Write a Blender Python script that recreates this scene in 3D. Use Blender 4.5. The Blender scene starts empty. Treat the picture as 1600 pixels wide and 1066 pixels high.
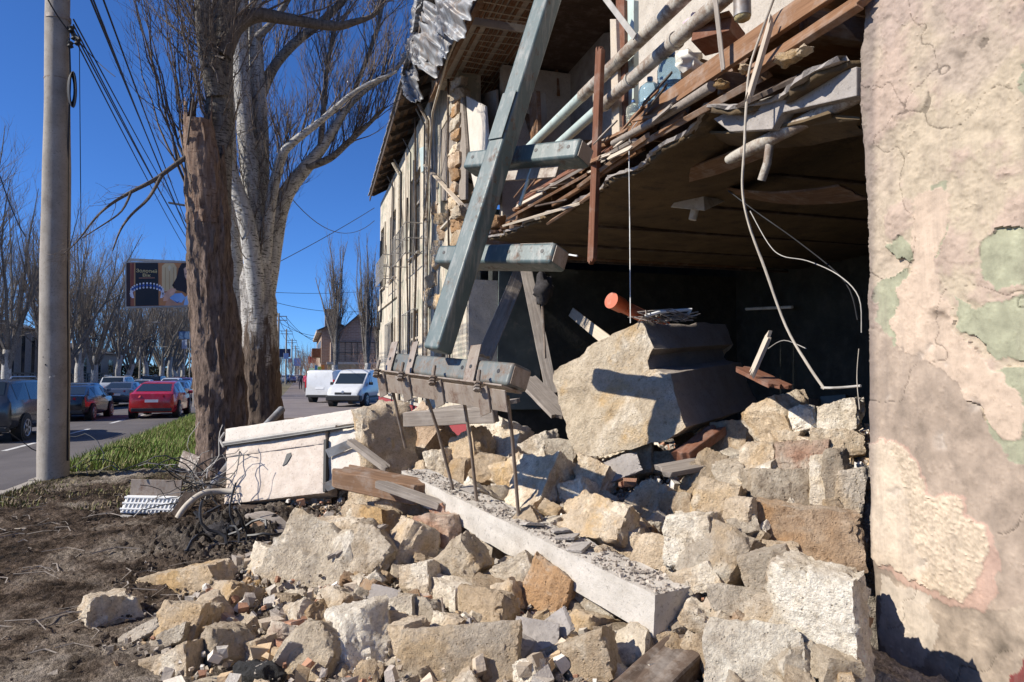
import bpy, bmesh, math, random
import numpy as np
from mathutils import Vector, Matrix, Euler, Quaternion
PI = math.pi
R = math.radians
scene = bpy.context.scene
COL = scene.collection

# ---------------------------------------------------------------- camera
YAW, F, CX, CY, EYE = R(17.2), 1067.0, 800.0, 533.0, 1.6
PITCH = math.atan((585 - CY) / F)
cam_d = bpy.data.cameras.new('camera')
cam_d.sensor_width = 36.0
cam_d.lens = F / 1600 * 36
cam_d.clip_start, cam_d.clip_end = 0.05, 3000
cam = bpy.data.objects.new('camera', cam_d)
COL.objects.link(cam)
FWD = Vector((math.sin(YAW) * math.cos(PITCH), math.cos(YAW) * math.cos(PITCH), math.sin(PITCH)))
RGT = Vector((math.cos(YAW), -math.sin(YAW), 0))
UPV = RGT.cross(FWD)
CAM = Vector((0, 0, EYE))
cam.matrix_world = Matrix.Translation(CAM) @ Matrix((RGT, UPV, -FWD)).transposed().to_4x4()
scene.camera = cam

# ---------------------------------------------------------------- sky, sun, exposure
SUN_EL = R(36)
SUN_TO = Vector((-math.cos(SUN_EL) * math.cos(R(1.5)), -math.cos(SUN_EL) * math.sin(R(1.5)), math.sin(SUN_EL)))
world = bpy.data.worlds.new('World')
scene.world = world
world.use_nodes = True
wn = world.node_tree
wn.nodes.clear()
sky = wn.nodes.new('ShaderNodeTexSky')
sky.sky_type = 'NISHITA'
sky.sun_disc = False
sky.sun_elevation = SUN_EL
sky.sun_rotation = math.atan2(SUN_TO.x, SUN_TO.y)
sky.altitude = 0
sky.air_density = 0.7
sky.dust_density = 0.1
sky.ozone_density = 8.0
bg = wn.nodes.new('ShaderNodeBackground')
bg.inputs['Strength'].default_value = 0.083
tint = wn.nodes.new('ShaderNodeVectorMath')
tint.operation = 'MULTIPLY'
tint.inputs[1].default_value = (0.74, 1.06, 1.4)
wo = wn.nodes.new('ShaderNodeOutputWorld')
wn.links.new(sky.outputs[0], tint.inputs[0])
wn.links.new(tint.outputs[0], bg.inputs[0])
wn.links.new(bg.outputs[0], wo.inputs[0])
sun_d = bpy.data.lights.new('sun', 'SUN')
sun_d.energy = 5.0
sun_d.angle = R(0.5)
sun_d.color = (1.0, 0.935, 0.83)
sun = bpy.data.objects.new('sun', sun_d)
COL.objects.link(sun)
sun.rotation_euler = SUN_TO.to_track_quat('Z', 'Y').to_euler()
sun.location = (-20, -5, 30)
vs = scene.view_settings
vs.view_transform = 'Standard'
vs.look = 'None'
vs.exposure = 0.5
vs.gamma = 1.0
vs.use_curve_mapping = False
scene.cycles.max_bounces = 6
scene.cycles.diffuse_bounces = 3
scene.cycles.use_denoising = True

# ---------------------------------------------------------------- where a pixel of the photograph lies in the street
def ray(px, py):
    return FWD + RGT * ((px - CX) / F) + UPV * ((CY - py) / F)
def at(px, py, d):
    return CAM + ray(px, py) * d
def at_x(px, py, x):
    r = ray(px, py); return CAM + r * (x / r.x)
def at_z(px, py, z):
    r = ray(px, py); return CAM + r * ((z - EYE) / r.z)
def at_y(px, py, y):
    r = ray(px, py); return CAM + r * (y / r.y)
def depth(p):
    return (Vector(p) - CAM).dot(FWD)

# ---------------------------------------------------------------- noise (arrays)
def _hash(i, j, k):
    with np.errstate(over='ignore'):
        h = (i.astype(np.int64) * 374761393 + j.astype(np.int64) * 668265263 + k.astype(np.int64) * 2147483647 // 7)
        h = (h ^ (h >> 13)) * 1274126177
        h = h ^ (h >> 16)
    return (h & 0xffff) / 65535.0
def vnoise(p):
    p = np.asarray(p, float)
    i = np.floor(p).astype(np.int64); f = p - i; f = f * f * (3 - 2 * f)
    o = 0
    for a in (0, 1):
        for b in (0, 1):
            for c in (0, 1):
                w = (f[:, 0] if a else 1 - f[:, 0]) * (f[:, 1] if b else 1 - f[:, 1]) * (f[:, 2] if c else 1 - f[:, 2])
                o = o + w * _hash(i[:, 0] + a, i[:, 1] + b, i[:, 2] + c)
    return o * 2 - 1
def fbm(p, oct=4, gain=.5):
    s, a = 0, 1.0
    p = np.asarray(p, float)
    for k in range(oct):
        s = s + a * vnoise(p * (2.03 ** k) + 17.3 * k); a *= gain
    return s

# ---------------------------------------------------------------- materials
class NT:
    def __init__(s, name):
        s.m = bpy.data.materials.new(name); s.m.use_nodes = True
        s.t = s.m.node_tree; s.b = s.t.nodes['Principled BSDF']
    def n(s, kind, **kw):
        nd = s.t.nodes.new(kind)
        for k, v in kw.items():
            if k.startswith('i_'):
                key = k[2:]
                key = int(key) if key.isdigit() else key.replace('_', ' ')
                s.set(nd.inputs[key], v)
            else: setattr(nd, k, v)
        return nd
    def set(s, sock, v):
        if isinstance(v, bpy.types.NodeSocket): s.t.links.new(v, sock)
        else: sock.default_value = v
    def math(s, op, a, b=0.0):
        nd = s.t.nodes.new('ShaderNodeMath'); nd.operation = op
        s.set(nd.inputs[0], a); s.set(nd.inputs[1], b); return nd.outputs[0]
    def coord(s, stretch=(1, 1, 1), rnd=True, local=False):
        if local:
            pos = s.n('ShaderNodeTexCoord').outputs['Object']
        else:
            pos = s.n('ShaderNodeNewGeometry').outputs['Position']
        if rnd:
            oi = s.n('ShaderNodeObjectInfo')
            mul = s.math('MULTIPLY', oi.outputs['Random'], 61.7)
            ad = s.n('ShaderNodeVectorMath', operation='ADD', i_0=pos, i_1=mul)
            pos = ad.outputs[0]
        if stretch != (1, 1, 1):
            pos = s.n('ShaderNodeVectorMath', operation='MULTIPLY', i_0=pos, i_1=stretch).outputs[0]
        return pos
    def noise(s, co, scale, detail=5, rough=.6, dist=0):
        return s.n('ShaderNodeTexNoise', i_Vector=co, i_Scale=scale, i_Detail=detail, i_Roughness=rough, i_Distortion=dist).outputs['Fac']
    def ramp(s, fac, stops):
        nd = s.n('ShaderNodeValToRGB', i_Fac=fac)
        e = nd.color_ramp.elements
        while len(e) < len(stops): e.new(0.5)
        for el, (p, c) in zip(e, stops):
            el.position = p
            el.color = (c, c, c, 1) if isinstance(c, (int, float)) else (*c, 1)
        return nd.outputs['Color']
    def mix(s, fac, a, b, mode='MIX'):
        nd = s.n('ShaderNodeMix', data_type='RGBA', blend_type=mode)
        s.set(nd.inputs[0], fac)
        for k, v in ((6, a), (7, b)):
            s.set(nd.inputs[k], (*v, 1) if isinstance(v, tuple) and len(v) == 3 else v)
        return nd.outputs[2]
    def out(s, col, rough=.9, bump=None, strength=.5, dist=.01, spec=.25, metal=0):
        s.set(s.b.inputs['Base Color'], (*col, 1) if isinstance(col, tuple) and len(col) == 3 else col)
        s.set(s.b.inputs['Roughness'], rough)
        s.set(s.b.inputs['Specular IOR Level'], spec)
        s.set(s.b.inputs['Metallic'], metal)
        if bump is not None:
            bn = s.n('ShaderNodeBump', i_Strength=strength, i_Distance=dist, i_Height=bump)
            s.set(s.b.inputs['Normal'], bn.outputs[0])
        return s.m

def simple(name, c, rough=.6, var=.15, scale=6, metal=0, spec=.4, bump=0, dirt=None, stretch=(1, 1, 1), dirt_at=(.5, .68), dirt_scale=4):
    t = NT(name); co = t.coord(stretch)
    n = t.noise(co, scale, 6)
    lo = tuple(x * (1 - var) for x in c); hi = tuple(min(1, x * (1 + var)) for x in c)
    col = t.ramp(n, [(.3, lo), (.7, hi)])
    if dirt:
        f = t.ramp(t.noise(co, dirt_scale, 7, .7), [(dirt_at[0], 0.0), (dirt_at[1], 1.0)])
        col = t.mix(f, col, dirt)
    return t.out(col, rough, t.noise(co, scale * 8, 4) if bump else None, .6, bump or .01, spec, metal)

def stone_mat(name, lo, hi, ochre, white, o_at=(.52, .66), w_at=(.54, .66), pits=.6):
    t = NT(name); co = t.coord()
    rnd = t.n('ShaderNodeObjectInfo').outputs['Random']
    base = t.ramp(t.noise(co, 5, 8, .68), [(.28, lo), (.55, tuple((a + b) / 2 for a, b in zip(lo, hi))), (.75, hi)])
    big = t.noise(co, 2.6, 4, .55)
    shift = t.math('MULTIPLY', t.math('SUBTRACT', rnd, .5), .22)
    f = t.ramp(t.math('ADD', big, shift), [(o_at[0], 0.0), (o_at[1], .8)])
    col = t.mix(f, base, ochre)
    co2 = t.n('ShaderNodeVectorMath', operation='ADD', i_0=co, i_1=(13.1, 7.7, 3.3)).outputs[0]
    f2 = t.ramp(t.math('SUBTRACT', t.noise(co2, 3.2, 7, .66), shift), [(w_at[0], 0.0), (w_at[1], .85)])
    col = t.mix(f2, col, white)
    fine = t.noise(co, 55, 5, .7)
    v = t.n('ShaderNodeTexVoronoi', i_Vector=co, i_Scale=38.0, i_Randomness=1.0).outputs['Distance']
    pit = t.ramp(t.math('ADD', v, t.math('MULTIPLY', t.noise(co, 9, 3), .5)), [(.30, 1.0), (.44, 0.0)])
    col = t.mix(t.math('MULTIPLY', pit, .62), col, tuple(c * .45 for c in ochre))
    col = t.mix(t.ramp(fine, [(.35, .4), (.55, 0.0)]), col, tuple(c * .6 for c in lo))
    # settled grey dust on faces turned up
    nz = t.n('ShaderNodeSeparateXYZ', i_0=t.n('ShaderNodeNewGeometry').outputs['Normal']).outputs[2]
    df = t.math('MULTIPLY', t.ramp(nz, [(.45, 0.0), (.9, 1.0)]), t.ramp(t.noise(co, 7, 5), [(.38, .1), (.6, .6)]))
    col = t.mix(df, col, (.40, .35, .295))
    h = t.math('ADD', t.math('MULTIPLY', t.noise(co, 13, 8, .78), 1.1), t.math('MULTIPLY', pit, -.35 * pits))
    h = t.math('ADD', h, t.math('MULTIPLY', fine, .35))
    col = t.mix(1.0, col, t.ramp(t.noise(co, 17, 6, .72), [(.26, (.58, .52, .45)), (.42, (1.2, 1.17, 1.12)), (.58, (1.36, 1.35, 1.31)), (.76, (1.6, 1.6, 1.57))]), 'MULTIPLY')
    r2 = t.math('FRACT', t.math('MULTIPLY', rnd, 7.31))
    col = t.mix(1.0, col, t.ramp(r2, [(.0, (.72, .66, .59)), (.3, (1.0, .97, .92)), (.65, (1.15, 1.14, 1.11)), (1.0, (1.22, 1.21, 1.19))]), 'MULTIPLY')
    return t.out(col, .95, h, .95, .05, .1)

MAT = {}
MAT['stone_tan'] = stone_mat('limestone_tan', (.37, .295, .215), (.56, .47, .365), (.46, .32, .17), (.62, .57, .49))
MAT['stone_ochre'] = stone_mat('limestone_ochre', (.39, .305, .215), (.58, .48, .365), (.46, .31, .15), (.65, .59, .50), (.52, .68), (.52, .64))
MAT['stone_pale'] = stone_mat('limestone_pale', (.43, .37, .295), (.65, .585, .49), (.50, .37, .22), (.72, .68, .61), (.60, .74), (.48, .60))
MAT['stone_grey'] = stone_mat('limestone_grey', (.31, .27, .225), (.49, .435, .37), (.42, .31, .19), (.60, .56, .49), (.58, .72), (.50, .64))
MAT['stone_brown'] = stone_mat('limestone_rust', (.29, .21, .15), (.45, .35, .26), (.34, .20, .10), (.52, .46, .39), (.46, .62), (.60, .72))
MAT['stone_pink'] = stone_mat('limestone_pink', (.36, .27, .22), (.52, .43, .365), (.38, .22, .16), (.60, .55, .48))
MAT['brick'] = simple('brick_red', (.36, .19, .12), .95, .3, 9, bump=.02, dirt=(.5, .43, .36))
MAT['tar'] = simple('black_tar', (.025, .024, .023), .8, .5, 20, bump=.05)
def concrete_mat(name, lo, hi, dark, strength=.6, sc=1.0):
    t = NT(name); co = t.coord()
    c = t.ramp(t.noise(co, 4 * sc, 8, .7), [(.3, lo), (.7, hi)])
    c = t.mix(t.ramp(t.noise(co, 2.2 * sc, 6, .7), [(.56, 0.0), (.72, .7)]), c, dark)
    c = t.mix(t.ramp(t.noise(co, 42, 3, .6), [(.3, .5), (.42, 0.0)]), c, tuple(x * .4 for x in lo))
    h = t.math('ADD', t.noise(co, 26, 8, .75), t.math('MULTIPLY', t.noise(co, 90, 3), .4))
    return t.out(c, .92, h, strength, .012, .2)
MAT['concrete'] = concrete_mat('concrete_beam', (.40, .365, .315), (.58, .535, .475), (.28, .24, .20))
MAT['panel'] = concrete_mat('concrete_panel_paint', (.48, .40, .33), (.65, .565, .485), (.36, .29, .22), .5, 2.2)
MAT['panel_edge'] = concrete_mat('panel_pale_face', (.50, .45, .39), (.65, .60, .53), (.50, .43, .36), .4)
MAT['pole_concrete'] = concrete_mat('pole_concrete', (.26, .23, .195), (.38, .345, .30), (.18, .15, .125), .3)
MAT['dust'] = concrete_mat('dust', (.30, .27, .24), (.42, .38, .34), (.2, .17, .15), .8)
def wood_mat(name, lo, hi, dust=(.38, .34, .30), d=.35):
    t = NT(name)
    co = t.coord((1, 1, 1), True, True)
    st = t.n('ShaderNodeVectorMath', operation='MULTIPLY', i_0=co, i_1=(1.2, 28, 28)).outputs[0]
    g = t.noise(st, 1.6, 6, .65, .4)
    c = t.ramp(g, [(.25, lo), (.75, hi)])
    c = t.mix(t.ramp(t.noise(co, 5, 6, .7), [(.48, 0.0), (.75, d * 1.8)]), c, dust)
    return t.out(c, .85, g, .5, .006, .2)
MAT['wood_grey'] = wood_mat('wood_weathered', (.16, .135, .115), (.34, .295, .25))
MAT['wood_brown'] = wood_mat('wood_brown', (.13, .075, .045), (.27, .165, .10))
MAT['wood_orange'] = wood_mat('wood_orange', (.14, .07, .036), (.28, .155, .085), d=.3)
MAT['wood_dark'] = wood_mat('wood_dark', (.045, .032, .025), (.115, .085, .065), (.22, .19, .17))
MAT['wood_dusty'] = wood_mat('wood_dusty', (.06, .042, .032), (.16, .115, .085), (.33, .29, .25), .6)
MAT['wood_red'] = wood_mat('wood_redbrown', (.12, .05, .03), (.22, .10, .06), d=.2)
MAT['wood_pale'] = wood_mat('wood_pale', (.40, .33, .25), (.58, .50, .40))
def paint_mat(name, c, rust, r_at=(.55, .68), dusty=(.40, .37, .34)):
    t = NT(name); co = t.coord()
    col = t.ramp(t.noise(co, 3, 6), [(.3, tuple(x * .82 for x in c)), (.7, tuple(x * 1.14 for x in c))])
    f = t.ramp(t.noise(co, 7, 9, .8), [(r_at[0] - .03, 0.0), (r_at[1] - .05, .95)])
    col = t.mix(f, col, rust)
    st = t.n('ShaderNodeVectorMath', operation='MULTIPLY', i_0=co, i_1=(9, 9, .8)).outputs[0]
    col = t.mix(t.ramp(t.noise(st, 2, 6, .7), [(.5, 0.0), (.75, .55)]), col, dusty)
    col = t.mix(t.ramp(t.noise(co, 60, 3, .6), [(.68, 0.0), (.74, .7)]), col, rust)
    return t.out(col, t.ramp(f, [(0, .42), (1, .8)]), t.noise(co, 30, 6), .18, .006, .4)
MAT['steel_blue'] = paint_mat('steel_bluegrey_paint', (.088, .122, .122), (.11, .068, .045), (.57, .70))
MAT['steel_dusty'] = paint_mat('steel_dusty_bluegrey', (.135, .15, .142), (.14, .09, .06), (.5, .66), (.30, .26, .22))
MAT['steel_brown'] = paint_mat('steel_dusty_rust', (.27, .22, .175), (.12, .065, .04), (.52, .7))
MAT['rebar'] = simple('rusty_rod', (.20, .155, .12), .75, .3, 12, .3, dirt=(.30, .27, .24))
MAT['pipe_mint'] = paint_mat('pipe_mint_paint', (.46, .545, .50), (.24, .16, .10), (.6, .72))
MAT['pipe_white'] = paint_mat('pipe_white_paint', (.46, .43, .365), (.20, .14, .10), (.46, .62))
MAT['galv'] = simple('zinc_sheet', (.30, .31, .32), .58, .3, 5, .35, dirt=(.2, .16, .13), dirt_at=(.45, .65))
MAT['pvc_orange'] = simple('pvc_orange', (.45, .085, .025), .45, .08, 5, dirt=(.4, .22, .15))
MAT['cable_black'] = simple('cable_black', (.02, .02, .022), .5, .2)
MAT['cable_grey'] = simple('cable_grey', (.34, .32, .29), .6, .2)
MAT['cable_tan'] = simple('cable_tan', (.42, .37, .30), .65, .25, 9)
MAT['white_plastic'] = simple('white_plastic', (.68, .68, .66), .4, .1, dirt=(.35, .31, .27), dirt_at=(.52, .7))
MAT['black'] = simple('black_rubber', (.018, .018, .018), .65, .2)
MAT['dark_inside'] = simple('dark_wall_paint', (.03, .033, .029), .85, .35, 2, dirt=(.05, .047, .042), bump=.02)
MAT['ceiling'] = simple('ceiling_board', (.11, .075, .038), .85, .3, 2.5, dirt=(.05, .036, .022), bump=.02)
MAT['plaster_grey'] = concrete_mat('plaster_grey', (.25, .225, .205), (.40, .365, .335), (.20, .175, .155), .6)
MAT['plaster_pale'] = concrete_mat('plaster_pale', (.40, .355, .30), (.56, .51, .44), (.30, .24, .19), .7)
MAT['teal_panel'] = simple('teal_board', (.085, .105, .105), .7, .2, 3, dirt=(.2, .19, .17), dirt_at=(.55, .8))
MAT['glass_dark'] = NT('window_glass').out((.02, .028, .036), .08, spec=.6)

# ---------------------------------------------------------------- mesh building
class MB:
    def __init__(s): s.v = []; s.f = []
    def add(s, vs, fs):
        o = len(s.v); s.v += [Vector(p) for p in vs]; s.f += [tuple(i + o for i in f) for f in fs]; return s
    def box(s, c, size, rot=None):
        x, y, z = (k / 2 for k in size); c = Vector(c)
        vs = [Vector((a * x, b * y, d * z)) for a in (-1, 1) for b in (-1, 1) for d in (-1, 1)]
        if rot is not None: vs = [rot @ p for p in vs]
        return s.add([c + p for p in vs], [(0, 1, 3, 2), (4, 6, 7, 5), (0, 4, 5, 1), (2, 3, 7, 6), (0, 2, 6, 4), (1, 5, 7, 3)])
    def span(s, a, b): return s.box([(i + j) / 2 for i, j in zip(a, b)], [abs(j - i) for i, j in zip(a, b)])
    def tube(s, pts, rad, n=8, cap=True):
        pts = [Vector(p) for p in pts]
        if isinstance(rad, (int, float)): rad = [rad] * len(pts)
        o = len(s.v); t0 = (pts[1] - pts[0]).normalized()
        u = t0.orthogonal().normalized()
        for i, p in enumerate(pts):
            t = (pts[min(i + 1, len(pts) - 1)] - pts[max(i - 1, 0)])
            if t.length < 1e-9: t = t0
            t = t.normalized()
            u = (u - t * u.dot(t))
            u = u.normalized() if u.length > 1e-6 else t.orthogonal().normalized()
            w = t.cross(u)
            for k in range(n):
                a = 2 * PI * k / n
                s.v.append(p + (u * math.cos(a) + w * math.sin(a)) * rad[i])
        for i in range(len(pts) - 1):
            for k in range(n):
                a, b = o + i * n + k, o + i * n + (k + 1) % n
                s.f.append((a, b, b + n, a + n))
        if cap:
            s.f.append(tuple(o + k for k in reversed(range(n))))
            e = o + (len(pts) - 1) * n
            s.f.append(tuple(e + k for k in range(n)))
        return s
    def prism(s, poly, ext):
        poly = [Vector(p) for p in poly]; ext = Vector(ext); n = len(poly)
        nrm = (poly[1] - poly[0]).cross(poly[2] - poly[1])
        vs = poly + [p + ext for p in poly]
        fs = [tuple(reversed(range(n))), tuple(range(n, 2 * n))] + [(i, (i + 1) % n, n + (i + 1) % n, n + i) for i in range(n)]
        return s.add(vs, fs)
    def beam(s, a, b, w, h, up=(0, 0, 1)):
        a, b = Vector(a), Vector(b); x = (b - a); L = x.length; x.normalize()
        y = Vector(up).cross(x)
        if y.length < 1e-4: y = Vector((0, 1, 0)).cross(x)
        y.normalize(); z = x.cross(y)
        return s.box((a + b) / 2, (L, w, h), Matrix((x, y, z)).transposed())
    def quad(s, a, b, c, d): return s.add([a, b, c, d], [(0, 1, 2, 3)])
    def lathe(s, c, prof, n=20, axis=None):
        c = Vector(c); o = len(s.v)
        q = Vector((0, 0, 1)).rotation_difference(Vector(axis).normalized()) if axis is not None else Quaternion()
        for r, z in prof:
            for k in range(n):
                a = 2 * PI * k / n
                s.v.append(c + q @ Vector((r * math.cos(a), r * math.sin(a), z)))
        for i in range(len(prof) - 1):
            for k in range(n):
                a, b = o + i * n + k, o + i * n + (k + 1) % n
                s.f.append((a, b, b + n, a + n))
        s.f.append(tuple(o + k for k in reversed(range(n))))
        e = o + (len(prof) - 1) * n
        s.f.append(tuple(e + k for k in range(n)))
        return s
    def build(s, name, mat, parent=None, smooth=None, bevel=0, segs=2):
        off = Vector((0, 0, 0)); q = parent
        while q is not None: off += q.location; q = q.parent
        me = bpy.data.meshes.new(name)
        me.from_pydata([p - off for p in s.v], [], s.f)
        me.update()
        return finish(name, me, mat, parent, smooth, bevel, segs)

def finish(name, me, mat, parent=None, smooth=None, bevel=0, segs=2):
    if isinstance(mat, str): mat = MAT[mat]
    if mat is not None and not me.materials: me.materials.append(mat)
    if smooth is not None and len(me.polygons):
        me.polygons.foreach_set('use_smooth', [True] * len(me.polygons))
        me.set_sharp_from_angle(angle=R(smooth))
    o = bpy.data.objects.new(name, me)
    COL.objects.link(o)
    o.parent = parent
    if bevel:
        bm = o.modifiers.new('edge', 'BEVEL'); bm.width = bevel; bm.segments = segs; bm.limit_method = 'ANGLE'; bm.angle_limit = R(40)
        bm.harden_normals = smooth is not None
    return o

def np_mesh(name, V, Fq, mat, parent=None, smooth=None, colors=None):
    """a mesh from arrays (faces all of one size)"""
    me = bpy.data.meshes.new(name)
    V = np.asarray(V, np.float32); Fq = np.asarray(Fq, np.int32); k = Fq.shape[1]
    off = Vector((0, 0, 0)); q = parent
    while q is not None: off += q.location; q = q.parent
    V = V - np.array(off, np.float32)
    me.vertices.add(len(V)); me.vertices.foreach_set('co', V.ravel())
    me.loops.add(Fq.size); me.loops.foreach_set('vertex_index', Fq.ravel())
    me.polygons.add(len(Fq)); me.polygons.foreach_set('loop_start', np.arange(0, Fq.size, k, dtype=np.int32))
    me.polygons.foreach_set('loop_total', np.full(len(Fq), k, np.int32))
    me.update(calc_edges=True); me.validate()
    if smooth is None and k == 3: me.polygons.foreach_set('use_smooth', [False] * len(me.polygons))
    if colors is not None:
        ca = me.color_attributes.new('Col', 'FLOAT_COLOR', 'POINT')
        c = np.ones((len(V), 4), np.float32); c[:, :3] = colors; ca.data.foreach_set('color', c.ravel())
    return finish(name, me, mat, parent, smooth)

def tag(o, label, cat, group=None):
    o['label'] = label; o['category'] = cat
    if group: o['group'] = group
    return o
def thing(name, label, cat, loc=(0, 0, 0), group=None):
    o = bpy.data.objects.new(name, None); COL.objects.link(o); o.location = loc; o.empty_display_size = .2
    return tag(o, label, cat, group)
def struct(o): o['kind'] = 'structure'; return o
def stuff(o): o['kind'] = 'stuff'; return o
def dup(root, loc, rotz=0, scale=1, label=None, group=None):
    r = root.copy(); COL.objects.link(r); r.location = loc; r.rotation_euler = (0, 0, rotz); r.scale = (scale,) * 3
    if label: r['label'] = label
    if group: r['group'] = group
    for ch in list(root.children):
        c = ch.copy(); COL.objects.link(c); c.parent = r
        for g in ch.children:
            d = g.copy(); COL.objects.link(d); d.parent = c
    return r
# ================================================================ the setting
rng = random.Random(7)
npr = np.random.RandomState(11)

def plank(name, label, cat, a, b, w, h, mat, up=(0, 0, 1), parent=None, broken=0.0, seed=0, group=None, bow=0.0, twist=0.0):
    """a board from a to b, w wide, h thick, with splintered ends; its grain runs along its own x axis"""
    r = random.Random(seed * 31 + 5)
    a, b = Vector(a), Vector(b); x = b - a; L = x.length; x.normalize()
    y = Vector(up).cross(x)
    if y.length < 1e-4: y = Vector((0, 1, 0)).cross(x)
    y.normalize(); z = x.cross(y)
    nc, nx = 6, 6
    e0 = [r.uniform(-broken, broken * .4) for _ in range(nc)]
    e1 = [r.uniform(-broken * .4, broken) for _ in range(nc)]
    V, Fc = [], []
    for lay in (0, 1):
        for i in range(nx + 1):
            t = i / nx
            for j in range(nc):
                u = (j / (nc - 1) - .5)
                xx = t * L + (e0[j] if i == 0 else (e1[j] if i == nx else 0)) + (r.uniform(-.3, .3) * broken if i in (0, nx) else 0)
                zz = (lay - .5) * h + bow * 4 * t * (1 - t) + r.uniform(-1, 1) * h * .04 + twist * (t - .5) * u * w
                yy = u * w + (r.uniform(-1, 1) * w * .02 if j in (0, nc - 1) else 0)
                V.append((xx, yy, zz))
    N = (nx + 1) * nc
    ix = lambda l, i, j: l * N + i * nc + j
    for i in range(nx):
        for j in range(nc - 1):
            Fc.append((ix(0, i, j), ix(0, i, j + 1), ix(0, i + 1, j + 1), ix(0, i + 1, j)))
            Fc.append((ix(1, i, j), ix(1, i + 1, j), ix(1, i + 1, j + 1), ix(1, i, j + 1)))
        Fc.append((ix(0, i, 0), ix(0, i + 1, 0), ix(1, i + 1, 0), ix(1, i, 0)))
        Fc.append((ix(0, i, nc - 1), ix(1, i, nc - 1), ix(1, i + 1, nc - 1), ix(0, i + 1, nc - 1)))
    for j in range(nc - 1):
        Fc.append((ix(0, 0, j), ix(1, 0, j), ix(1, 0, j + 1), ix(0, 0, j + 1)))
        Fc.append((ix(0, nx, j), ix(0, nx, j + 1), ix(1, nx, j + 1), ix(1, nx, j)))
    me = bpy.data.meshes.new(name); me.from_pydata(V, [], Fc); me.update()
    o = finish(name, me, mat, None, None, min(w, h) * .06, 1)
    m = Matrix((x, y, z)).transposed().to_4x4(); m.translation = a
    if parent is not None:
        off = Vector((0, 0, 0)); q = parent
        while q is not None: off += q.location; q = q.parent
        m.translation = a - off; o.parent = parent; o.matrix_basis = m
    else:
        o.matrix_basis = m
    if cat: tag(o, label, cat, group)
    elif label: o['label'] = label
    return o

# ---- height of the rubble heap, from points whose place and height are known
HP = [(-30, 1000, 0), (60, 900, 0), (200, 1066, .06), (330, 1066, .12), (115, 1005, 0), (230, 940, 0), (300, 880, 0), (400, 850, .02), (440, 822, .03), (345, 800, 0), (300, 985, .13),
      (420, 1060, .15), (400, 930, .10), (500, 1060, .14), (560, 960, .18), (480, 890, .14), (560, 850, .2), (620, 830, .28), (560, 790, .3), (640, 900, .24), (700, 1060, .18), (720, 960, .22),
      (700, 870, .26), (760, 870, .25), (820, 950, .2), (850, 1060, .14), (960, 1060, .12), (1100, 1060, .14), (900, 960, .19), (1000, 995, .14), (850, 905, .22), (660, 810, .33), (640, 775, .42), (720, 760, .62), (840, 780, .68), (930, 800, .66),
      (1040, 870, .52), (960, 850, .5), (880, 810, .55), (1100, 820, .74), (1150, 900, .55), (1230, 830, .82), (1300, 1000, .18), (1250, 960, .4), (1340, 1050, .0), (1400, 1066, .0), (1180, 980, .36), (1180, 760, .9), (1300, 760, 1.0),
      (1000, 730, .78), (860, 700, .85), (760, 690, .84), (660, 690, .72), (600, 700, .62), (1080, 690, .98), (1180, 660, 1.15), (1250, 635, 1.32), (1320, 640, 1.34), (1340, 700, 1.15), (620, 640, .5), (780, 640, .8)]
HX = np.array([[*at_z(px, py, z)[:2], z] for px, py, z in HP] +
              [[-1.5, 1.5, 0], [-.6, .6, 0], [1, .8, .02], [2.2, 1.2, 0], [3, 1.5, 0], [-3.4, 5, 0], [-3.4, 9, 0], [-2.5, 8, 0], [-1.6, 7.2, 0], [-1.6, 9.5, 0], [0, 11, .05], [1.5, 11.5, .25], [2.8, 13, .4], [1.5, 14, .05],
               [2.9, 16, .1], [0, 14, 0], [-3, 14, 0], [4.2, 4, 1.25], [4.4, 6, 1.0], [4.5, 8, .8], [6, 5, .6], [6, 9, .4], [8, 5, .2], [8, 9, .2], [3, 20, 0], [0, 20, 0], [-3, 20, 0], [3, 30, 0], [-3, 30, 0], [0, 30, 0], [4, 11, .5], [-4, -3, 0], [3, -3, 0], [0, -3, 0]])
def H(X, Y):
    X = np.asarray(X, float); Y = np.asarray(Y, float); sh = X.shape
    X = X.ravel(); Y = Y.ravel(); out = np.zeros(len(X))
    for s in range(0, len(X), 40000):
        d2 = (X[s:s + 40000, None] - HX[None, :, 0]) ** 2 + (Y[s:s + 40000, None] - HX[None, :, 1]) ** 2
        w = 1 / (d2 + .015) ** 1.8
        out[s:s + 40000] = (w * HX[None, :, 2]).sum(1) / w.sum(1)
    return out.reshape(sh)
def Hs(x, y): return float(H(np.array([x]), np.array([y]))[0])
def on_heap(px, py):
    """where the line of sight through a point of the photograph meets the heap"""
    r = ray(px, py); ds = np.arange(2.3, 16, .02)
    X = r.x * ds; Y = r.y * ds; Z = EYE + r.z * ds
    h = H(X, Y)
    k = int(np.argmax(Z <= h)) if (Z <= h).any() else len(ds) - 1
    return CAM + r * float(ds[k]), float(ds[k])

def poly_mask(x, y, poly):
    """inside test for arrays against a polygon"""
    ins = np.zeros(len(x), bool); n = len(poly)
    for i in range(n):
        x0, y0 = poly[i]; x1, y1 = poly[(i + 1) % n]
        c = ((y0 > y) != (y1 > y)) & (x < (x1 - x0) * (y - y0) / (y1 - y0 + 1e-12) + x0)
        ins ^= c
    return ins

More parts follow.
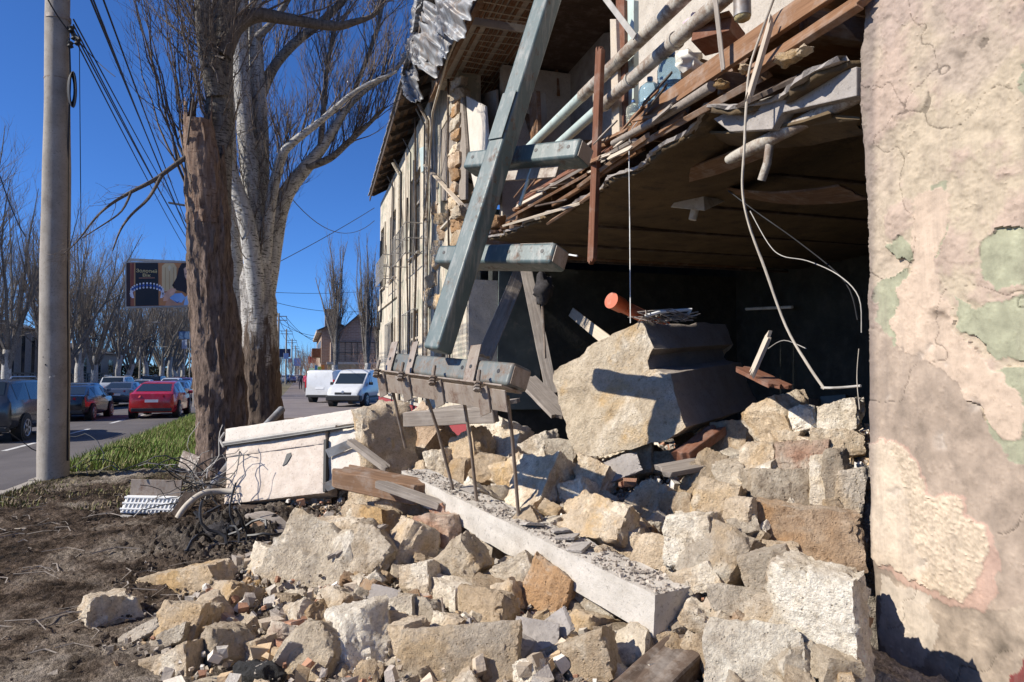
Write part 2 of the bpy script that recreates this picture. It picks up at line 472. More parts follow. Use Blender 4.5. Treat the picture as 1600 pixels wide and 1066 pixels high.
# ---- soil with the debris bed
def make_soil():
    xs = np.concatenate([np.arange(-3.72, 3.6, .026), np.arange(3.6, 9.1, .12)])
    ys = np.concatenate([np.arange(-4, .9, .15), np.arange(.9, 12.5, .026), np.arange(12.5, 31, .12)])
    X, Y = np.meshgrid(xs, ys, indexing='ij'); sh = X.shape
    x, y = X.ravel(), Y.ravel(); h = H(x, y)
    p = np.stack([x, y, np.zeros_like(x)], 1)
    heap = np.clip((h - .06) / .2, 0, 1)
    lump = fbm(p * 1.1, 3) * .035 + fbm(p * 5, 4, .6) * .022 + np.abs(fbm(p * 15 + 5, 3, .65)) * .028
    crater = at_z(380, 835, 0)
    cd = np.exp(-((x - crater.x) ** 2 + (y - crater.y) ** 2) / .55)
    lump = lump * (1 + 2.4 * cd) - .10 * cd + np.abs(fbm(p * 7, 4, .7)) * .1 * cd
    flat = np.clip((x + 1.2) / .3, 0, 1) * np.clip((y - 14) / 1.5, 0, 1)
    z = np.maximum(h - .2 * heap, 0) + lump * (1 - .9 * flat) + heap * fbm(p * 6, 4) * .05 - flat * .06
    edge = np.clip((x + 3.72) / .3, 0, 1); z = z * edge + (1 - edge) * .0
    a = fbm(p * 1.6 + 3, 5, .6)[:, None]; b = fbm(p * 9, 4, .65)[:, None]
    soil = np.array([.098, .072, .054]) * (1 + .5 * a + .6 * b)
    dry = np.array([.19, .148, .115]); m = np.clip((a + .35 * b - .12) * 2.0, 0, .8); soil = soil * (1 - m) + dry * m
    dust = np.array([.36, .31, .255]) * (1 + .25 * b)
    grassy = (np.clip((y - 11.2) / 1.5, 0, 1) * np.clip((-1.5 - x) / .5, 0, 1))[:, None]
    soil = soil * (1 - .7 * grassy) + np.array([.10, .12, .04]) * .7 * grassy
    hm = np.clip((h + .1 * a[:, 0] - .05) / .14, 0, 1)[:, None]
    near = np.clip((1.2 - x * 0 - np.hypot(x - .0, y - 3.9)) / .9, 0, 1)[:, None] * .35
    hm = np.maximum(hm, near)
    c = soil * (1 - hm) + dust * hm
    k = (.85 * cd)[:, None]; c = c * (1 - k) + np.array([.03, .026, .023]) * k
    nx, ny = sh
    idx = np.arange(nx * ny).reshape(nx, ny)
    f = np.stack([idx[:-1, :-1], idx[1:, :-1], idx[1:, 1:], idx[:-1, 1:]], -1).reshape(-1, 4)
    t = NT('soil'); co = t.coord(rnd=False)
    col = t.n('ShaderNodeAttribute', attribute_name='Col').outputs['Color']
    g = t.noise(co, 34, 6, .75)
    col = t.mix(1.0, col, t.ramp(g, [(.3, .3), (.5, 1.0), (.68, 1.8)]), 'MULTIPLY')
    col = t.mix(t.ramp(t.noise(co, 60, 3, .6), [(.66, 0.0), (.72, .75)]), col, (.36, .31, .255))
    vo = t.n('ShaderNodeTexVoronoi', i_Vector=co, i_Scale=26.0).outputs['Distance']
    m_ = t.out(col, .97, t.math('ADD', t.math('ADD', g, t.noise(co, 120, 3)), t.math('MULTIPLY', vo, -1.0)), 1.0, .035, .1)
    return struct(np_mesh('soil_ground', np.stack([x, y, z], 1), f, m_, smooth=60, colors=np.clip(c, .01, 1)))
soil = make_soil()

# ---- far ground, road, kerb, pavement
g = MB().quad((-900, -200, -.5), (900, -200, -.5), (900, 2200, -.5), (-900, 2200, -.5))
struct(g.build('ground', simple('far_ground', (.15, .125, .10), .95, .3, .4)))
def asphalt(name, lo, hi, patch):
    t = NT(name); co = t.coord(rnd=False)
    c = t.ramp(t.noise(co, .7, 6, .6), [(.3, lo), (.7, hi)])
    st = t.n('ShaderNodeVectorMath', operation='MULTIPLY', i_0=co, i_1=(1.6, .05, 1)).outputs[0]
    c = t.mix(t.ramp(t.noise(st, 1.2, 4), [(.5, 0.0), (.7, .5)]), c, patch)
    c = t.mix(t.ramp(t.noise(co, 90, 2), [(.55, 0.0), (.75, .35)]), c, (.2, .19, .18))
    return t.out(c, .85, t.noise(co, 120, 3), .35, .006, .3)
RK = -3.9
g = MB().quad((-17.5, -60, -.30), (RK + .02, -60, -.30), (RK + .02, 900, -.30), (-17.5, 900, -.30))
struct(g.build('road', asphalt('asphalt_road', (.085, .075, .074), (.125, .112, .108), (.065, .058, .058))))
g = MB()
for x in (-7.0, -10.4):
    for k in range(60):
        y = -20 + k * 5.0 + (1.2 if x < -8 else 0); g.quad((x - .07, y, -.296), (x + .07, y, -.296), (x + .07, y + 2.2, -.296), (x - .07, y + 2.2, -.296))
o = g.build('road_marking', simple('road_paint', (.58, .57, .55), .8, .2, 9, dirt=(.2, .19, .18), dirt_at=(.5, .7))); o['kind'] = 'structure'
kerb = thing('kerb', 'low grey concrete kerb stones between road and grass verge', 'kerb', (RK, 0, 0)); kerb['kind'] = 'structure'; del kerb['category']
kb = None
for k in range(46):
    y = 3 + k * 1.0
    if kb is None:
        kb = MB().box((0, .5, -.16), (.17, .985, .4)).build('kerb_stone', 'pole_concrete', None, bevel=.02)
        kb.parent = kerb; q = kb
    else:
        q = kb.copy(); COL.objects.link(q)
    q.location = (.1 + rng.uniform(-.01, .01), y, rng.uniform(-.03, .0)); q.rotation_euler = (rng.uniform(-.01, .01), rng.uniform(-.03, .03), 0)
g = MB().span((RK - .0, 49, -.4), (RK + .17, 900, .02)); struct(g.build('far_kerb', 'pole_concrete'))
g = MB().quad((RK + .17, 30.5, 0), (-1.25, 30.5, 0), (-1.25, 900, 0), (RK + .17, 900, 0)); struct(g.build('far_verge', simple('far_verge_soil', (.15, .13, .075), .95, .4, .8)))
g = MB().quad((-1.25, 14.8, .0), (2.97, 14.8, .0), (2.97, 900, .0), (-1.25, 900, .0)); struct(g.build('sidewalk', asphalt('asphalt_walk', (.15, .128, .122), (.215, .185, .175), (.17, .13, .125))))
g = MB().quad((2.97, 28, -.03), (60, 28, -.03), (60, 70, -.03), (2.97, 70, -.03)); struct(g.build('side_street', asphalt('asphalt_side', (.11, .1, .1), (.16, .145, .14), (.10, .085, .08))))
g = MB().span((-18.1, -60, -.4), (-17.5, 900, .0)); struct(g.build('opposite_kerb', 'pole_concrete'))
g = MB().quad((-40, -60, -.03), (-18.1, -60, -.03), (-18.1, 900, -.03), (-40, 900, -.03)); struct(g.build('opposite_pavement', simple('opposite_soil', (.16, .135, .105), .95, .4, .6)))

# ---- grass on the verge
def grass(name, n, area, hgt, dens, cols, seed):
    r = np.random.RandomState(seed)
    x = r.uniform(area[0], area[1], n * 3); y = r.uniform(area[2], area[3], n * 3)
    p = np.stack([x, y, 0 * x], 1)
    k = (fbm(p * dens[0], 3) + dens[1] + np.clip((y - area[2]) / dens[2], 0, 1) - np.clip((x - area[1] + .5) / .5, 0, 1) * .8) > r.uniform(0, 1, n * 3)
    x, y = x[k][:n], y[k][:n]; m = len(x)
    a = r.uniform(0, 2 * PI, m); ht = hgt * r.uniform(.4, 1.15, m); w = .006 + .008 * r.rand(m)
    lx, ly = np.cos(a) * ht * r.uniform(.1, .7, m), np.sin(a) * ht * r.uniform(.1, .7, m)
    dx, dy = -np.sin(a) * w, np.cos(a) * w
    z0 = np.full(m, -.02)
    V = np.stack([np.stack([x - dx, y - dy, z0], 1), np.stack([x + dx, y + dy, z0], 1),
                  np.stack([x + dx * .7 + lx * .4, y + dy * .7 + ly * .4, ht * .6], 1), np.stack([x - dx * .7 + lx * .4, y - dy * .7 + ly * .4, ht * .6], 1),
                  np.stack([x + lx, y + ly, ht], 1)], 1).reshape(-1, 3)
    b = np.arange(m)[:, None] * 5
    f = np.concatenate([b + [0, 1, 2], b + [0, 2, 3], b + [3, 2, 4]])
    c = np.array(cols)[r.randint(0, len(cols), m)] * r.uniform(.7, 1.25, (m, 1))
    mt = NT('grass_blades'); at_ = mt.n('ShaderNodeAttribute', attribute_name='Col').outputs['Color']
    mt.out(at_, .7, spec=.2)
    mt.b.inputs['Subsurface Weight'].default_value = 0
    return stuff(np_mesh(name, V, f, mt.m, colors=np.repeat(c, 5, 0)))
tag(grass('grass', 30000, (-3.7, -1.55, 12.3, 27), .24, (.7, .35, 3.0), [(.13, .22, .035), (.17, .25, .05), (.22, .24, .075), (.29, .25, .12)], 3), 'bright green grass growing on the verge beside the road', 'grass')
tag(grass('dry_grass', 3800, (-3.7, -1.2, 9.0, 13.2), .09, (.8, -.2, 5.0), [(.20, .16, .075), (.14, .15, .045), (.24, .19, .11)], 4), 'sparse dry yellowish grass on the trampled soil', 'grass')

# ================================================================ the damaged building
house = thing('damaged_building', 'old two storey building with its front wall torn open by a blast', 'building', (3, 12, 0))
WX = 3.0   # the plane of the street front
YJ = 3.06  # the broken end of the standing wall beside the camera

def make_pier():
    ys = np.concatenate([np.arange(-3.0, .6, .08), np.arange(.6, 1.95, .02), np.arange(1.95, YJ + .001, .0062)]); ys[-1] = YJ
    zs = np.concatenate([np.arange(-.2, 4.25, .0066), np.arange(4.3, 8.6, .15)])
    Y, Z = np.meshgrid(ys, zs, indexing='ij'); sh = Y.shape; y, z = Y.ravel(), Z.ravel()
    # where each point lies in the photograph, used only to read traced outlines of the flaked layers
    rel = np.stack([np.full_like(y, WX), y, z - EYE], 1)
    d = rel @ np.array(FWD); px = CX + F * (rel @ np.array(RGT)) / np.maximum(d, .05); py = CY - F * (rel @ np.array(UPV)) / np.maximum(d, .05)
    p = np.stack([y, z, 0 * y], 1)
    n1, n2, n3 = fbm(p * 5, 5, .6), fbm(p * 16 + 9, 4, .6), fbm(p * 2.2 + 31, 4, .55)
    jx, jy = px + 7 * n1 + 5 * n2, py + 7 * fbm(p * 5 + 50, 5, .6) + 5 * fbm(p * 16 + 70, 4, .6)
    L = lambda c: np.array(c)[None, :]
    t = np.clip((px - 1345) / 150 + .8 * n3, 0, 1)[:, None]
    c = L((.445, .375, .305)) * (1 - t) + L((.465, .40, .31)) * t
    t = np.clip(n1 * 1.6 - .15, 0, .75)[:, None]; c = c * (1 - t) + L((.44, .345, .295)) * t
    t = np.clip(-n3 * 1.5 - .3, 0, .4)[:, None] * np.clip((330 - py) / 120, 0, 1)[:, None]; c = c * (1 - t) + L((.36, .30, .275)) * t
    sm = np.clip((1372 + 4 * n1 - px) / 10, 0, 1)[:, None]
    hgt = .0032 * np.floor((n1 + .6 * n3 + .12 * n2) * 4.2) + .0011 * n2
    def layer(poly, col, lift, vary=.12, soft=None):
        nonlocal c, hgt
        m = poly_mask(jx, jy, poly)
        cc = L(col) * (1 + vary * n2[:, None] + vary * n1[:, None])
        c = np.where(m[:, None], cc, c); hgt = np.where(m, lift + .0016 * n2, hgt)
        return m
    layer([(1340, 515), (1400, 530), (1450, 565), (1500, 605), (1545, 660), (1600, 705), (1800, 760), (1800, 1400), (1300, 1400), (1300, 515)], (.365, .30, .245), .004, .16)
    layer([(1340, 900), (1420, 905), (1500, 950), (1700, 930), (1700, 1400), (1300, 1400)], (.38, .32, .26), .002, .25)
    layer([(1370, 905), (1450, 930), (1462, 985), (1440, 1040), (1400, 1050), (1370, 1000)], (.53, .47, .40), .004)
    for g_ in ([(1382, 378), (1412, 365), (1428, 385), (1420, 402), (1392, 402)], [(1450, 282), (1475, 276), (1478, 296), (1452, 294)], [(1376, 440), (1412, 412), (1428, 440), (1432, 520), (1400, 540), (1372, 500)],
               [(1495, 465), (1525, 480), (1570, 470), (1640, 455), (1640, 560), (1560, 562), (1525, 535), (1497, 515)], [(1536, 380), (1570, 358), (1640, 350), (1640, 430), (1560, 452), (1530, 420)],
               [(1500, 555), (1560, 580), (1640, 560), (1640, 735), (1580, 715), (1545, 680), (1540, 640)], [(1470, 395), (1490, 375), (1488, 350), (1474, 372)], [(1590, 100), (1640, 90), (1640, 170), (1594, 150)]):
        layer(g_, (.325, .335, .245), .001, .14)
    layer([(1432, 300), (1468, 288), (1486, 305), (1484, 345), (1486, 372), (1464, 398), (1462, 425), (1482, 465), (1492, 515), (1535, 555), (1580, 600), (1602, 650), (1595, 690), (1570, 688), (1535, 640), (1500, 605), (1450, 565), (1405, 540), (1395, 505), (1408, 480), (1405, 455), (1424, 420), (1428, 350)], (.53, .43, .345), .006, .07)
    layer([(1350, 690), (1385, 683), (1415, 700), (1438, 738), (1458, 768), (1510, 775), (1512, 800), (1545, 822), (1560, 860), (1556, 925), (1530, 952), (1470, 945), (1420, 915), (1385, 890), (1360, 890), (1348, 800)], (.47, .335, .275), .006, .1)
    m = layer([(1350, 692), (1385, 686), (1412, 702), (1434, 740), (1455, 770), (1505, 778), (1508, 802), (1540, 824), (1544, 850), (1530, 895), (1502, 940), (1465, 932), (1420, 905), (1385, 880), (1360, 884), (1350, 800)], (.60, .51, .405), .016, .06)
    grain = vnoise(p * 95) + .7 * vnoise(p * 190)
    gm = m & (jx + (py - 700) * -.25 > 1395)
    hgt = np.where(m, hgt + .0016 * grain, hgt); hgt = np.where(gm, hgt - .004 + .0025 * grain, hgt)
    c = np.where(gm[:, None], c * (1 + .16 * grain[:, None]) * L((.93, .92, .90)), c)
    layer([(1575, 1052), (1600, 1030), (1680, 1000), (1680, 1400), (1560, 1400)], (.22, .06, .06), .003)
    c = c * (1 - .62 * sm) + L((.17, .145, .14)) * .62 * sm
    # chipped spots, cracks
    for sx, sy, sr, dp in ((1468, 492, 11, .02), (1470, 690, 8, .012), (1492, 92, 10, .012), (1440, 555, 6, .01), (1520, 630, 9, .014), (1398, 765, 7, .01), (1440, 890, 9, .012), (1456, 545, 7, .01), (1390, 620, 4, .006), (1480, 570, 5, .006)):
        q = np.exp(-((jx - sx) ** 2 + (jy - sy) ** 2) / sr ** 2); hgt -= dp * q
        c = c * (1 - .5 * q[:, None]) + L((.55, .5, .45)) * .5 * q[:, None] * (sy > 540)
    crack = np.abs(fbm(p * 1.7 + 77, 4)) < .009; hgt = np.where(crack & ~m, hgt - .004, hgt); c = np.where((crack & ~m)[:, None], c * .5, c)
    fl = np.abs(((n1 + .6 * n3) * 3.4) % 1.0) < .05
    hgt = np.where(fl & (n2 > .15) & ~m, hgt + .005, hgt)
    r_ = .075; e = np.clip((y - (YJ - r_)) / r_, 0, 1)
    x = WX - hgt + r_ * (1 - np.sqrt(np.maximum(1 - e * e, 0)))
    yy = y + e * (.016 * fbm(np.stack([z * 3, z * 0, z * 0], 1), 3)) - np.clip(z - 3.45, 0, .35) * e * .35
    nx, ny = sh; idx = np.arange(nx * ny).reshape(nx, ny)
    f = np.stack([idx[:-1, :-1], idx[:-1, 1:], idx[1:, 1:], idx[1:, :-1]], -1).reshape(-1, 4)
    tt = NT('flaked_wall_paint'); co = tt.coord(rnd=False)
    col = tt.n('ShaderNodeAttribute', attribute_name='Col').outputs['Color']
    col = tt.mix(1.0, col, tt.ramp(tt.noise(co, 12, 8, .72), [(.25, .66), (.5, 1.0), (.75, 1.18)]), 'MULTIPLY')
    sv = tt.n('ShaderNodeVectorMath', operation='MULTIPLY', i_0=co, i_1=(6, 6, .5)).outputs[0]
    col = tt.mix(tt.ramp(tt.noise(sv, 2.2, 7, .72), [(.5, 0.0), (.72, .4)]), col, (.22, .18, .15))
    col = tt.mix(tt.ramp(tt.noise(co, 75, 3, .6), [(.66, 0.0), (.74, .4)]), col, (.18, .14, .12))
    mt = tt.out(col, .93, tt.math('ADD', tt.noise(co, 60, 6, .7), tt.math('MULTIPLY', tt.noise(co, 18, 5), .4)), .4, .004, .15)
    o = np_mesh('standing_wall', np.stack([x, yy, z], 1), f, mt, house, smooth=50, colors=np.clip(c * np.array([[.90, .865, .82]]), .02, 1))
    o['label'] = 'standing wall section with flaking pink, green and cream paint layers'
    b = MB().span((WX + .076, -3, -.2), (WX + .6, YJ - .012, 8.5)); b.build('standing_wall_core', 'plaster_grey', house)
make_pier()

def facade_mat():
    t = NT('facade_plaster'); co = t.coord(rnd=False)
    c = t.ramp(t.noise(co, 2.2, 8, .7), [(.3, (.53, .465, .36)), (.7, (.64, .58, .47))])
    st = t.n('ShaderNodeVectorMath', operation='MULTIPLY', i_0=co, i_1=(3, 3, .35)).outputs[0]
    c = t.mix(t.ramp(t.noise(st, 2.6, 8, .75), [(.47, 0.0), (.60, .85)]), c, (.33, .275, .215))
    c = t.mix(t.ramp(t.noise(co, 1.1, 6, .7), [(.53, 0.0), (.57, .85)]), c, (.33, .32, .25))
    c = t.mix(t.ramp(t.noise(co, 3.1, 7, .75), [(.60, 0.0), (.63, .9)]), c, (.22, .17, .13))
    z = t.n('ShaderNodeSeparateXYZ', i_0=co).outputs[2]
    c = t.mix(t.math('LESS_THAN', z, .78), c, (.27, .055, .06))
    return t.out(c, .92, t.noise(co, 14, 7), .6, .02, .15)
MAT['facade'] = facade_mat()
YF0, YF1 = 12.6, 27.7
openings = [(13.6, 15.2, 4.85, 7.2), (18.2, 20.3, .95, 3.35), (18.0, 19.7, 4.9, 7.2), (23.0, 24.6, .95, 3.35), (22.9, 24.5, 4.9, 7.2), (25.9, 27.0, 4.9, 7.2), (14.3, 15.9, 1.1, 3.3)]
def wall_cells(ys, zs):
    m = MB()
    def solid(i, j):
        yc, zc = (ys[i] + ys[i + 1]) / 2, (zs[j] + zs[j + 1]) / 2
        for a, b, c_, d in openings:
            if a < yc < b and c_ < zc < d: return False
        if zc > 3.4 and yc < 13.5: return False
        return 0 <= i < len(ys) - 1 and 0 <= j < len(zs) - 1
    for i in range(len(ys) - 1):
        for j in range(len(zs) - 1):
            if not solid(i, j): continue
            y0, y1, z0, z1 = ys[i], ys[i + 1], zs[j], zs[j + 1]
            m.quad((WX, y0, z0), (WX, y0, z1), (WX, y1, z1), (WX, y1, z0))
            m.quad((WX + .5, y0, z0), (WX + .5, y1, z0), (WX + .5, y1, z1), (WX + .5, y0, z1))
            S = lambda a, b: (0 <= a < len(ys) - 1 and 0 <= b < len(zs) - 1 and solid(a, b))
            if not S(i - 1, j): m.quad((WX, y0, z0), (WX + .5, y0, z0), (WX + .5, y0, z1), (WX, y0, z1))
            if not S(i + 1, j): m.quad((WX, y1, z0), (WX, y1, z1), (WX + .5, y1, z1), (WX + .5, y1, z0))
            if not S(i, j - 1): m.quad((WX, y0, z0), (WX, y1, z0), (WX + .5, y1, z0), (WX + .5, y0, z0))
            if not S(i, j + 1): m.quad((WX, y0, z1), (WX + .5, y0, z1), (WX + .5, y1, z1), (WX, y1, z1))
    return m
ys = sorted({YF0, YF1, 13.5} | {o_[0] for o_ in openings} | {o_[1] for o_ in openings})
zs = sorted({-.2, 3.4, 8.5} | {o_[2] for o_ in openings} | {o_[3] for o_ in openings})
wall_cells(ys, zs).build('street_wall', 'facade', house)
m = MB(); m.span((WX + .5, 27.2, -.2), (13, YF1 - .003, 8.5)); m.build('end_wall', 'facade', house)
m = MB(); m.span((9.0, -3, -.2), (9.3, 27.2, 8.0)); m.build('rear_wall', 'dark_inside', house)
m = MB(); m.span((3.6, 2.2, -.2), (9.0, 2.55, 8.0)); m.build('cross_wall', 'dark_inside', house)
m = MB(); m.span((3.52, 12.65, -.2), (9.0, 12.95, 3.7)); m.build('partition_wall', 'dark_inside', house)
m = MB(); m.span((WX + .02, YF0 - .05, -.1), (WX + .6, YF0 - .004, 3.4)); m.build('broken_wall_end', 'plaster_pale', house)
m = MB(); m.span((3.05, 2.6, -.1), (9, 12.6, .05)); m.build('ground_floor', 'dust', house)
# windows of the street front: frame, sill, pane
for i, (a, b, c_, d) in enumerate(openings):
    fr = MB(); x0 = WX + .12
    for (u, v, w_, x_) in ((a, a + .07, c_, d), (b - .07, b, c_, d), (a, b, c_, c_ + .07), (a, b, d - .07, d), ((a + b) / 2 - .03, (a + b) / 2 + .03, c_, d), (a, b, d - .75, d - .69)):
        fr.span((x0 + .001 * len(fr.v) / 8, u, w_), (x0 + .06, v, x_))
    wn_ = fr.build('window', 'wood_pale' if i % 2 else 'plaster_pale', house)
    if i not in (0, 6):
        MB().quad((x0 + .04, a + .05, c_ + .05), (x0 + .04, a + .05, d - .05), (x0 + .04, b - .05, d - .05), (x0 + .04, b - .05, c_ + .05)).build('pane', 'glass_dark', wn_)
    sl = MB().span((WX - .09, a - .06, c_ - .05), (WX + .11, b + .06, c_ - .003)).build('sill', 'plaster_pale', wn_)
# plinth ledge, string course and moulded window surrounds
m = MB(); m.span((WX - .045, 13.6, .76), (WX + .004, YF1, .84)); m.build('plinth_ledge', 'plaster_pale', house)
m = MB(); m.span((WX - .06, 21.7, 4.12), (WX + .004, YF1, 4.3)); m.build('string_course', 'facade', house)
for i, (a, b, c_, d) in enumerate(openings):
    m = MB(); m.span((WX - .05, a - .16, c_), (WX - .002, a - .006, d + .15)); m.span((WX - .05, b + .006, c_), (WX - .002, b + .16, d + .15)); m.span((WX - .055, a - .005, d + .006), (WX - .003, b + .005, d + .15))
    if i in (3, 5): m.build('window_surround', 'facade', house)
for y0, y1, z0 in ((17.6, 20.0, 4.75), (22.6, 24.8, 4.75)):   # light metal balcony grilles
    m = MB()
    for k in range(9): m.tube([(WX - .45, y0 + (y1 - y0) * k / 8, z0), (WX - .45, y0 + (y1 - y0) * k / 8, z0 + .8)], .012, 5)
    for zz in (z0, z0 + .4, z0 + .8): m.tube([(WX - .01, y0, zz), (WX - .45, y0, zz), (WX - .45, y1, zz), (WX - .01, y1, zz)], .016, 5)
    m.build('balcony_grille', 'cable_grey', house)
for y0, y1, z0, z1 in ((18.2, 20.3, .95, 3.35), (23.0, 24.6, .95, 3.35)):
    m = MB()
    for k in range(7): m.tube([(WX - .14, y0 + (y1 - y0) * k / 6, z0), (WX - .14, y0 + (y1 - y0) * k / 6, z1)], .012, 5)
    for zz in (z0, (z0 + z1) / 2, z1): m.tube([(WX - .01, y0, zz), (WX - .14, y0, zz), (WX - .14, y1, zz), (WX - .01, y1, zz)], .014, 5)
    m.build('window_bars', 'cable_grey', house)
# rain pipe and cables down the front
for y, r_, mt in ((16.55, .05, 'pipe_white'), (16.9, .03, 'cable_black'), (21.5, .05, 'facade'), (21.15, .03, 'cable_black'), (23.0, .02, 'cable_black'), (19.2, .02, 'cable_black')):
    MB().tube([(WX - .08, y, .3), (WX - .085, y, 3), (WX - .08, y + .02, 5), (WX - .08, y, 7.9), (WX - .3, y, 8.3)], r_, 8).build('rain_pipe', mt, house, 40)
for k in range(5):
    y = 15.6 + k * .22; pts = [(WX - .04 - .03 * math.sin(t_ * 5 + k), y + .12 * math.sin(t_ * 3 + k) + t_ * .2, 8.2 - t_ * (5.5 - k * .6)) for t_ in np.linspace(0, 1, 9)]
    MB().tube(pts, .014, 5).build('loose_cable', 'cable_black' if k % 2 else 'cable_tan', house, 60)
r_ = random.Random(77)
for k in range(13):   # cables and torn strips hanging down the front
    y = r_.uniform(13.9, 26.5); z1 = r_.uniform(6.2, 8.6); z0 = r_.uniform(1.2, 5.0); w = r_.uniform(.01, .03)
    if k % 3: MB().tube([(WX - .05 - .06 * abs(math.sin(3 * t_ + k)), y + .14 * math.sin(2.2 * t_ + k) + .25 * t_ * math.sin(k), z1 + (z0 - z1) * t_) for t_ in np.linspace(0, 1, 8)], w, 5).build('loose_cable', r_.choice(['cable_black', 'cable_tan', 'wood_dark']), house, 60)
    else: plank('hanging_strip', None, None, (WX - .06, y, z1), (WX - .10, y + r_.uniform(-.3, .3), max(z0, z1 - 2.2)), r_.uniform(.05, .14), .025, r_.choice(['wood_grey', 'wood_dark', 'wood_pale']), up=(-1, 0, 0), parent=house, broken=.1, seed=800 + k)
# eaves: rafters, boards, roof sheets
eave_x, eave_z, slope = 2.42, 8.78, .55
def ex(y): return 2.62 - .34 * (27.9 - y) / 13.9
for k in range(14):
    y = 14.2 + k * 1.0
    MB().beam((ex(y) + .05, y, eave_z - .07), (7.5, y, eave_z - .07 + 5.05 * slope), .07, .12).build('rafter', 'wood_dark', house)
for k in range(5):
    x = .1 + k * .12
    MB().beam((ex(13.6) + x, 13.6 + .2 * (k % 3), eave_z + .012 + x * slope), (ex(27.9) + x, 27.9, eave_z + .012 + x * slope), .10, .02).build('roof_board', 'wood_dark' if k % 2 else 'wood_brown', house)
MB().beam((ex(13.2) - .02, 13.2, eave_z - .04), (ex(28) - .02, 28.0, eave_z - .06), .03, .16).build('fascia_board', 'wood_dark', house)
def corrugated(y0, y1, x0, x1, z0, rise, bend=None, n=28, nx=8):
    V, Fc = [], []
    for i in range(nx + 1):
        for j in range(n + 1):
            u, v = i / nx, j / n
            p = Vector((x0 + (x1 - x0) * u, y0 + (y1 - y0) * v, z0 + rise * u + .03 * math.sin(v * (y1 - y0) / .085 * 2 * PI / 1.0)))
            if bend: p = bend(p, u, v)
            V.append(p)
    for i in range(nx):
        for j in range(n):
            a = i * (n + 1) + j; Fc.append((a, a + n + 1, a + n + 2, a + 1))
    m = MB(); m.add(V, Fc); return m
for k in range(14):
    y0 = 14.2 + k * .98
    o = corrugated(y0, y0 + 1.03, ex(y0) - .08, 8.2, eave_z + .07 + .004 * (k % 2), 5.7 * slope, n=84, nx=2).build('roof_sheet', 'galv', house, 60)
    o.modifiers.new('thickness', 'SOLIDIFY').thickness = .004
# torn, curled sheets at the broken end of the roof
def curl(lift, sway, tw):
    def f(p, u, v):
        q = p.copy(); q.z += lift * (1 - u) ** 1.6 * (1.15 - v) + .12 * math.sin(v * 7 + u * 3) * (1 - u); q.x += sway * (1 - u) * (1 - v); q.y -= tw * (1 - u) * .6; return q
    return f
def crumpled(q, x, seed, amp, waves):
    P = [at_x(px, py, x) for px, py in q]; V, Fc = [], []; n, m_ = 60, 24; nr = Vector((-.82, -.15, .55))
    for i in range(m_ + 1):
        for j in range(n + 1):
            u, v = i / m_, j / n; p = P[0].lerp(P[1], u).lerp(P[3].lerp(P[2], u), v)
            d = amp * math.sin(v * waves * 2 * PI + 1.5 * u); k = np.array([[u * 3.1, v * 4.3, seed]])
            V.append(p + nr * (d + .16 * float(fbm(k, 3)[0]) - .25 * (u - .4) ** 2) + Vector((0, 0, .06 * float(vnoise(k * 2.5)[0]))))
    for i in range(m_):
        for j in range(n): a = i * (n + 1) + j; Fc.append((a, a + 1, a + n + 2, a + n + 1))
    o = MB().add(V, Fc).build('torn_roof_sheet', 'galv', house, 70); o.modifiers.new('thickness', 'SOLIDIFY').thickness = .004
crumpled([(618, 138), (642, 158), (664, 84), (640, 64)], 2.32, 1, .02, 9)
crumpled([(636, 92), (674, 122), (704, 22), (650, 2)], 2.28, 2, .022, 8)
crumpled([(664, 34), (706, 66), (735, -40), (688, -50)], 2.26, 3, .022, 7)
for y0, y1, lf, sw, tw in ((13.2, 14.4, .25, .0, .2), (12.5, 13.7, .5, .15, .5), (11.6, 12.8, .8, .3, .4)):
    o = corrugated(y0, y1, ex(y0) - .12, 5.0, eave_z + .02, 2.4 * slope, curl(lf, sw, tw), 70, 12).build('torn_roof_sheet', 'galv', house, 60)
    o.modifiers.new('thickness', 'SOLIDIFY').thickness = .004
m = MB(); m.add([(2.75, 2.6, 9.25), (2.75, 10.6, 9.15), (8.6, 10.6, 12.2), (8.6, 2.6, 12.2)], [(0, 1, 2, 3)]); o = m.build('roof_deck', 'wood_dark', house); o.modifiers.new('t', 'SOLIDIFY').thickness = .08
m = MB(); m.add([(8.2, -3, 12.1), (8.2, 28, 12.1), (9.4, 28, 8), (9.4, -3, 8)], [(0, 1, 2, 3)]); m.build('rear_roof', 'wood_dark', house)
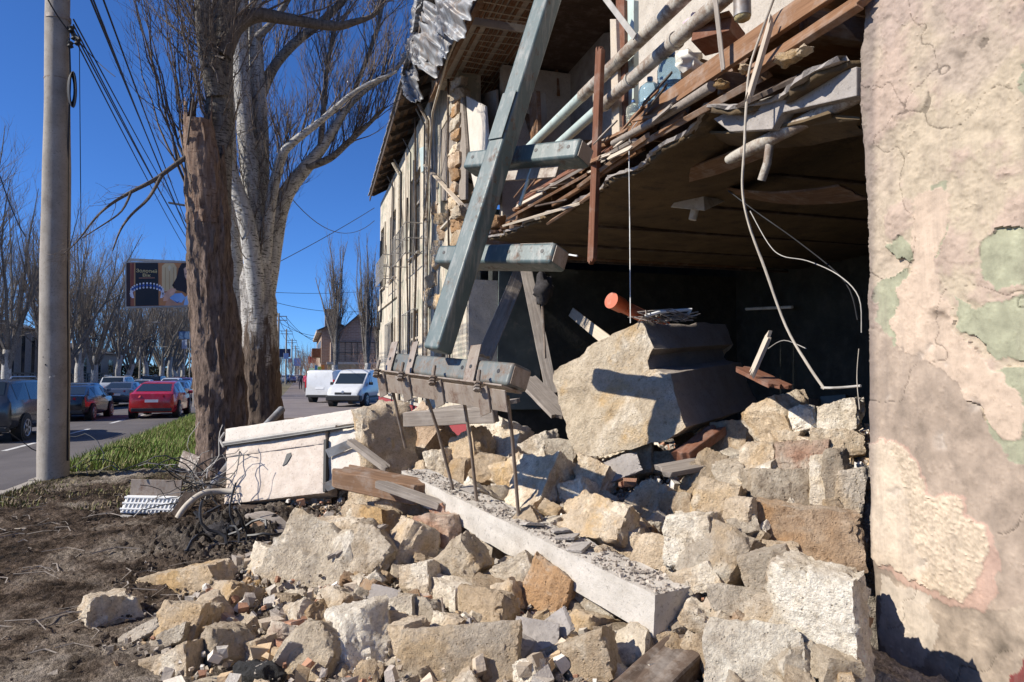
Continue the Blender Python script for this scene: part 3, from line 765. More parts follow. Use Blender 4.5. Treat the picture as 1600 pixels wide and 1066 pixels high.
# ---------------------------------------------------------------- upper floor, ceilings, rooms
# edge of the ground floor ceiling as it hangs torn along the street front
EDGE = [(770, 372), (800, 362), (850, 338), (905, 321), (945, 288), (985, 268), (1030, 242), (1072, 208), (1104, 166), (1150, 172), (1230, 150), (1345, 78)]
ep = [at_x(px, py, 2.97) for px, py in EDGE]
def make_ceiling():
    r = random.Random(3); V, Fc = [], []
    ysamp = np.linspace(max(p.y for p in ep), 3.12, 150); yy = np.array([p.y for p in ep]); zz = np.array([p.z for p in ep])
    o_ = np.argsort(yy); zs_ = np.interp(ysamp, yy[o_], zz[o_]); xs_ = np.array([0, .03, .1, .25, .5, .9, 1.5, 2.4, 3.6, 6.0])
    for i, y in enumerate(ysamp):
        j0 = r.uniform(-.03, .03) + .05 * math.sin(y * 7)
        for k, u in enumerate(xs_):
            t = min(u / 1.6, 1)
            V.append((2.97 + u + (j0 if k == 0 else 0), y, zs_[i] * (1 - t) + 3.62 * t - .04 * math.sin(u * 2.2 + y) * t * (1 - t) * 4 + (r.uniform(-.012, .012) if k == 0 else 0)))
    n = len(xs_)
    for i in range(len(ysamp) - 1):
        for k in range(n - 1): Fc.append((i * n + k, i * n + k + 1, (i + 1) * n + k + 1, (i + 1) * n + k))
    m = MB().add(V, Fc); o = m.build('ground_floor_ceiling', 'ceiling', house, 60)
    s = o.modifiers.new('thickness', 'SOLIDIFY'); s.thickness = .04; s.offset = 1
    # the torn edge: a crumbling strip of lath and plaster
    V, Fc = [], []
    for i, y in enumerate(ysamp):
        a = -.005 + r.uniform(0, .012)
        for dx, dz in ((-.012 - r.uniform(0, .03), -.004), (-.02 - r.uniform(0, .03), .02 + a), (.02, .035 + a), (.03, .0)):
            V.append((2.965 + dx + .05 * math.sin(y * 7), y + r.uniform(-.01, .01), zs_[i] + dz))
    for i in range(len(ysamp) - 1):
        for k in range(4): Fc.append((i * 4 + k, i * 4 + (k + 1) % 4, (i + 1) * 4 + (k + 1) % 4, (i + 1) * 4 + k))
    MB().add(V, Fc).build('torn_ceiling_edge', 'plaster_grey', house)
    for k in range(6):
        y = 4.2 + k * 1.35
        MB().beam((3.6, y, 3.56), (9.0, y + .05, 3.585), .05, .035).build('ceiling_batten', 'wood_dark', house)
make_ceiling()
for k in range(10):
    y = 3.5 + k * .93
    plank('floor_joist', None, None, (3.02 + .1 * math.sin(k * 3), y, 3.83), (8.9, y, 3.83), .09, .16, 'wood_brown', parent=house, broken=.05, seed=k)
bx = 3.05
for k in range(26):
    y0 = 3.15 + k * .365
    plank('floor_board', None, None, (bx + rng.uniform(-.12, .12), y0 + .18, 3.975), (8.9, y0 + .18, 3.975), .355, .04, 'wood_orange' if k % 3 else 'wood_brown', parent=house, broken=.07, seed=40 + k)
# rooms of the upper floor
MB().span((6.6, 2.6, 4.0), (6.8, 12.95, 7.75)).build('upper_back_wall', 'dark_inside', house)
q0, q1 = at_x(983, 100, 4.15), at_x(1135, 0, 4.15)
MB().span((4.15, 3.1, 4.0), (4.3, q0.y, 7.7)).build('upper_room_wall', 'plaster_pale', house)
MB().span((3.75, 12.75, 4.0), (6.6, 12.95, 7.75)).build('upper_cross_wall', 'plaster_pale', house)
MB().span((3.2, 3.07, 4.0), (4.15, 3.2, 7.7)).build('upper_side_wall', 'plaster_grey', house)
m = MB(); m.span((3.98, 2.9, 7.82), (8.9, 12.9, 7.92)); m.build('attic_floor', 'wood_dark', house)
def px_board(name, pts, x, th, mat, parent=house, label=None, dirv=None, bevel=.006):
    P = [at_x(px, py, x) for px, py in pts]
    o = MB().prism(P, dirv or (th, 0, 0)).build(name, mat, parent, bevel=bevel)
    if label: o['label'] = label
    return o
px_board('door_leaf', [(676, 160), (700, 151), (722, 152), (728, 232), (727, 312), (690, 314), (682, 240)], 3.02, .06, 'wood_grey')
px_board('door_leaf', [(722, 146), (757, 166), (763, 240), (763, 306), (745, 316), (730, 240)], 3.10, .05, 'panel_edge')
px_board('doorway_board', [(668, 190), (677, 186), (683, 318), (674, 330)], 2.97, .08, 'wood_pale')
px_board('doorway_board', [(655, 232), (668, 226), (668, 262), (658, 270)], 2.95, .08, 'pipe_mint')
px_board('wall_panel', [(745, 150), (775, 140), (778, 320), (764, 322)], 3.6, .05, 'plaster_grey')
px_board('wall_panel', [(868, 130), (893, 58), (957, 50), (960, 215), (880, 222)], 5.2, .06, 'plaster_grey')
px_board('wall_panel', [(842, 105), (868, 98), (872, 150), (846, 152)], 4.9, .05, 'wood_orange')
px_board('doorway_board', [(778, 120), (786, 112), (792, 300), (782, 306)], 4.2, .08, 'wood_dark')
px_board('wall_panel', [(826, 150), (838, 142), (842, 262), (830, 268)], 4.0, .08, 'wood_orange')
px_board('wall_panel', [(790, 190), (832, 190), (836, 300), (800, 310)], 4.6, .05, 'plaster_pale')
plank('fallen_lath', None, None, at_x(664, 258, 2.9), at_x(722, 321, 2.85), .10, .03, 'wood_pale', parent=house, broken=.05, seed=3)
plank('fallen_lath', None, None, at_x(700, 246, 3.3), at_x(737, 286, 3.2), .08, .03, 'wood_dark', parent=house, broken=.05, seed=4)
plank('fallen_lath', None, None, at_x(825, 180, 4.2), at_x(850, 262, 4.0), .16, .04, 'wood_orange', parent=house, broken=.06, seed=5)
plank('fallen_lath', None, None, at_x(846, 150, 4.4), at_x(852, 230, 4.3), .16, .05, 'wood_pale', parent=house, broken=.06, seed=6)
# piece of the attic ceiling hanging out over the street: plaster on laths
za = 7.82
seg = [(14.55, 11.6, 0.0), (11.45, 8.2, .06)]
for a, b, dz in seg:
    m = MB(); n = 40; r = random.Random(int(a)); V, Fc = [], []
    for i in range(n + 1):
        y = a + (b - a) * i / n; j = r.uniform(-.05, .05)
        for xx, zz in ((2.70 + j, .03), (2.68 + j * .6, .24 + r.uniform(-.03, .05)), (3.98 + r.uniform(-.03, .03), .22), (3.98, .03)): V.append((xx, y, za + dz + zz))
    for i in range(n):
        for k in range(4): Fc.append((i * 4 + k, (i + 1) * 4 + k, (i + 1) * 4 + (k + 1) % 4, i * 4 + (k + 1) % 4))
    Fc += [(0, 1, 2, 3), (n * 4 + 3, n * 4 + 2, n * 4 + 1, n * 4)]
    m.add(V, Fc); m.build('hanging_attic_ceiling', 'plaster_pale', house)
    for k in range(14):
        if r.random() < .15: continue
        x = 2.78 + k * .088 + r.uniform(-.02, .02); MB().beam((x, a - .05, za + dz + .012), (x + .01, b + .04, za + dz + .012), .058, .022).build('lath', 'wood_orange', house)
    for k in range(int((a - b) / .24)):
        y = a - .12 - k * .24; MB().beam((2.74 + r.uniform(0, .4), y + r.uniform(-.05, .05), za + dz - .008), (3.98 - r.uniform(0, .3), y + r.uniform(-.06, .06), za + dz - .008), .02, .012).build('lath', 'wood_pale', house)
plank('ceiling_beam', None, None, (2.72, 8.0, za - .1), (2.70, 14.9, za - .06), .10, .14, 'wood_brown', parent=house, broken=.1, seed=8)
MB().tube([(2.62, 7.0, 8.1), (2.6, 10.2, 7.72), (2.6, 12.6, 7.62), (2.62, 14.2, 7.2), (2.75, 15.4, 6.2), (2.85, 16.6, 5.4)], .025, 6).build('sagging_cable', 'cable_tan', house, 60)
plank('eave_plank', None, None, (2.7, 9.3, 8.45), (2.75, 14.4, 8.45), .22, .05, 'wood_pale', up=(1, 0, .4), parent=house, broken=.15, seed=9)
plank('eave_plank', None, None, (2.55, 13.4, 8.35), (3.3, 12.4, 8.9), .25, .05, 'wood_brown', parent=house, broken=.15, seed=10)
for k in range(9):
    plank('broken_rafter', None, None, (2.6 + rng.uniform(-.1, .2), 12.9 + k * .2 + rng.uniform(-.1, .1), 8.2 + rng.uniform(-.4, .3)), (3.5 + rng.uniform(-.3, .5), 13.0 + k * .25 + rng.uniform(-.5, .5), 8.4 + rng.uniform(-.3, .6)), .06 + .05 * rng.random(), .04, rng.choice(['wood_dark', 'wood_brown', 'wood_orange']), parent=house, broken=.1, seed=100 + k)
# heating pipes left hanging along the lost front wall
def along(px, py, x): return at_x(px, py, x)
hp = thing('heating_pipe', 'upper of two long heating pipes hanging bare along the open upper room', 'pipe', along(845, 213, 3.08), 'bare heating pipes')
a, b = along(845, 213, 3.08), along(1062, 2, 3.1)
d_ = (b - a)
MB().tube([a - d_ * .18, a, a + d_ * .42], .062, 14).build('pipe_length', 'pipe_mint', hp, 40)
MB().tube([a + d_ * .4, b, a + d_ * 1.6], .068, 14).build('pipe_length', 'pipe_white', hp, 40)
hp2 = thing('heating_pipe', 'lower of two long heating pipes, its far length mint green', 'pipe', along(886, 214, 3.02), 'bare heating pipes')
a, b = along(886, 214, 3.02), along(1128, 0, 3.04); d_ = b - a
MB().tube([a - d_ * .2, a, a + d_ * .27], .058, 14).build('pipe_length', 'pipe_mint', hp2, 40)
MB().tube([a + d_ * .24, a + d_ * .35, b, a + d_ * 1.5], [.056, .062, .066, .066], 14).build('pipe_length', 'pipe_white', hp2, 40)
for t_ in (.33, .52, .78): MB().tube([a + d_ * t_, a + d_ * (t_ + .012)], .078, 14).build('pipe_collar', 'pipe_white', hp2, 40)
# window post remnants
px_board('window_post', [(953, 30), (962, 30), (968, 212), (956, 212)], 3.12, .08, 'wood_pale', bevel=.004)
px_board('window_post', [(962, 0), (975, 0), (977, 205), (967, 210)], 3.16, .07, 'wood_red', bevel=.004)
px_board('window_post', [(977, 0), (990, 0), (990, 196), (978, 204)], 3.2, .06, 'pipe_mint', bevel=.004)
tag(plank('hanging_moulding', None, None, at_x(938, 78, 2.86), at_x(925, 408, 2.84), .085, .06, 'wood_red', up=(-1, -.4, 0), broken=.04, seed=12), 'long red brown wooden moulding hanging upright in the opening', 'wood trim')
tag(plank('metal_strip', None, None, at_x(944, -5, 2.9), at_x(992, 58, 2.95), .06, .012, 'cable_grey', up=(-1, 0, .3), seed=13), 'thin grey metal strip slanting above the heating pipes', 'metal strip')
# boards along the torn floor edge; each one is loose
FB = [((990, 193), (1330, -40), 2.92, .17, .035, 'wood_orange', 'long orange board running along the torn floor edge under the bottles', (-1, 0, .15)),
      ((978, 238), (1190, 122), 2.94, .10, .05, 'wood_brown', 'brown floor plank below the grey pole at the torn edge', (-.6, 0, 1)),
      ((1182, 108), (1352, -2), 2.9, .10, .05, 'wood_orange', 'orange brown plank sticking out over the ceiling beside the standing wall', (-1, 0, .5)),
      ((1036, 205), (1066, 184), 2.93, .08, .05, 'wood_orange', 'short sawn orange stub of board below the floor edge', (-1, 0, .5)),
      ((800, 338), (925, 268), 2.9, .17, .03, 'wood_orange', 'lowest orange board slipping down from the torn floor', (-.6, 0, 1)),
      ((815, 312), (960, 228), 2.94, .15, .03, 'wood_red', 'red brown board wedged behind the lowest orange board', (-.8, 0, .8)),
      ((845, 300), (985, 222), 2.88, .07, .03, 'wood_grey', 'narrow grey lath lying over the slipped boards', (-.5, 0, 1)),
      ((870, 318), (1000, 235), 2.95, .12, .035, 'wood_orange', 'orange board with splintered end under the narrow grey lath', (-.4, 0, 1)),
      ((790, 352), (905, 318), 2.86, .06, .03, 'wood_pale', 'pale lath along the rim of the sagging ceiling', (-.4, 0, 1)),
      ((905, 292), (1010, 214), 2.9, .06, .04, 'wood_brown', 'brown batten sticking out of the broken floor layers', (-.4, 0, 1)),
      ((862, 345), (930, 300), 2.92, .10, .03, 'wood_brown', 'dull brown board end hanging above the ceiling rim', (-.7, 0, .7)),
      ((930, 268), (1075, 172), 2.98, .12, .03, 'wood_dark', 'dark board tucked under the brown floor plank', (-1, 0, .4)),
      ((1165, 160), (1245, 122), 2.95, .07, .03, 'wood_dark', 'dark lath above the grey plaster slab', (-.6, 0, .9)),
      ((740, 300), (800, 262), 3.05, .14, .03, 'wood_brown', 'brown board behind the blue steel shaft at floor level', (-.7, 0, .7))]
for i, (p, q, x, w, h, mt, lb, up) in enumerate(FB):
    plank('floor_plank', lb, 'plank', at_x(*p, x), at_x(*q, x + .02 * (i % 3)), w, h, mt, up=up, broken=.08, seed=200 + i, group='loose boards of the torn floor', twist=rng.uniform(-.2, .2))
o = MB().tube([at_x(958, 224, 2.88), at_x(1040, 180, 2.86), at_x(1112, 135, 2.86)], [.03, .034, .042], 9).build('wooden_pole', 'wood_grey', None, 50); tag(o, 'round grey pole lying along the torn floor edge', 'pole')
r_ = random.Random(5)
for i in range(34):   # splinters and small broken laths
    px = r_.uniform(800, 1010); py = 372 - (px - 770) * .68 - r_.uniform(0, 52); x = r_.uniform(2.82, 3.0); L = r_.uniform(20, 60); an = r_.uniform(-.9, -.2)
    plank('splinter', 'short splintered lath in the tangle under the torn floor', 'splinter', at_x(px, py, x), at_x(px + L * math.cos(an), py + L * math.sin(an), x + r_.uniform(-.12, .12)), r_.uniform(.02, .06), .015, r_.choice(['wood_pale', 'wood_brown', 'wood_orange', 'wood_grey', 'wood_dark']), up=(-1, 0, .5), broken=.05, seed=300 + i, group='splinters along the torn floor')
for i, (p, q, w) in enumerate((((1120, 215, 3.3), (1330, 190, 3.2), .30), ((1010, 285, 3.6), (1180, 235, 3.5), .22), ((880, 345, 3.5), (1010, 300, 3.6), .2), ((1150, 300, 4.4), (1335, 300, 4.2), .3))):
    o = plank('ceiling_board', None, None, at_x(p[0], p[1], p[2]), at_x(q[0], q[1], q[2]), w, .02, 'wood_brown' if i % 2 else 'ceiling', up=(.3, 0, 1), parent=house, broken=.12, seed=700 + i, bow=-.06)
# hanging plaster slab with white pipe beside the standing wall
px_board('plaster_slab', [(1114, 186), (1150, 168), (1205, 150), (1338, 104), (1338, 150), (1222, 176), (1206, 202), (1140, 206)], 3.02, .10, 'plaster_grey')
wp = thing('ceiling_pipe', 'thick off-white pipe under the ceiling, broken off with a short bent branch', 'pipe', at_x(1140, 250, 3.13))
a, b = at_x(1146, 246, 3.13), at_x(1336, 151, 3.13)
MB().tube([at_x(1138, 250, 3.13), a, a + (b - a) * .15], [.034, .042, .046], 14).build('pipe_length', 'pipe_white', wp, 40)
MB().tube([a + (b - a) * .12, b, b + (b - a) * .12], .048, 14).build('pipe_length', 'pipe_white', wp, 40)
MB().tube([at_x(1203, 224, 3.13), at_x(1199, 255, 3.13), at_x(1190, 282, 3.12)], .03, 10).build('pipe_branch', 'pipe_white', wp, 40)
# things in the upper room
def pet(r): t = NT('clear_plastic'); t.b.inputs['Transmission Weight'].default_value = .85; t.out(r, .08, spec=.5); t.b.inputs['IOR'].default_value = 1.15; return t.m
MAT['pet_blue'] = pet((.45, .68, .85)); MAT['pet_clear'] = pet((.75, .78, .70))
def jug(px, py, x, s, mat, label, ribs=3):
    c = at_x(px, py, x); c.z = 4.02
    t = thing('water_bottle', label, 'bottle', c, 'water bottles on the torn floor')
    prof = [(.02, 0), (.125, 0), (.135, .02), (.135, .10), (.128, .11), (.135, .12), (.135, .20), (.128, .21), (.135, .22), (.135, .30), (.12, .35), (.06, .40), (.03, .415), (.03, .44)]
    MB().lathe(c, [(r * s, z * s) for r, z in prof], 24).build('bottle_body', mat, t, 50)
    MB().lathe(c, [(.1 * s, .004), (.125 * s, .012), (.126 * s, .16 * s), (.02, .162 * s)], 24).build('water_fill', mat, t, 50)
    MB().lathe(c + Vector((0, 0, .435 * s)), [(.034 * s, 0), (.034 * s, .035 * s), (.02 * s, .04 * s)], 16).build('bottle_cap', simple('cap_blue', (.05, .15, .4), .4), t, 50)
jug(1016, 160, 3.12, .82, 'pet_blue', 'pale blue plastic water bottle between the small ribbed bottle and a taller one')
jug(1050, 130, 3.12, .95, 'pet_blue', 'tallest blue plastic water bottle on the torn floor beside white cloth')
jug(990, 178, 3.08, .55, 'pet_clear', 'small clear ribbed bottle at the end of the bottle row')
def cloth(name, px, py, x, s, mat, label, seed, flat=.7):
    c = at_x(px, py, x); m = MB(); n = 14
    for i in range(n + 1):
        for j in range(n + 1):
            th, ph = PI * i / n, 2 * PI * j / n
            q = np.array([[math.sin(th) * math.cos(ph), math.sin(th) * math.sin(ph), math.cos(th)]]); r = s * (1 + .45 * float(fbm(q * 1.7 + seed, 3)[0]))
            m.v.append(c + Vector((q[0, 0] * r, q[0, 1] * r, q[0, 2] * r * flat)))
    for i in range(n):
        for j in range(n): a_ = i * (n + 1) + j; m.f.append((a_, a_ + 1, a_ + n + 2, a_ + n + 1))
    o = m.build(name, mat, None, 60); tag(o, label, 'cloth' if 'cloth' in name else name.split('_')[-1]); return o
cloth('white_cloth', 1078, 98, 3.15, .12, simple('cloth_white', (.66, .62, .54), .9), 'crumpled off-white cloth next to the tallest water bottle', 1)
cloth('pink_cloth', 1098, 38, 3.3, .14, simple('cloth_pink', (.62, .45, .52), .9, .2, 14), 'crumpled pink and white cloth above the red box', 2)
t = thing('red_box', 'small red brown wooden box lying open on the torn floor', 'box', at_x(1122, 58, 3.2))
c = at_x(1122, 58, 3.2)
MB().box(c, (.24, .34, .12), Euler((.1, .2, .5)).to_matrix()).build('box_body', 'wood_red', t, bevel=.006)
MB().box(c + Vector((-.02, 0, .075)), (.26, .36, .02), Euler((.12, .3, .5)).to_matrix()).build('box_lid', 'wood_orange', t, bevel=.004)
t = thing('hanging_can', 'short metal can with yellow foam stuffed in its open end', 'can', at_x(1160, 12, 3.0))
c = at_x(1160, 26, 3.0)
MB().tube([c, c + Vector((0, 0, .3))], .062, 16).build('can_body', 'galv', t, 40)
MB().lathe(c + Vector((0, 0, -.02)), [(.03, -.015), (.055, 0), (.06, .03)], 12).build('foam_plug', simple('foam', (.5, .42, .22), .9, .3, 20, bump=.02), t, 50)
tag(plank('hanging_strap', None, None, at_x(1117, -6, 2.82), at_x(1130, 108, 2.8), .045, .008, 'wood_grey', up=(-1, 0, 0), broken=.02, seed=21), 'flat grey strap dangling in front of the red box', 'strap')
tag(plank('dangling_lath', None, None, at_x(1204, 38, 2.82), at_x(1171, 150, 2.8), .04, .03, 'wood_pale', up=(-1, 0, 0), broken=.06, seed=22), 'splintered pale lath dangling with the long cable', 'lath')
for px, py, s_, lb in ((1128, 132, .05, 'small broken lump of yellow plaster at the end of the grey pole'), (1165, 108, .05, 'lump of crumbled yellow plaster caught on the dangling lath'), (1232, 92, .075, 'long yellow lump of plaster stuck on the orange brown plank'), (1256, 80, .05, 'pale broken plaster lump at the end of the orange brown plank')):
    cloth('plaster_lump', px, py, 2.88, s_, 'stone_ochre', lb, px, .55)['category'] = 'plaster lump'
for i in range(16):
    px = 985 + rng.random() * 200; py = 190 - (px - 990) * .72 - 25 - rng.random() * 50; c = at_x(px, py, 3.35 + rng.random() * .5)
    o = MB().box((c.x, c.y, 4.0 + rng.uniform(.05, .3)), (rng.uniform(.08, .3), rng.uniform(.08, .3), rng.uniform(.03, .2)), Euler((rng.uniform(-.6, .6), rng.uniform(-.6, .6), rng.random() * 3)).to_matrix()).build('household_scrap', rng.choice(['wood_dark', 'plaster_grey', 'wood_brown', 'teal_panel', 'cable_black']), None, bevel=.004)
    tag(o, 'broken piece of household clutter lying behind the bottles on the torn floor', 'scrap', 'household clutter on the torn floor')

# ---------------------------------------------------------------- the dark room below
PY = 12.62
def y_board(name, pts, y, th, mat, label=None, cat=None):
    o = MB().prism([at_y(px, py, y) for px, py in pts], (0, th, 0)).build(name, mat, None if cat else house, bevel=.006)
    if cat: tag(o, label, cat)
    return o
y_board('teal_wall_panel', [(776, 640), (780, 400), (838, 400), (846, 640)], 12.5, .04, 'teal_panel')
tag(plank('leaning_timber', None, None, at_y(758, 556, 11.6), at_y(822, 405, 12.2), .27, .12, 'wood_grey', up=(-.3, -1, 0), broken=.05, seed=31), 'weathered timber leaning to one side of the teal wall panel', 'timber', 'timbers leaning at the opening')
tag(plank('leaning_timber', None, None, at_y(862, 612, 9.8), at_y(820, 412, 10.6), .19, .08, 'wood_grey', up=(-.3, -1, 0), broken=.06, seed=32), 'pale splintered timber crossing in front of the dark room', 'timber', 'timbers leaning at the opening')
o = plank('leaning_board', None, None, at_x(893, 488, 4.9), at_x(958, 540, 4.5), .18, .03, 'wood_pale', up=(-1, -.3, .3), broken=.04, seed=33); tag(o, 'sunlit board leaning inside the dark room', 'board')
lp = thing('hanging_lamp', 'broken floodlight with white shade dangling from the dark ceiling', 'lamp', at_x(1090, 300, 4.3))
c = at_x(1092, 318, 4.3); rot = Euler((R(15), R(-22), R(30))).to_matrix()
def frustum(c, a, b, h, rot):
    vs_ = [Vector((sx * a / 2, sy * a / 2 * .7, 0)) for sx, sy in ((-1, -1), (1, -1), (1, 1), (-1, 1))] + [Vector((sx * b / 2, sy * b / 2 * .7, h)) for sx, sy in ((-1, -1), (1, -1), (1, 1), (-1, 1))]
    return MB().add([c + rot @ v for v in vs_], [(0, 1, 5, 4), (1, 2, 6, 5), (2, 3, 7, 6), (3, 0, 4, 7), (4, 5, 6, 7)])
o = frustum(c, .58, .28, .2, rot).build('lamp_shade', 'white_plastic', lp); o.modifiers.new('t', 'SOLIDIFY').thickness = .006
MB().box(c + rot @ Vector((0, 0, .2)), (.30, .22, .16), rot).build('lamp_housing', 'black', lp, bevel=.01)
MB().tube([c + rot @ Vector((-.03, 0, .1)), c + Vector((-.10, -.02, -.2))], .045, 10).build('lamp_tube', 'white_plastic', lp, 40)
MB().tube([c + rot @ Vector((0, 0, .24)), (c.x + .1, c.y + .1, 3.6)], .012, 6).build('lamp_cord', 'cable_black', lp, 40)
for i, (p, q, lb) in enumerate((((1026, 372), (1102, 366), 'white tube rail faintly visible on the dark rear wall'), ((1166, 483), (1238, 480), 'short white rail low on the dark rear wall'))):
    o = MB().tube([at_x(*p, 8.8), at_x(*q, 8.8)], .03, 8).build('wall_rail', 'white_plastic', None, 40); tag(o, lb, 'rail')
for i in range(3):
    c = at_x(1200 + i * 54, 560 + 6 * (i % 3), 6.5 + .3 * (i % 4))
    o = MB().box((c.x, c.y, .8 + .12 * (i % 3)), (.35, .3, .5 + .2 * (i % 2)), Euler((.1 * i, .05 * i, i)).to_matrix()).build('shop_crate', ['plaster_grey', 'wood_dark', 'teal_panel', 'white_plastic'][i % 4], None, bevel=.01)
    tag(o, 'dim dusty crate standing deep inside the dark room', 'crate', 'crates inside the dark room')
    if True: c.z = 0
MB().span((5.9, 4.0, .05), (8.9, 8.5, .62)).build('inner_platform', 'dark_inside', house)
# hanging cables
def cable(name, pts, r, mat, label, cat='cable', group=None, n=6):
    P = [Vector(p) for p in pts]; Q = []
    for i in range(len(P) - 1):   # smooth through the points
        p0, p1, p2, p3 = P[max(i - 1, 0)], P[i], P[i + 1], P[min(i + 2, len(P) - 1)]
        for k in range(5):
            t = k / 5; Q.append(.5 * ((2 * p1) + (p2 - p0) * t + (2 * p0 - 5 * p1 + 4 * p2 - p3) * t * t + (3 * p1 - p0 - 3 * p2 + p3) * t ** 3))
    Q.append(P[-1]); o = MB().tube(Q, r, n).build(name, mat, None, 60); tag(o, label, cat, group); return o
cable('hanging_cable', [at_x(px, py, x) for px, py, x in ((1212, -10, 2.85), (1192, 45, 2.85), (1172, 105, 2.82), (1166, 165, 2.8), (1163, 230, 2.8), (1160, 295, 2.8), (1170, 350, 2.85), (1195, 420, 2.95), (1228, 510, 3.05), (1262, 570, 3.1), (1288, 608, 3.15))], .0095, 'cable_tan', 'long pale cable hanging from the upper floor down to the rubble')
cable('hanging_wire', [at_x(px, py, 2.88) for px, py in ((996, 190), (986, 206), (983, 240), (984, 350), (985, 505))], .0045, 'white_plastic', 'thin white wire hanging straight down onto the big stone block')
cable('loose_wire', [at_x(px, py, 3.4) for px, py in ((1172, 330), (1200, 380), (1222, 400), (1262, 408), (1310, 430), (1342, 465), (1346, 520))], .004, 'cable_grey', 'grey bundle of wires sagging across the dark opening')
cable('loose_wire', [at_x(px, py, 3.5) for px, py in ((1138, 298), (1180, 330), (1250, 380), (1320, 440), (1340, 500))], .005, 'cable_black', 'thin black wire sagging behind the grey bundle')
cable('loose_wire', [at_x(px, py, 3.2) for px, py in ((1200, 545), (1225, 532), (1260, 545))], .003, 'cable_grey', 'short wire loop above the rubble inside the opening')
cable('wall_wire', [at_x(px, py, 3.05) for px, py in ((1342, 545), (1339, 590), (1343, 640))], .003, 'cable_tan', 'short wires hanging down the broken wall end')
cable('floor_rod', [at_x(px, py, 3.15) for px, py in ((1284, 606), (1310, 606), (1345, 603))], .008, 'cable_grey', 'thin horizontal rod above the rubble beside the standing wall', 'rod')
MAT['clump'] = simple('insulation_dark', (.05, .045, .045), .95, .4, 20, bump=.04)
cloth('insulation_clump', 848, 455, 3.3, .15, 'clump', 'dark fuzzy clump of insulation hanging beside the pale timber', 9, 1.4)
cable('hanging_rod', [at_x(px, py, 3.3) for px, py in ((845, 412), (847, 470), (852, 560))], .018, 'rebar', 'thin rod hanging down through the dark insulation clump', 'rod')
cable('insulation_wire', [at_x(px, py, 2.8) for px, py in ((838, 414), (870, 398), (902, 400))], .01, 'white_plastic', 'short pale rod poking out behind the middle crossarm', 'rod')
# ================================================================ stones and debris
def rock_mesh(name, seed, dims, mat, chips=7, rough=.035, rnd=.10, n=9, chip_depth=(.72, .95), smooth=32, notched=1.0):
    r = np.random.RandomState(seed)
    d = np.array(dims, float); m = d.min()
    nn = [max(4, int(min(34, n * (k / m) ** .6))) for k in d]
    V, Fc = [], []
    def face(ax, sgn):
        u, v = [(1, 2), (2, 0), (0, 1)][ax]; o = len(V)
        A, B = np.linspace(-1, 1, nn[u] + 1), np.linspace(-1, 1, nn[v] + 1)
        for a in A:
            for b in B:
                p = [0, 0, 0]; p[ax] = sgn; p[u] = a; p[v] = b; V.append(p)
        for i in range(nn[u]):
            for j in range(nn[v]):
                q = [o + i * (nn[v] + 1) + j, o + (i + 1) * (nn[v] + 1) + j, o + (i + 1) * (nn[v] + 1) + j + 1, o + i * (nn[v] + 1) + j + 1]
                Fc.append(q if sgn > 0 else q[::-1])
    for ax in range(3):
        face(ax, 1); face(ax, -1)
    P = np.array(V, float)
    key = {}; remap = np.zeros(len(P), int); keep = []
    for i, p in enumerate(np.round(P, 5)):
        k = tuple(p)
        if k not in key: key[k] = len(keep); keep.append(i)
        remap[i] = key[k]
    P = P[keep]; Fc = remap[np.array(Fc)]
    # taper and skew so that no block is square
    sk = r.uniform(-.16, .16, 6) * notched
    P = P * (1 + sk[:3] * P[:, [1, 2, 0]]); P[:, 0] += sk[3] * P[:, 2]; P[:, 1] += sk[4] * P[:, 0]
    ae = np.sort(np.abs(P), axis=1)[:, 1]; q0 = P * d / m + seed * 1.9
    notch = np.clip((ae - .70) / .30, 0, 1) * np.clip(fbm(q0 * 1.9, 3, .6) * 1.6, 0, 1)
    P = P * (1 - notched * (.05 + 1.6 * rough) * notch[:, None])
    sph = P / np.maximum(np.linalg.norm(P, axis=1, keepdims=True), 1e-6)
    P = P * (1 - rnd) + sph * rnd * 1.15
    P = P * d / 2
    for k in range(chips):
        nrm = r.choice([-1, 1], 3) * r.uniform(.35, 1, 3)
        if r.rand() < .45: nrm[r.randint(3)] *= .12
        nrm = nrm / d; nrm /= np.linalg.norm(nrm)
        s = P @ nrm; lim = s.max() * r.uniform(*chip_depth); ex = np.maximum(s - lim, 0)
        P = P - ex[:, None] * nrm * .93
    q = P / m + seed * 3.7
    nr = P / d; nr /= np.maximum(np.linalg.norm(nr, axis=1, keepdims=True), 1e-6)
    w = fbm(q * 1.6, 3, .5) * rough * 1.5 + np.abs(fbm(q * 4.2 + 9, 4, .65)) * rough * 1.3 - rough * .5
    P = P + nr * (w * m)[:, None]
    P = P + .012 * m * np.stack([vnoise(q * 9 + a) for a in (1, 40, 80)], 1)
    me = bpy.data.meshes.new(name)
    me.from_pydata(P.tolist(), [], Fc.tolist()); me.update()
    me.materials.append(MAT[mat] if isinstance(mat, str) else mat)
    me.polygons.foreach_set('use_smooth', [True] * len(me.polygons)); me.set_sharp_from_angle(angle=R(smooth))
    return me
CB = Matrix((RGT, Vector((math.sin(YAW), math.cos(YAW), 0)), Vector((0, 0, 1)))).transposed()   # right, away, up
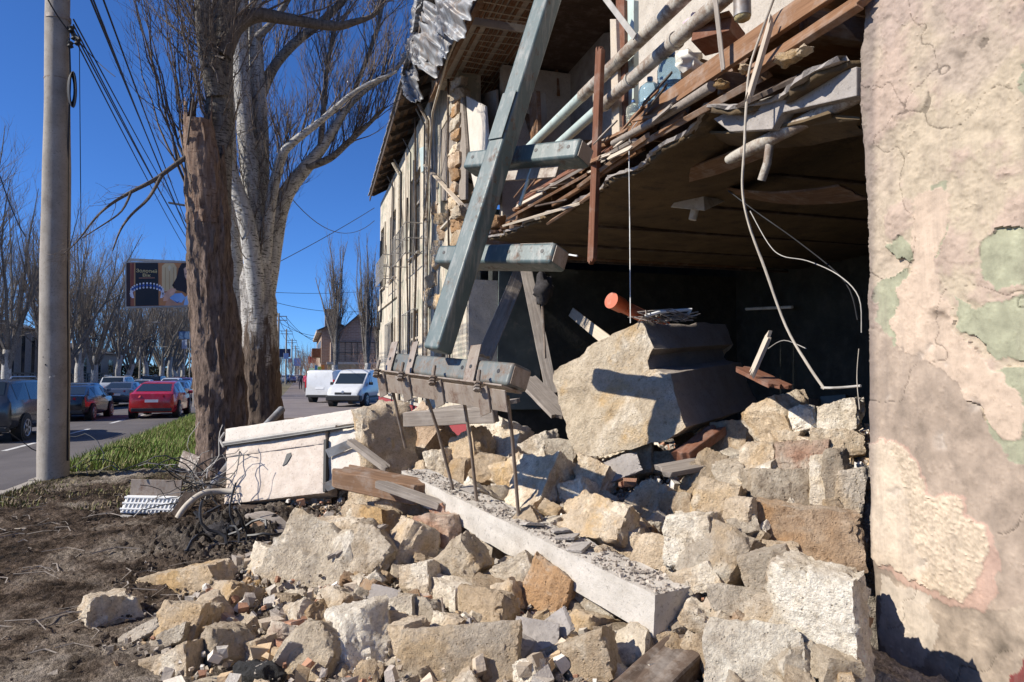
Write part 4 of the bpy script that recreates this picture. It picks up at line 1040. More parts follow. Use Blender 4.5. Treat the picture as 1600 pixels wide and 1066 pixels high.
def rock(name, label, cat, px, py, w, h, dep=1.0, mat='stone_tan', roll=0, yaw=25, tilt=-12, seed=1, D=None, sink=.22, group=None, chips=7, rough=.035, rnd=.10, n=10, **kw):
    if D is None: P, D = on_heap(px, py)
    s = D / F; W, Hh = w * s, h * s; dp = dep * min(W, Hh) if dep > 0 else -dep
    D2 = D + sink * dp
    me = rock_mesh(name, seed, (W, dp, Hh), mat, chips, rough, rnd, n, **kw)
    o = bpy.data.objects.new(name, me); COL.objects.link(o)
    rot = CB @ (Matrix.Rotation(R(roll), 3, 'Y') @ Matrix.Rotation(R(tilt), 3, 'X') @ Matrix.Rotation(R(-yaw), 3, 'Z'))
    o.matrix_world = Matrix.Translation(at(px, py, D2)) @ rot.to_4x4()
    if cat: tag(o, label, cat, group)
    PLACED.append((Vector(at(px, py, D2)), .5 * (W + Hh) / 2))
    return o
PLACED = []
G1 = 'limestone blocks of the fallen wall'
T, O, P_, Y_, B_, K_ = 'stone_tan', 'stone_ochre', 'stone_pale', 'stone_grey', 'stone_brown', 'stone_pink'
STONES = [  # px, py, width, height, depth ratio, stone, roll, yaw, tilt, label
 (172, 964, 96, 62, 1.1, O, -4, 30, -8, 'square tan limestone block lying apart on the dark soil'),
 (300, 915, 138, 50, .9, O, -14, 14, -12, 'long pale ochre block tilted at the edge of the soil'),
 (366, 945, 66, 50, 1, O, 14, 35, -20, 'sunlit cream block at the end of the long tilted one'),
 (292, 988, 66, 74, .9, O, 4, 10, -14, 'rough ochre upright block beside the flat grey slates'),
 (337, 968, 44, 64, .9, T, -18, 30, 0, 'narrow tan block wedged behind the cracked pale wedge'),
 (358, 1020, 66, 74, .9, P_, 2, -20, -10, 'cracked pale wedge of limestone at the front of the heap'),
 (424, 884, 66, 46, .9, P_, 10, 30, -16, 'white rounded limestone lump below the dark earth'),
 (508, 893, 124, 98, .8, P_, 24, 8, -32, 'large three cornered pale stone near the middle of the heap foot'),
 (578, 876, 76, 78, .9, P_, 36, 20, -16, 'rough pale block standing on its corner'),
 (640, 860, 62, 74, 1, T, 24, 38, -10, 'block with a smooth sunlit top and shaded rough side'),
 (691, 842, 66, 72, .9, K_, -10, 15, -8, 'round pinkish boulder touching the concrete beam'),
 (716, 893, 92, 58, .8, P_, -38, 14, -24, 'long pale block leaning up toward the concrete beam'),
 (524, 832, 108, 40, 1, O, -4, 10, -10, 'long flat ochre block under the painted wall panel'),
 (578, 786, 52, 80, .9, T, 18, 20, -8, 'upright tan block beside the painted wall panel'),
 (590, 820, 70, 48, .9, O, 4, 20, -10, 'rough ochre stone under the upright tan block'),
 (620, 800, 46, 44, .9, T, -10, 25, -10, 'dusty block under the dark squared timber'),
 (664, 692, 84, 84, .9, B_, 34, 30, -12, 'big brown block with a white broken rim under the steel bracket'),
 (738, 706, 70, 54, .9, O, -10, 25, -16, 'yellow stone with a dark shadow behind the steel rods'),
 (852, 768, 92, 84, .9, O, 16, 40, -22, 'large ochre block with one orange shaded end beside the rods'),
 (930, 746, 62, 44, .9, O, 20, 30, -14, 'small dark yellow block in front of the biggest stone'),
 (942, 820, 126, 70, .9, O, 22, 30, -26, 'large dusty block with a yellow broken end'),
 (1010, 800, 62, 88, .9, P_, 34, 28, -8, 'tall grey white block leaning over the yellow broken one'),
 (1036, 876, 70, 58, .9, O, 10, 20, -14, 'small crumbly yellow stone above the beam end'),
 (1124, 872, 82, 84, .9, Y_, 24, 30, -16, 'grey cube with a yellow spot on its face'),
 (1082, 842, 76, 70, .9, P_, -6, 25, -16, 'white crumbled stone beside the grey cube'),
 (1102, 752, 54, 92, .8, P_, 34, 20, -20, 'long white grey stone leaning against a rounder one'),
 (1124, 786, 66, 62, .9, T, 8, 25, -10, 'dull brown stone under the long white grey one'),
 (1222, 768, 106, 62, .8, Y_, 8, 10, -20, 'broad oval grey boulder with a layered top'),
 (1232, 832, 186, 84, .8, B_, 8, 14, -12, 'large rust brown block half in shadow'),
 (1222, 668, 78, 84, 1, O, -12, 40, -6, 'pointed orange brown stone standing under the dark opening'),
 (1150, 690, 78, 54, .9, T, 4, 34, -18, 'smooth tan block beside the biggest stone'),
 (1256, 716, 78, 50, .9, K_, 6, 20, -14, 'reddish crumbled stone below the pointed orange brown one'),
 (1282, 752, 30, 76, .9, P_, 8, 20, -6, 'narrow whitish upright stone near the standing wall'),
 (1306, 748, 36, 84, .9, Y_, -6, 20, -6, 'grey upright stone pressed against the wall end'),
 (1330, 770, 36, 70, .9, Y_, 4, 20, -6, 'shaded bluish stone under the wall end'),
 (1284, 990, 118, 176, .62, P_, -2, 34, -6, 'tall pale squared block standing upright beside the standing wall'),
 (1188, 1030, 112, 88, .8, Y_, 8, 20, -18, 'grey block half in shade at the foot of the tall squared one'),
 (1206, 905, 62, 76, .8, Y_, -10, 20, -8, 'shaded grey block behind the tall squared one'),
 (1240, 900, 70, 40, .8, B_, 10, 30, -10, 'dark brown block lying in the shade under the rust brown one'),
 (566, 1008, 88, 110, .9, P_, -16, 36, -26, 'large pale block with a shaded end at the very front'),
 (498, 1030, 82, 84, .9, P_, 12, 20, -20, 'rough pale block beside the large one with a brown end'),
 (716, 1030, 166, 84, .35, Y_, 0, 4, -24, 'wide flat grey slab of wall at the front of the heap'),
 (906, 1034, 116, 60, .8, T, -18, 20, -24, 'crumbling tan block lying low beside the dark timber'),
 (824, 1052, 50, 34, .8, P_, -8, 20, -20, 'small rounded pale stone beside the wide grey slab'),
 (756, 950, 94, 48, .9, O, 8, 24, -14, 'tan block with a fluted sunlit face below the beam'),
 (866, 930, 76, 66, .9, B_, 26, 28, -16, 'dark orange pitted block leaning under the beam'),
 (800, 905, 76, 44, .8, P_, -18, 20, -22, 'flat pale chunk under the middle of the beam'),
 (760, 845, 60, 46, .8, Y_, 14, 20, -14, 'dull grey chunk below the rods where they pass the beam'),
 (660, 905, 50, 42, .9, T, -8, 20, -14, 'small tan block below the round pinkish boulder'),
 (618, 960, 70, 40, .8, Y_, -6, 20, -22, 'flat grey chunk in the middle of the heap foot'),
 (660, 958, 62, 38, .8, Y_, 8, 20, -20, 'grey slab piece next to the fluted tan block'),
 (1268, 628, 54, 70, .9, P_, 16, 25, -10, 'whitish block at the top of the heap inside the opening'),
 (1226, 604, 40, 50, .9, P_, -14, 25, -10, 'small white stone at the foot of the hanging cable'),
 (1312, 652, 60, 44, .9, P_, -8, 20, -14, 'bright white chunk at the top of the heap by the wall'),
 (1308, 694, 70, 40, .8, T, 4, 20, -14, 'dusty tan chunk between the wall and the reddish stone'),
 (816, 660, 88, 54, 1, B_, 12, 10, -6, 'brown stone lump capped with white plaster under the bracket end'),
 (770, 735, 60, 44, .9, T, 14, 20, -14, 'dusty stone between two rods'),
 (690, 725, 40, 40, .9, P_, -14, 20, -14, 'small white stone beside the second rod'),
 (980, 728, 90, 40, .7, Y_, -8, 20, -20, 'grey chunk in the shadow under the biggest stone'),
 (1050, 726, 60, 34, .8, Y_, 10, 20, -20, 'dull grey chunk in front of the grey board'),
 (950, 700, 60, 30, .8, O, 6, 20, -14, 'low yellow chunk under the front edge of the biggest stone'),
 (630, 722, 54, 44, .9, P_, -6, 20, -14, 'pale lump at the end of the dark squared timber'),
 (1170, 945, 96, 40, .7, Y_, 8, 10, -24, 'flat grey stone between the beam end and the shaded blocks'),
 (1090, 905, 66, 34, .8, T, -14, 14, -20, 'low dusty stone behind the beam end'),
 (1160, 800, 44, 40, .9, T, 14, 30, -14, 'small dull stone between the round and oval boulders'),
 (470, 964, 50, 40, .9, T, -10, 30, -14, 'small tan stone below the three cornered one'),
 (492, 965, 48, 30, .9, O, -24, 30, -14, 'small ochre stone leaning on the three cornered one'),
 (446, 944, 40, 26, .8, P_, 4, 20, -14, 'small flat cream stone in the middle of the heap edge'),
 (408, 1018, 44, 34, .9, O, -16, 30, -14, 'small peach coloured stone in front of the brick pieces'),
 (440, 996, 44, 36, .9, K_, 8, 40, -14, 'small pinkish stone beside the brick pieces'),
 (240, 1040, 70, 24, .8, Y_, -10, 10, -20, 'flat grey stone at the front edge of the soil'),
 (280, 1046, 64, 50, .8, T, -16, 10, -24, 'low dusty stone at the front beside the cracked wedge'),
 (778, 690, 84, 60, 1, P_, 16, 34, -16, 'broad pale block in the gap behind the last two rods'),
 (812, 742, 66, 52, .9, O, -14, 30, -14, 'ochre block right beside the last rod where it meets the beam'),
 (726, 742, 54, 44, .9, T, 12, 30, -14, 'tan block standing between the second and third rods'),
 (872, 848, 54, 42, .9, P_, 14, 30, -14, 'pale block against the rear side of the beam'),
 (930, 882, 56, 40, .9, T, -10, 28, -14, 'tan block against the rear of the beam near its end'),
 (800, 700, 60, 44, .9, T, 10, 25, -14, 'dusty tan block right behind the last steel rod'),
 (846, 706, 52, 46, .9, P_, -16, 28, -14, 'pale block touching the front edge of the biggest stone'),
 (744, 664, 60, 40, .9, O, 10, 25, -12, 'ochre stone behind the rods under the grey timber'),
 (706, 672, 44, 40, .9, P_, -20, 28, -12, 'pale stone between the big brown block and the rods'),
 (880, 712, 46, 40, .9, Y_, 14, 20, -14, 'greyish chunk in front of the biggest stone'),
 (905, 770, 50, 40, .9, P_, -14, 25, -14, 'pale chunk between the large ochre block and the dusty one'),
 (1064, 800, 50, 50, .9, T, 10, 25, -14, 'tan chunk between the tall grey white block and the dull brown stone'),
 (985, 850, 44, 40, .9, T, -14, 25, -14, 'tan chunk just behind the beam end'),
 (1190, 720, 54, 44, .9, T, 14, 28, -14, 'tan chunk between the smooth block and the pointed one'),
 (1150, 745, 46, 46, .9, P_, -12, 25, -14, 'pale chunk over the dull brown stone'),
 (1300, 610, 50, 44, .9, T, 8, 25, -10, 'tan chunk under the thin rod beside the standing wall'),
 (1255, 655, 40, 36, .9, P_, -10, 25, -10, 'pale chunk between the pointed stone and the whitish one'),
 (700, 985, 50, 40, .9, O, 14, 30, -14, 'small ochre block behind the wide grey slab'),
 (640, 1005, 56, 60, .9, T, -12, 28, -14, 'tan block between the brown ended block and the wide slab'),
 (530, 950, 56, 44, .9, O, 14, 25, -14, 'ochre block just under the three cornered stone'),
 (222, 990, 60, 18, .8, Y_, -20, 10, -30, 'flat grey slate leaning behind the lone tan block'),
 (262, 1000, 70, 20, .8, Y_, -16, 10, -30, 'long grey slate resting on the soil near the upright ochre block')]
for i, (px, py, w, h, dr, mt, ro, ya, ti, lb) in enumerate(STONES):
    rock('limestone_block', lb, 'stone', px, py, w * (1.06 if ya < 28 else .98) * (1.1 if py > 850 else 1.0), h * 1.08 * (1.1 if py > 850 else 1.0), dr, mt, ro * 1.15, ya * 1.55 + 7 * math.sin(i * 2.3), ti + 5 * math.sin(i * 1.7), 500 + i, group=G1, rough=.05 if mt in (O, P_) else .04, n=16, sink=.22, chips=5 + i % 3, rnd=.02, chip_depth=(.74, .96), smooth=26)
HERO = list(zip([p for p, _ in PLACED[:len(STONES)]], [q[-1] for q in STONES]))
for px, py, w, h, ro, lb in ((352, 975, 40, 28, 20, 'broken red brown brick beside the cracked pale wedge'), (460, 985, 36, 30, -12, 'pinkish brick fragment below the small tan stones'), (436, 1012, 34, 22, 14, 'low brick fragment at the front of the heap'), (340, 900, 24, 36, 6, 'small brown brick end sticking up behind the long tilted block'), (690, 800, 34, 20, -20, 'brick fragment under the beam')):
    rock('brick_piece', lb, 'brick', px, py, w, h, 1, 'brick', ro, 35, -16, px, group='broken bricks in the heap', chips=4, rough=.02, rnd=.03)
rock('tar_lump', 'lump of black tarry material at the very front of the heap', 'tar lump', 400, 1055, 82, 34, 1, 'tar', 0, 20, -8, 77, chips=3, rough=.09, rnd=.5)
rock('slate_piece', 'thin grey board standing on edge beside the tar lump', 'slab', 455, 1035, 46, 62, .12, 'plaster_grey', 30, -30, -10, 78, chips=4, rough=.02, rnd=.02)
SHARDS = [(838, 1000, 70, 60, 18), (868, 985, 60, 44, -36), (800, 1010, 46, 50, 40), (905, 860, 50, 30, 6), (890, 838, 44, 24, 12), (925, 880, 46, 20, -6), (715, 985, 50, 20, -14), (600, 930, 44, 26, 22), (960, 735, 80, 36, -12), (1085, 720, 60, 26, 16)]
for i, (px, py, w, h, ro) in enumerate(SHARDS):
    c_ = on_heap(px, py)[0]; lb = ' '.join(min(HERO, key=lambda q: (q[0] - c_).length)[1].split()[:8])
    while lb.split()[-1] in ('the', 'of', 'a', 'at', 'beside', 'under', 'in', 'with', 'on', 'near', 'its', 'by', 'below', 'to', 'behind', 'tall', 'dark', 'large', 'three', 'cornered'): lb = ' '.join(lb.split()[:-1])
    rock('plaster_shard', 'thin grey plaster shard lying next to the ' + lb, 'plaster shard', px, py, w, h, .18, 'plaster_grey', ro, 20, -38, 900 + i, group='grey plaster shards in the heap', chips=5, rough=.04, rnd=.03, sink=-.4)
# more stones of the heap between the large ones
base = []
for k in range(26):
    r_ = random.Random(k); kind = k % 4
    dm = [(1, .8, .75), (1.3, .75, .6), (1, .9, .45), (1.1, 1, .85)][kind]
    base.append([rock_mesh('stone_chunk', 60 + k, dm, mt_, 4 + k % 4, .06, .03 + .03 * (k % 3), 9, (.76, .97)) for mt_ in (T, O, P_, Y_, B_)])
r_ = random.Random(21); cnt = 0; tries = 0
while cnt < 298 and tries < 14000:
    tries += 1
    px, py = r_.uniform(190, 1345), r_.uniform(600, 1066)
    P, D = on_heap(px, py)
    h = Hs(P.x, P.y)
    if h < .035 or D > 9 or P.x > 4.6: continue
    if h < .12 and r_.random() < .2: continue
    s = r_.choice([.08, .10, .12, .15, .18, .21, .25]) * r_.uniform(.8, 1.15) * (.75 if h < .15 else 1)
    z = h - .06 - s * .05
    c = Vector((P.x, P.y, z))
    if any((c - q).length < .5 * (s * .6 + rr) for q, rr in PLACED): continue
    mt_ = r_.choices(range(5), (4, 4, 4, 3, 2))[0]; me = base[r_.randrange(26)][mt_]
    o = bpy.data.objects.new('stone_chunk', me); COL.objects.link(o)
    o.location = c; o.scale = (s * r_.uniform(.9, 1.2), s * r_.uniform(.9, 1.2), s); o.rotation_euler = (r_.uniform(-.7, .7), r_.uniform(-.7, .7), r_.uniform(0, 6.3))
    lb = min(HERO, key=lambda q: (q[0] - c).length)[1]; lb = lb.split()[:10]
    while lb[-1] in ('the', 'of', 'a', 'at', 'beside', 'under', 'in', 'with', 'on', 'near', 'its', 'by', 'below', 'to', 'from', 'and', 'its own', 'where', 'standing', 'above', 'behind', 'tall', 'dark', 'squared', 'three', 'concrete', 'biggest', 'round', 'rust', 'orange'): lb.pop()
    lb = ' '.join(lb)
    w_ = ('small' if s < .1 else ('mid-size' if s < .15 else 'larger')) + ' ' + ('tan', 'ochre', 'pale', 'grey', 'rust brown')[mt_]
    tag(o, w_ + ' chunk near the ' + lb, 'stone', 'loose stone chunks of the heap'); PLACED.append((c, s * .5)); cnt += 1
# broken masonry left on top of the front wall, stones of the building itself
for i, (px, py, w, h) in enumerate(((688, 326, 24, 18), (712, 322, 26, 16), (694, 344, 28, 18), (722, 343, 28, 22), (750, 330, 34, 24), (748, 354, 32, 22), (700, 364, 26, 22), (730, 368, 28, 22), (762, 372, 30, 20), (775, 348, 24, 20), (690, 384, 20, 18), (715, 388, 24, 18))):
    o = rock('stone', None, None, px, py, w, h, 1.2, ('stone_brown', 'stone_tan', 'stone_ochre')[i % 3], 6 * math.sin(i), 30, 0, 1200 + i, D=depth(at_x(px, py, 3.08)), sink=.3, chips=5, rough=.07, n=8)
    o.location -= house.location; o.parent = house
r_ = random.Random(19)
for i in range(26):   # jagged stones along the torn edge of the front wall and where plaster has dropped off
    if i < 16: y, z = 13.42 + r_.uniform(-.12, .16), 3.5 + i * .27
    else: y, z = r_.uniform(13.6, 17.5), r_.uniform(1.0, 4.4)
    p_ = Vector((3.03, y, z)); D_ = depth(p_); rel = p_ - CAM
    o = rock('stone', None, None, CX + F * rel.dot(RGT) / D_, CY - F * rel.dot(UPV) / D_, r_.uniform(22, 38), r_.uniform(14, 22), 1.0, r_.choice(['stone_brown', 'stone_tan', 'stone_ochre', 'stone_grey']), r_.uniform(-9, 9), 60, 0, 1300 + i, D=D_, sink=.0 if i < 16 else .35, chips=5, rough=.07, n=7)
    o.location -= house.location; o.parent = house
# gravel, crumbs and clods: nobody could count them
def scatter(name, n, fn, sizes, mat, label, seed, cols):
    r = np.random.RandomState(seed)
    x, y, z = fn(r, n); n = len(x)
    cub = np.array([(i, j, k) for i in (-1, 1) for j in (-1, 1) for k in (-1, 1)], float)
    tri = np.array([(0, 1, 3), (0, 3, 2), (4, 6, 7), (4, 7, 5), (0, 4, 5), (0, 5, 1), (2, 3, 7), (2, 7, 6), (0, 2, 6), (0, 6, 4), (1, 5, 7), (1, 7, 3)])
    s = sizes[0] + (sizes[1] - sizes[0]) * r.rand(n) ** 3.0
    V = cub[None] * r.uniform(.35, .8, (n, 1, 3)) * (1 + .42 * r.uniform(-1, 1, (n, 8, 3))) * s[:, None, None]
    b_ = r.normal(0, .5, n); cb, sb_ = np.cos(b_)[:, None], np.sin(b_)[:, None]
    V = np.stack([V[..., 0] * cb - V[..., 2] * sb_, V[..., 1], V[..., 0] * sb_ + V[..., 2] * cb], -1)
    a = r.uniform(0, 2 * PI, n); ca, sa = np.cos(a)[:, None], np.sin(a)[:, None]
    V = np.stack([V[..., 0] * ca - V[..., 1] * sa, V[..., 0] * sa + V[..., 1] * ca, V[..., 2]], -1) + np.stack([x, y, z + s * .25], 1)[:, None]
    Fq = (np.arange(n)[:, None, None] * 8 + tri[None]).reshape(-1, 3)
    c = np.repeat(np.array(cols)[r.randint(0, len(cols), n)] * r.uniform(.75, 1.2, (n, 1)), 8, 0)
    t = NT(mat); cc = t.n('ShaderNodeAttribute', attribute_name='Col').outputs['Color']
    mt_ = t.out(cc, .95, t.noise(t.coord(rnd=False), 80, 4), .6, .01, .1)
    o = stuff(np_mesh(name, V.reshape(-1, 3), Fq, mt_, colors=c)); return tag(o, label, 'rubble')
def f_heap(r, n):
    x, y = r.uniform(-1.8, 4.4, n * 4), r.uniform(1.6, 9.5, n * 4); h = H(x, y); k = (h > .05 * r.rand(n * 4) + .07) & ~((x > 2.2) & (y < 3.3))
    x, y, h = x[k][:n], y[k][:n], h[k][:n]; p = np.stack([x, y, 0 * x], 1)
    return x, y, h - .19 * np.clip((h - .06) / .2, 0, 1) + .03 * r.rand(len(x))
def f_frag(r, n):
    x, y, z = f_heap(r, n); return x, y, z + .07
tag(scatter('rubble_fragments', 2600, f_frag, (.015, .07), 'fragments', 'f', 15, [(.56, .50, .42), (.48, .40, .31), (.62, .57, .50), (.50, .37, .23), (.40, .35, .30), (.36, .2, .13)]), 'small broken stone fragments and brick bits strewn between the blocks', 'rubble')
def f_edge(r, n):
    x, y = r.uniform(-3.2, 2.0, n * 4), r.uniform(1.4, 8.5, n * 4); h = H(x, y); dist = np.abs(h - .06)
    k = (h < .16) & (x < 1.6) & (r.rand(n * 4) < np.exp(-np.hypot(x - .1, y - 4.6) / 1.3) + .05); x, y, h = x[k][:n], y[k][:n], h[k][:n]
    return x, y, h * .9 + .012
tag(scatter('rubble_gravel', 36000, f_heap, (.003, .030), 'gravel', 'fine stone gravel and mortar crumbs filling the gaps of the heap', 5, [(.38, .32, .25), (.31, .27, .225), (.46, .40, .33), (.36, .25, .15), (.24, .205, .17)]), 'fine stone gravel and mortar crumbs filling the gaps of the heap', 'gravel')
tag(scatter('edge_crumbs', 2600, f_edge, (.003, .016), 'crumbs', 'small pale crumbs', 6, [(.30, .25, .2), (.25, .21, .17), (.38, .34, .29), (.14, .11, .09), (.10, .078, .06)]), 'small pale stone crumbs strewn over the soil beside the heap', 'crumbs')
def f_soil(r, n):
    x, y = r.uniform(-3.6, 1.0, n), r.uniform(1.5, 12, n); h = H(x, y); k = h < .05; c = at_z(380, 835, 0)
    x2, y2 = r.normal(c.x, .45, n // 3), r.normal(c.y, .35, n // 3)
    x, y, h = np.concatenate([x[k], x2]), np.concatenate([y[k], y2]), np.concatenate([h[k], H(x2, y2)]); return x, y, h + .005
tag(scatter('soil_clods', 9000, f_soil, (.003, .022), 'clods', 'dark crumbly clods', 8, [(.07, .052, .04), (.10, .075, .056), (.05, .04, .033), (.14, .11, .085)]), 'dark crumbly clods of churned soil around the crater', 'soil clods')
# litter of thin twigs on the soil
def f_twigs():
    m = MB(); r = random.Random(2)
    for i in range(420):
        x, y = r.uniform(-3.5, .6), r.uniform(2.2, 12); 
        if Hs(x, y) > .05: continue
        a = r.uniform(0, PI); L = r.uniform(.05, .45) ; z = r.uniform(.01, .05)
        m.tube([(x, y, z), (x + L * .5 * math.cos(a), y + L * .5 * math.sin(a), z + .02), (x + L * math.cos(a + .3), y + L * math.sin(a + .3), z)], r.uniform(.002, .006), 3, False)
    o = stuff(m.build('twig_litter', 'wood_grey')); tag(o, 'thin dry twigs littering the dark soil', 'twigs')
f_twigs()

# ---------------------------------------------------------------- the big pieces
# the biggest stone: a corner block of the cornice, broken face to the sun
def big_block():
    f = [(862, 578), (898, 556), (940, 532), (1003, 501), (1024, 546), (1010, 556), (1014, 578), (1048, 584), (1054, 620), (1064, 645), (1072, 668), (1042, 688), (1000, 697), (955, 707), (905, 715), (886, 668), (872, 622)]
    b = [(1000, 566), (1020, 552), (1064, 530), (1134, 506), (1146, 538), (1128, 545), (1134, 562), (1158, 566), (1166, 588), (1174, 608), (1190, 634), (1160, 643), (1130, 648), (1090, 652), (1050, 655), (1030, 625), (1010, 595)]
    fp = [at(x, y, 6.2 - (x - 965) * .0042 - (y - 600) * .0024) for x, y in f]; bp = [at(x, y, 7.5 - (y - 580) * .002) for x, y in b]
    bm = bmesh.new(); n = len(f)
    A = [bm.verts.new(p) for p in fp]; Bv = [bm.verts.new(p) for p in bp]
    cF = bm.verts.new(sum(fp, Vector()) / n); cB = bm.verts.new(sum(bp, Vector()) / n)
    for i in range(n):
        j = (i + 1) % n
        fa = bm.faces.new((A[j], A[i], cF)); fa.material_index = 0
        bm.faces.new((Bv[i], Bv[j], cB)).material_index = 0
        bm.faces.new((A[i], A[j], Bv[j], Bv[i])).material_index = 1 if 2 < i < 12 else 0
    bmesh.ops.subdivide_edges(bm, edges=bm.edges[:], cuts=9, use_grid_fill=True)
    bmesh.ops.triangulate(bm, faces=[q for q in bm.faces if len(q.verts) > 4])
    bmesh.ops.recalc_face_normals(bm, faces=bm.faces[:])
    bm.normal_update()
    co = np.array([v.co for v in bm.verts]); no = np.array([v.normal for v in bm.verts])
    d = fbm(co * 2.5, 4, .55) * .03 + fbm(co * 9, 4, .6) * .014 - np.clip(fbm(co * 3.6 + 40, 3) - .35, 0, 1) * .06
    fr = np.array([any(q.material_index == 0 for q in v.link_faces) for v in bm.verts]); d = d * np.where(fr, 1, .25)
    for v, dd, nn in zip(bm.verts, d, no): v.co += Vector(nn * dd)
    me = bpy.data.meshes.new('cornice_block'); bm.to_mesh(me); bm.free()
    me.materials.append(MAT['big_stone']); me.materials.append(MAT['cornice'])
    me.polygons.foreach_set('use_smooth', [True] * len(me.polygons)); me.set_sharp_from_angle(angle=R(35))
    o = bpy.data.objects.new('cornice_block', me); COL.objects.link(o)
    tag(o, 'biggest stone of the heap, a broken cornice block with ochre sunlit face', 'stone')
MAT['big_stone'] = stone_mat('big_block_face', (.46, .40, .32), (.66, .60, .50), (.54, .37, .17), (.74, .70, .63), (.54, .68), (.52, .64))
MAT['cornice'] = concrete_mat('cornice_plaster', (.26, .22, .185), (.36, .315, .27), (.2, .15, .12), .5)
big_block()
for px, py, h_, lb in ((990, 690, .3, 0), (1100, 672, .25, 0)):
    pass
# long concrete beam
def straight_rock(name, label, cat, A, B, w, h, mat, seed, up=(0, 0, 1), rough=.05, chips=3, n=8):
    A, B = Vector(A), Vector(B); x = (B - A); L = x.length; x.normalize(); y = Vector(up).cross(x).normalized(); z = x.cross(y)
    me = rock_mesh(name, seed, (L, w, h), mat, chips, rough, .0, n, (.93, .99), 40, 0.0); o = bpy.data.objects.new(name, me); COL.objects.link(o)
    mw = Matrix((x, y, z)).transposed().to_4x4(); mw.translation = (A + B) / 2; o.matrix_world = mw
    if cat: tag(o, label, cat)
    return o
A, B = at(648, 752, 6.55), at(1052, 955, 3.6)
straight_rock('concrete_beam', 'long whitish concrete beam lying across the rubble heap', 'beam', A, B, .27, .215, 'concrete', 41, rough=.03, chips=0, n=9)
bd = (B - A).normalized(); bs = Vector((0, 0, 1)).cross(bd).normalized()
def f_beam(r, n):
    t = r.rand(n) ** .8; s = r.uniform(-.12, .12, n); q = np.array(A)[None] + np.array(B - A)[None] * t[:, None] + np.array(bs)[None] * s[:, None]; return q[:, 0], q[:, 1], q[:, 2] + .105
scatter('beam_dust', 1900, f_beam, (.003, .02), 'beam_crumbs', 'grey mortar crumbs and dust lying on top of the concrete beam', 12, [(.36, .31, .26), (.44, .39, .33), (.30, .26, .22)])
for i, (t_, s_) in enumerate(((.62, -.03), (.68, .05), (.72, .0), (.78, -.05), (.30, .06), (.56, .08))):
    q = A + (B - A) * t_ + bs * s_ + Vector((0, 0, .13))
    me = rock_mesh('plaster_flake', 70 + i, (.15, .11, .02), 'dust', 4, .03, .02, 5); o = bpy.data.objects.new('plaster_flake', me); COL.objects.link(o); o.location = q; o.rotation_euler = (.1 * i - .2, .12, i * 1.3)
    tag(o, 'flat grey plaster flake lying on the dusty concrete beam', 'plaster flake', 'plaster flakes on the beam')
rock('plaster_lump', 'yellow crumbly lump on the near end of the concrete beam', 'plaster lump', 972, 898, 46, 34, 1, O, 0, 20, -10, 91, D=(A + (B - A) * .8 - CAM).dot(FWD) - .05, sink=0, rough=.08, rnd=.4)
# dark timbers
TM = [((905, 1180, 2.8), (1128, 972, 3.8), .22, .15, 'wood_dusty', 'thick dark dusty timber lying at the front beside the beam end'),
      ((533, 744, 6.5), (665, 770, 6.05), .25, .17, 'wood_brown', 'squared brown timber end sticking out over the heap'),
      ((598, 758, 6.0), (690, 790, 5.7), .10, .06, 'wood_grey', 'short grey batten beside the squared brown timber'),
      ((640, 655, 7.6), (772, 648, 7.0), .12, .16, 'wood_grey', 'weathered grey timber lying behind the steel rods'),
      ((522, 868, 5.0), (598, 822, 5.2), .05, .025, 'wood_grey', 'thin grey lath lying over the pale blocks'),
      ((548, 690, 7.4), (602, 730, 7.0), .10, .05, 'wood_grey', 'dark lath leaning on the wall panel end'),
      ((1068, 712, 5.6), (1118, 675, 5.8), .14, .09, 'wood_red', 'red brown timber stub under the biggest stone'),
      ((1036, 736, 5.3), (1140, 716, 5.6), .22, .04, 'wood_grey', 'grey splintered board lying in front of the biggest stone'),
      ((362, 798, 7.9), (555, 806, 7.7), .3, .06, 'wood_dark', 'dark board squeezed under the painted wall panel'),
      ((350, 810, 7.6), (548, 822, 7.4), .22, .05, 'wood_red', 'red brown board lying below the dark one under the panel'),
      ((392, 806, 7.0), (448, 836, 6.6), .16, .04, 'wood_grey', 'curved grey board at the edge of the dark crater'),
      ((384, 836, 6.6), (424, 806, 6.9), .12, .04, 'wood_brown', 'small brown board lying in the dark crater'),
      ((200, 1022, 3.9), (330, 950, 4.5), .10, .02, 'wood_grey', 'long grey slat lying under the long tilted block'),
      ((1178, 578, 5.0), (1200, 528, 5.0), .05, .03, 'wood_pale', 'pale splintered slat sticking up from the rubble'),
      ((1165, 578, 5.3), (1215, 602, 4.9), .18, .03, 'wood_red', 'red painted board lying inside the opening'),
      ((690, 640, 8.6), (800, 628, 8.0), .35, .05, 'wood_grey', 'wide grey board lying behind the steel bracket'),
      ((820, 590, 8.3), (880, 650, 7.4), .30, .04, 'wood_grey', 'weathered board leaning beside the biggest stone'),
      ((1170, 1000, 3.3), (1215, 1066, 3.0), .02, .02, 'wood_brown', 'thin brown stick lying on the grey block'),
      ((1140, 965, 3.7), (1230, 955, 3.5), .12, .05, 'wood_dark', 'short dark board in the shade behind the tall squared stone')]
for i, (p, q, w, h, mt_, lb) in enumerate(TM):
    plank('timber', lb, 'timber', at(*p), at(*q), w, h, mt_, up=(0, -.15, 1), broken=.06, seed=400 + i, group='timbers in the heap', bow=.08 if 'curved' in lb else 0)

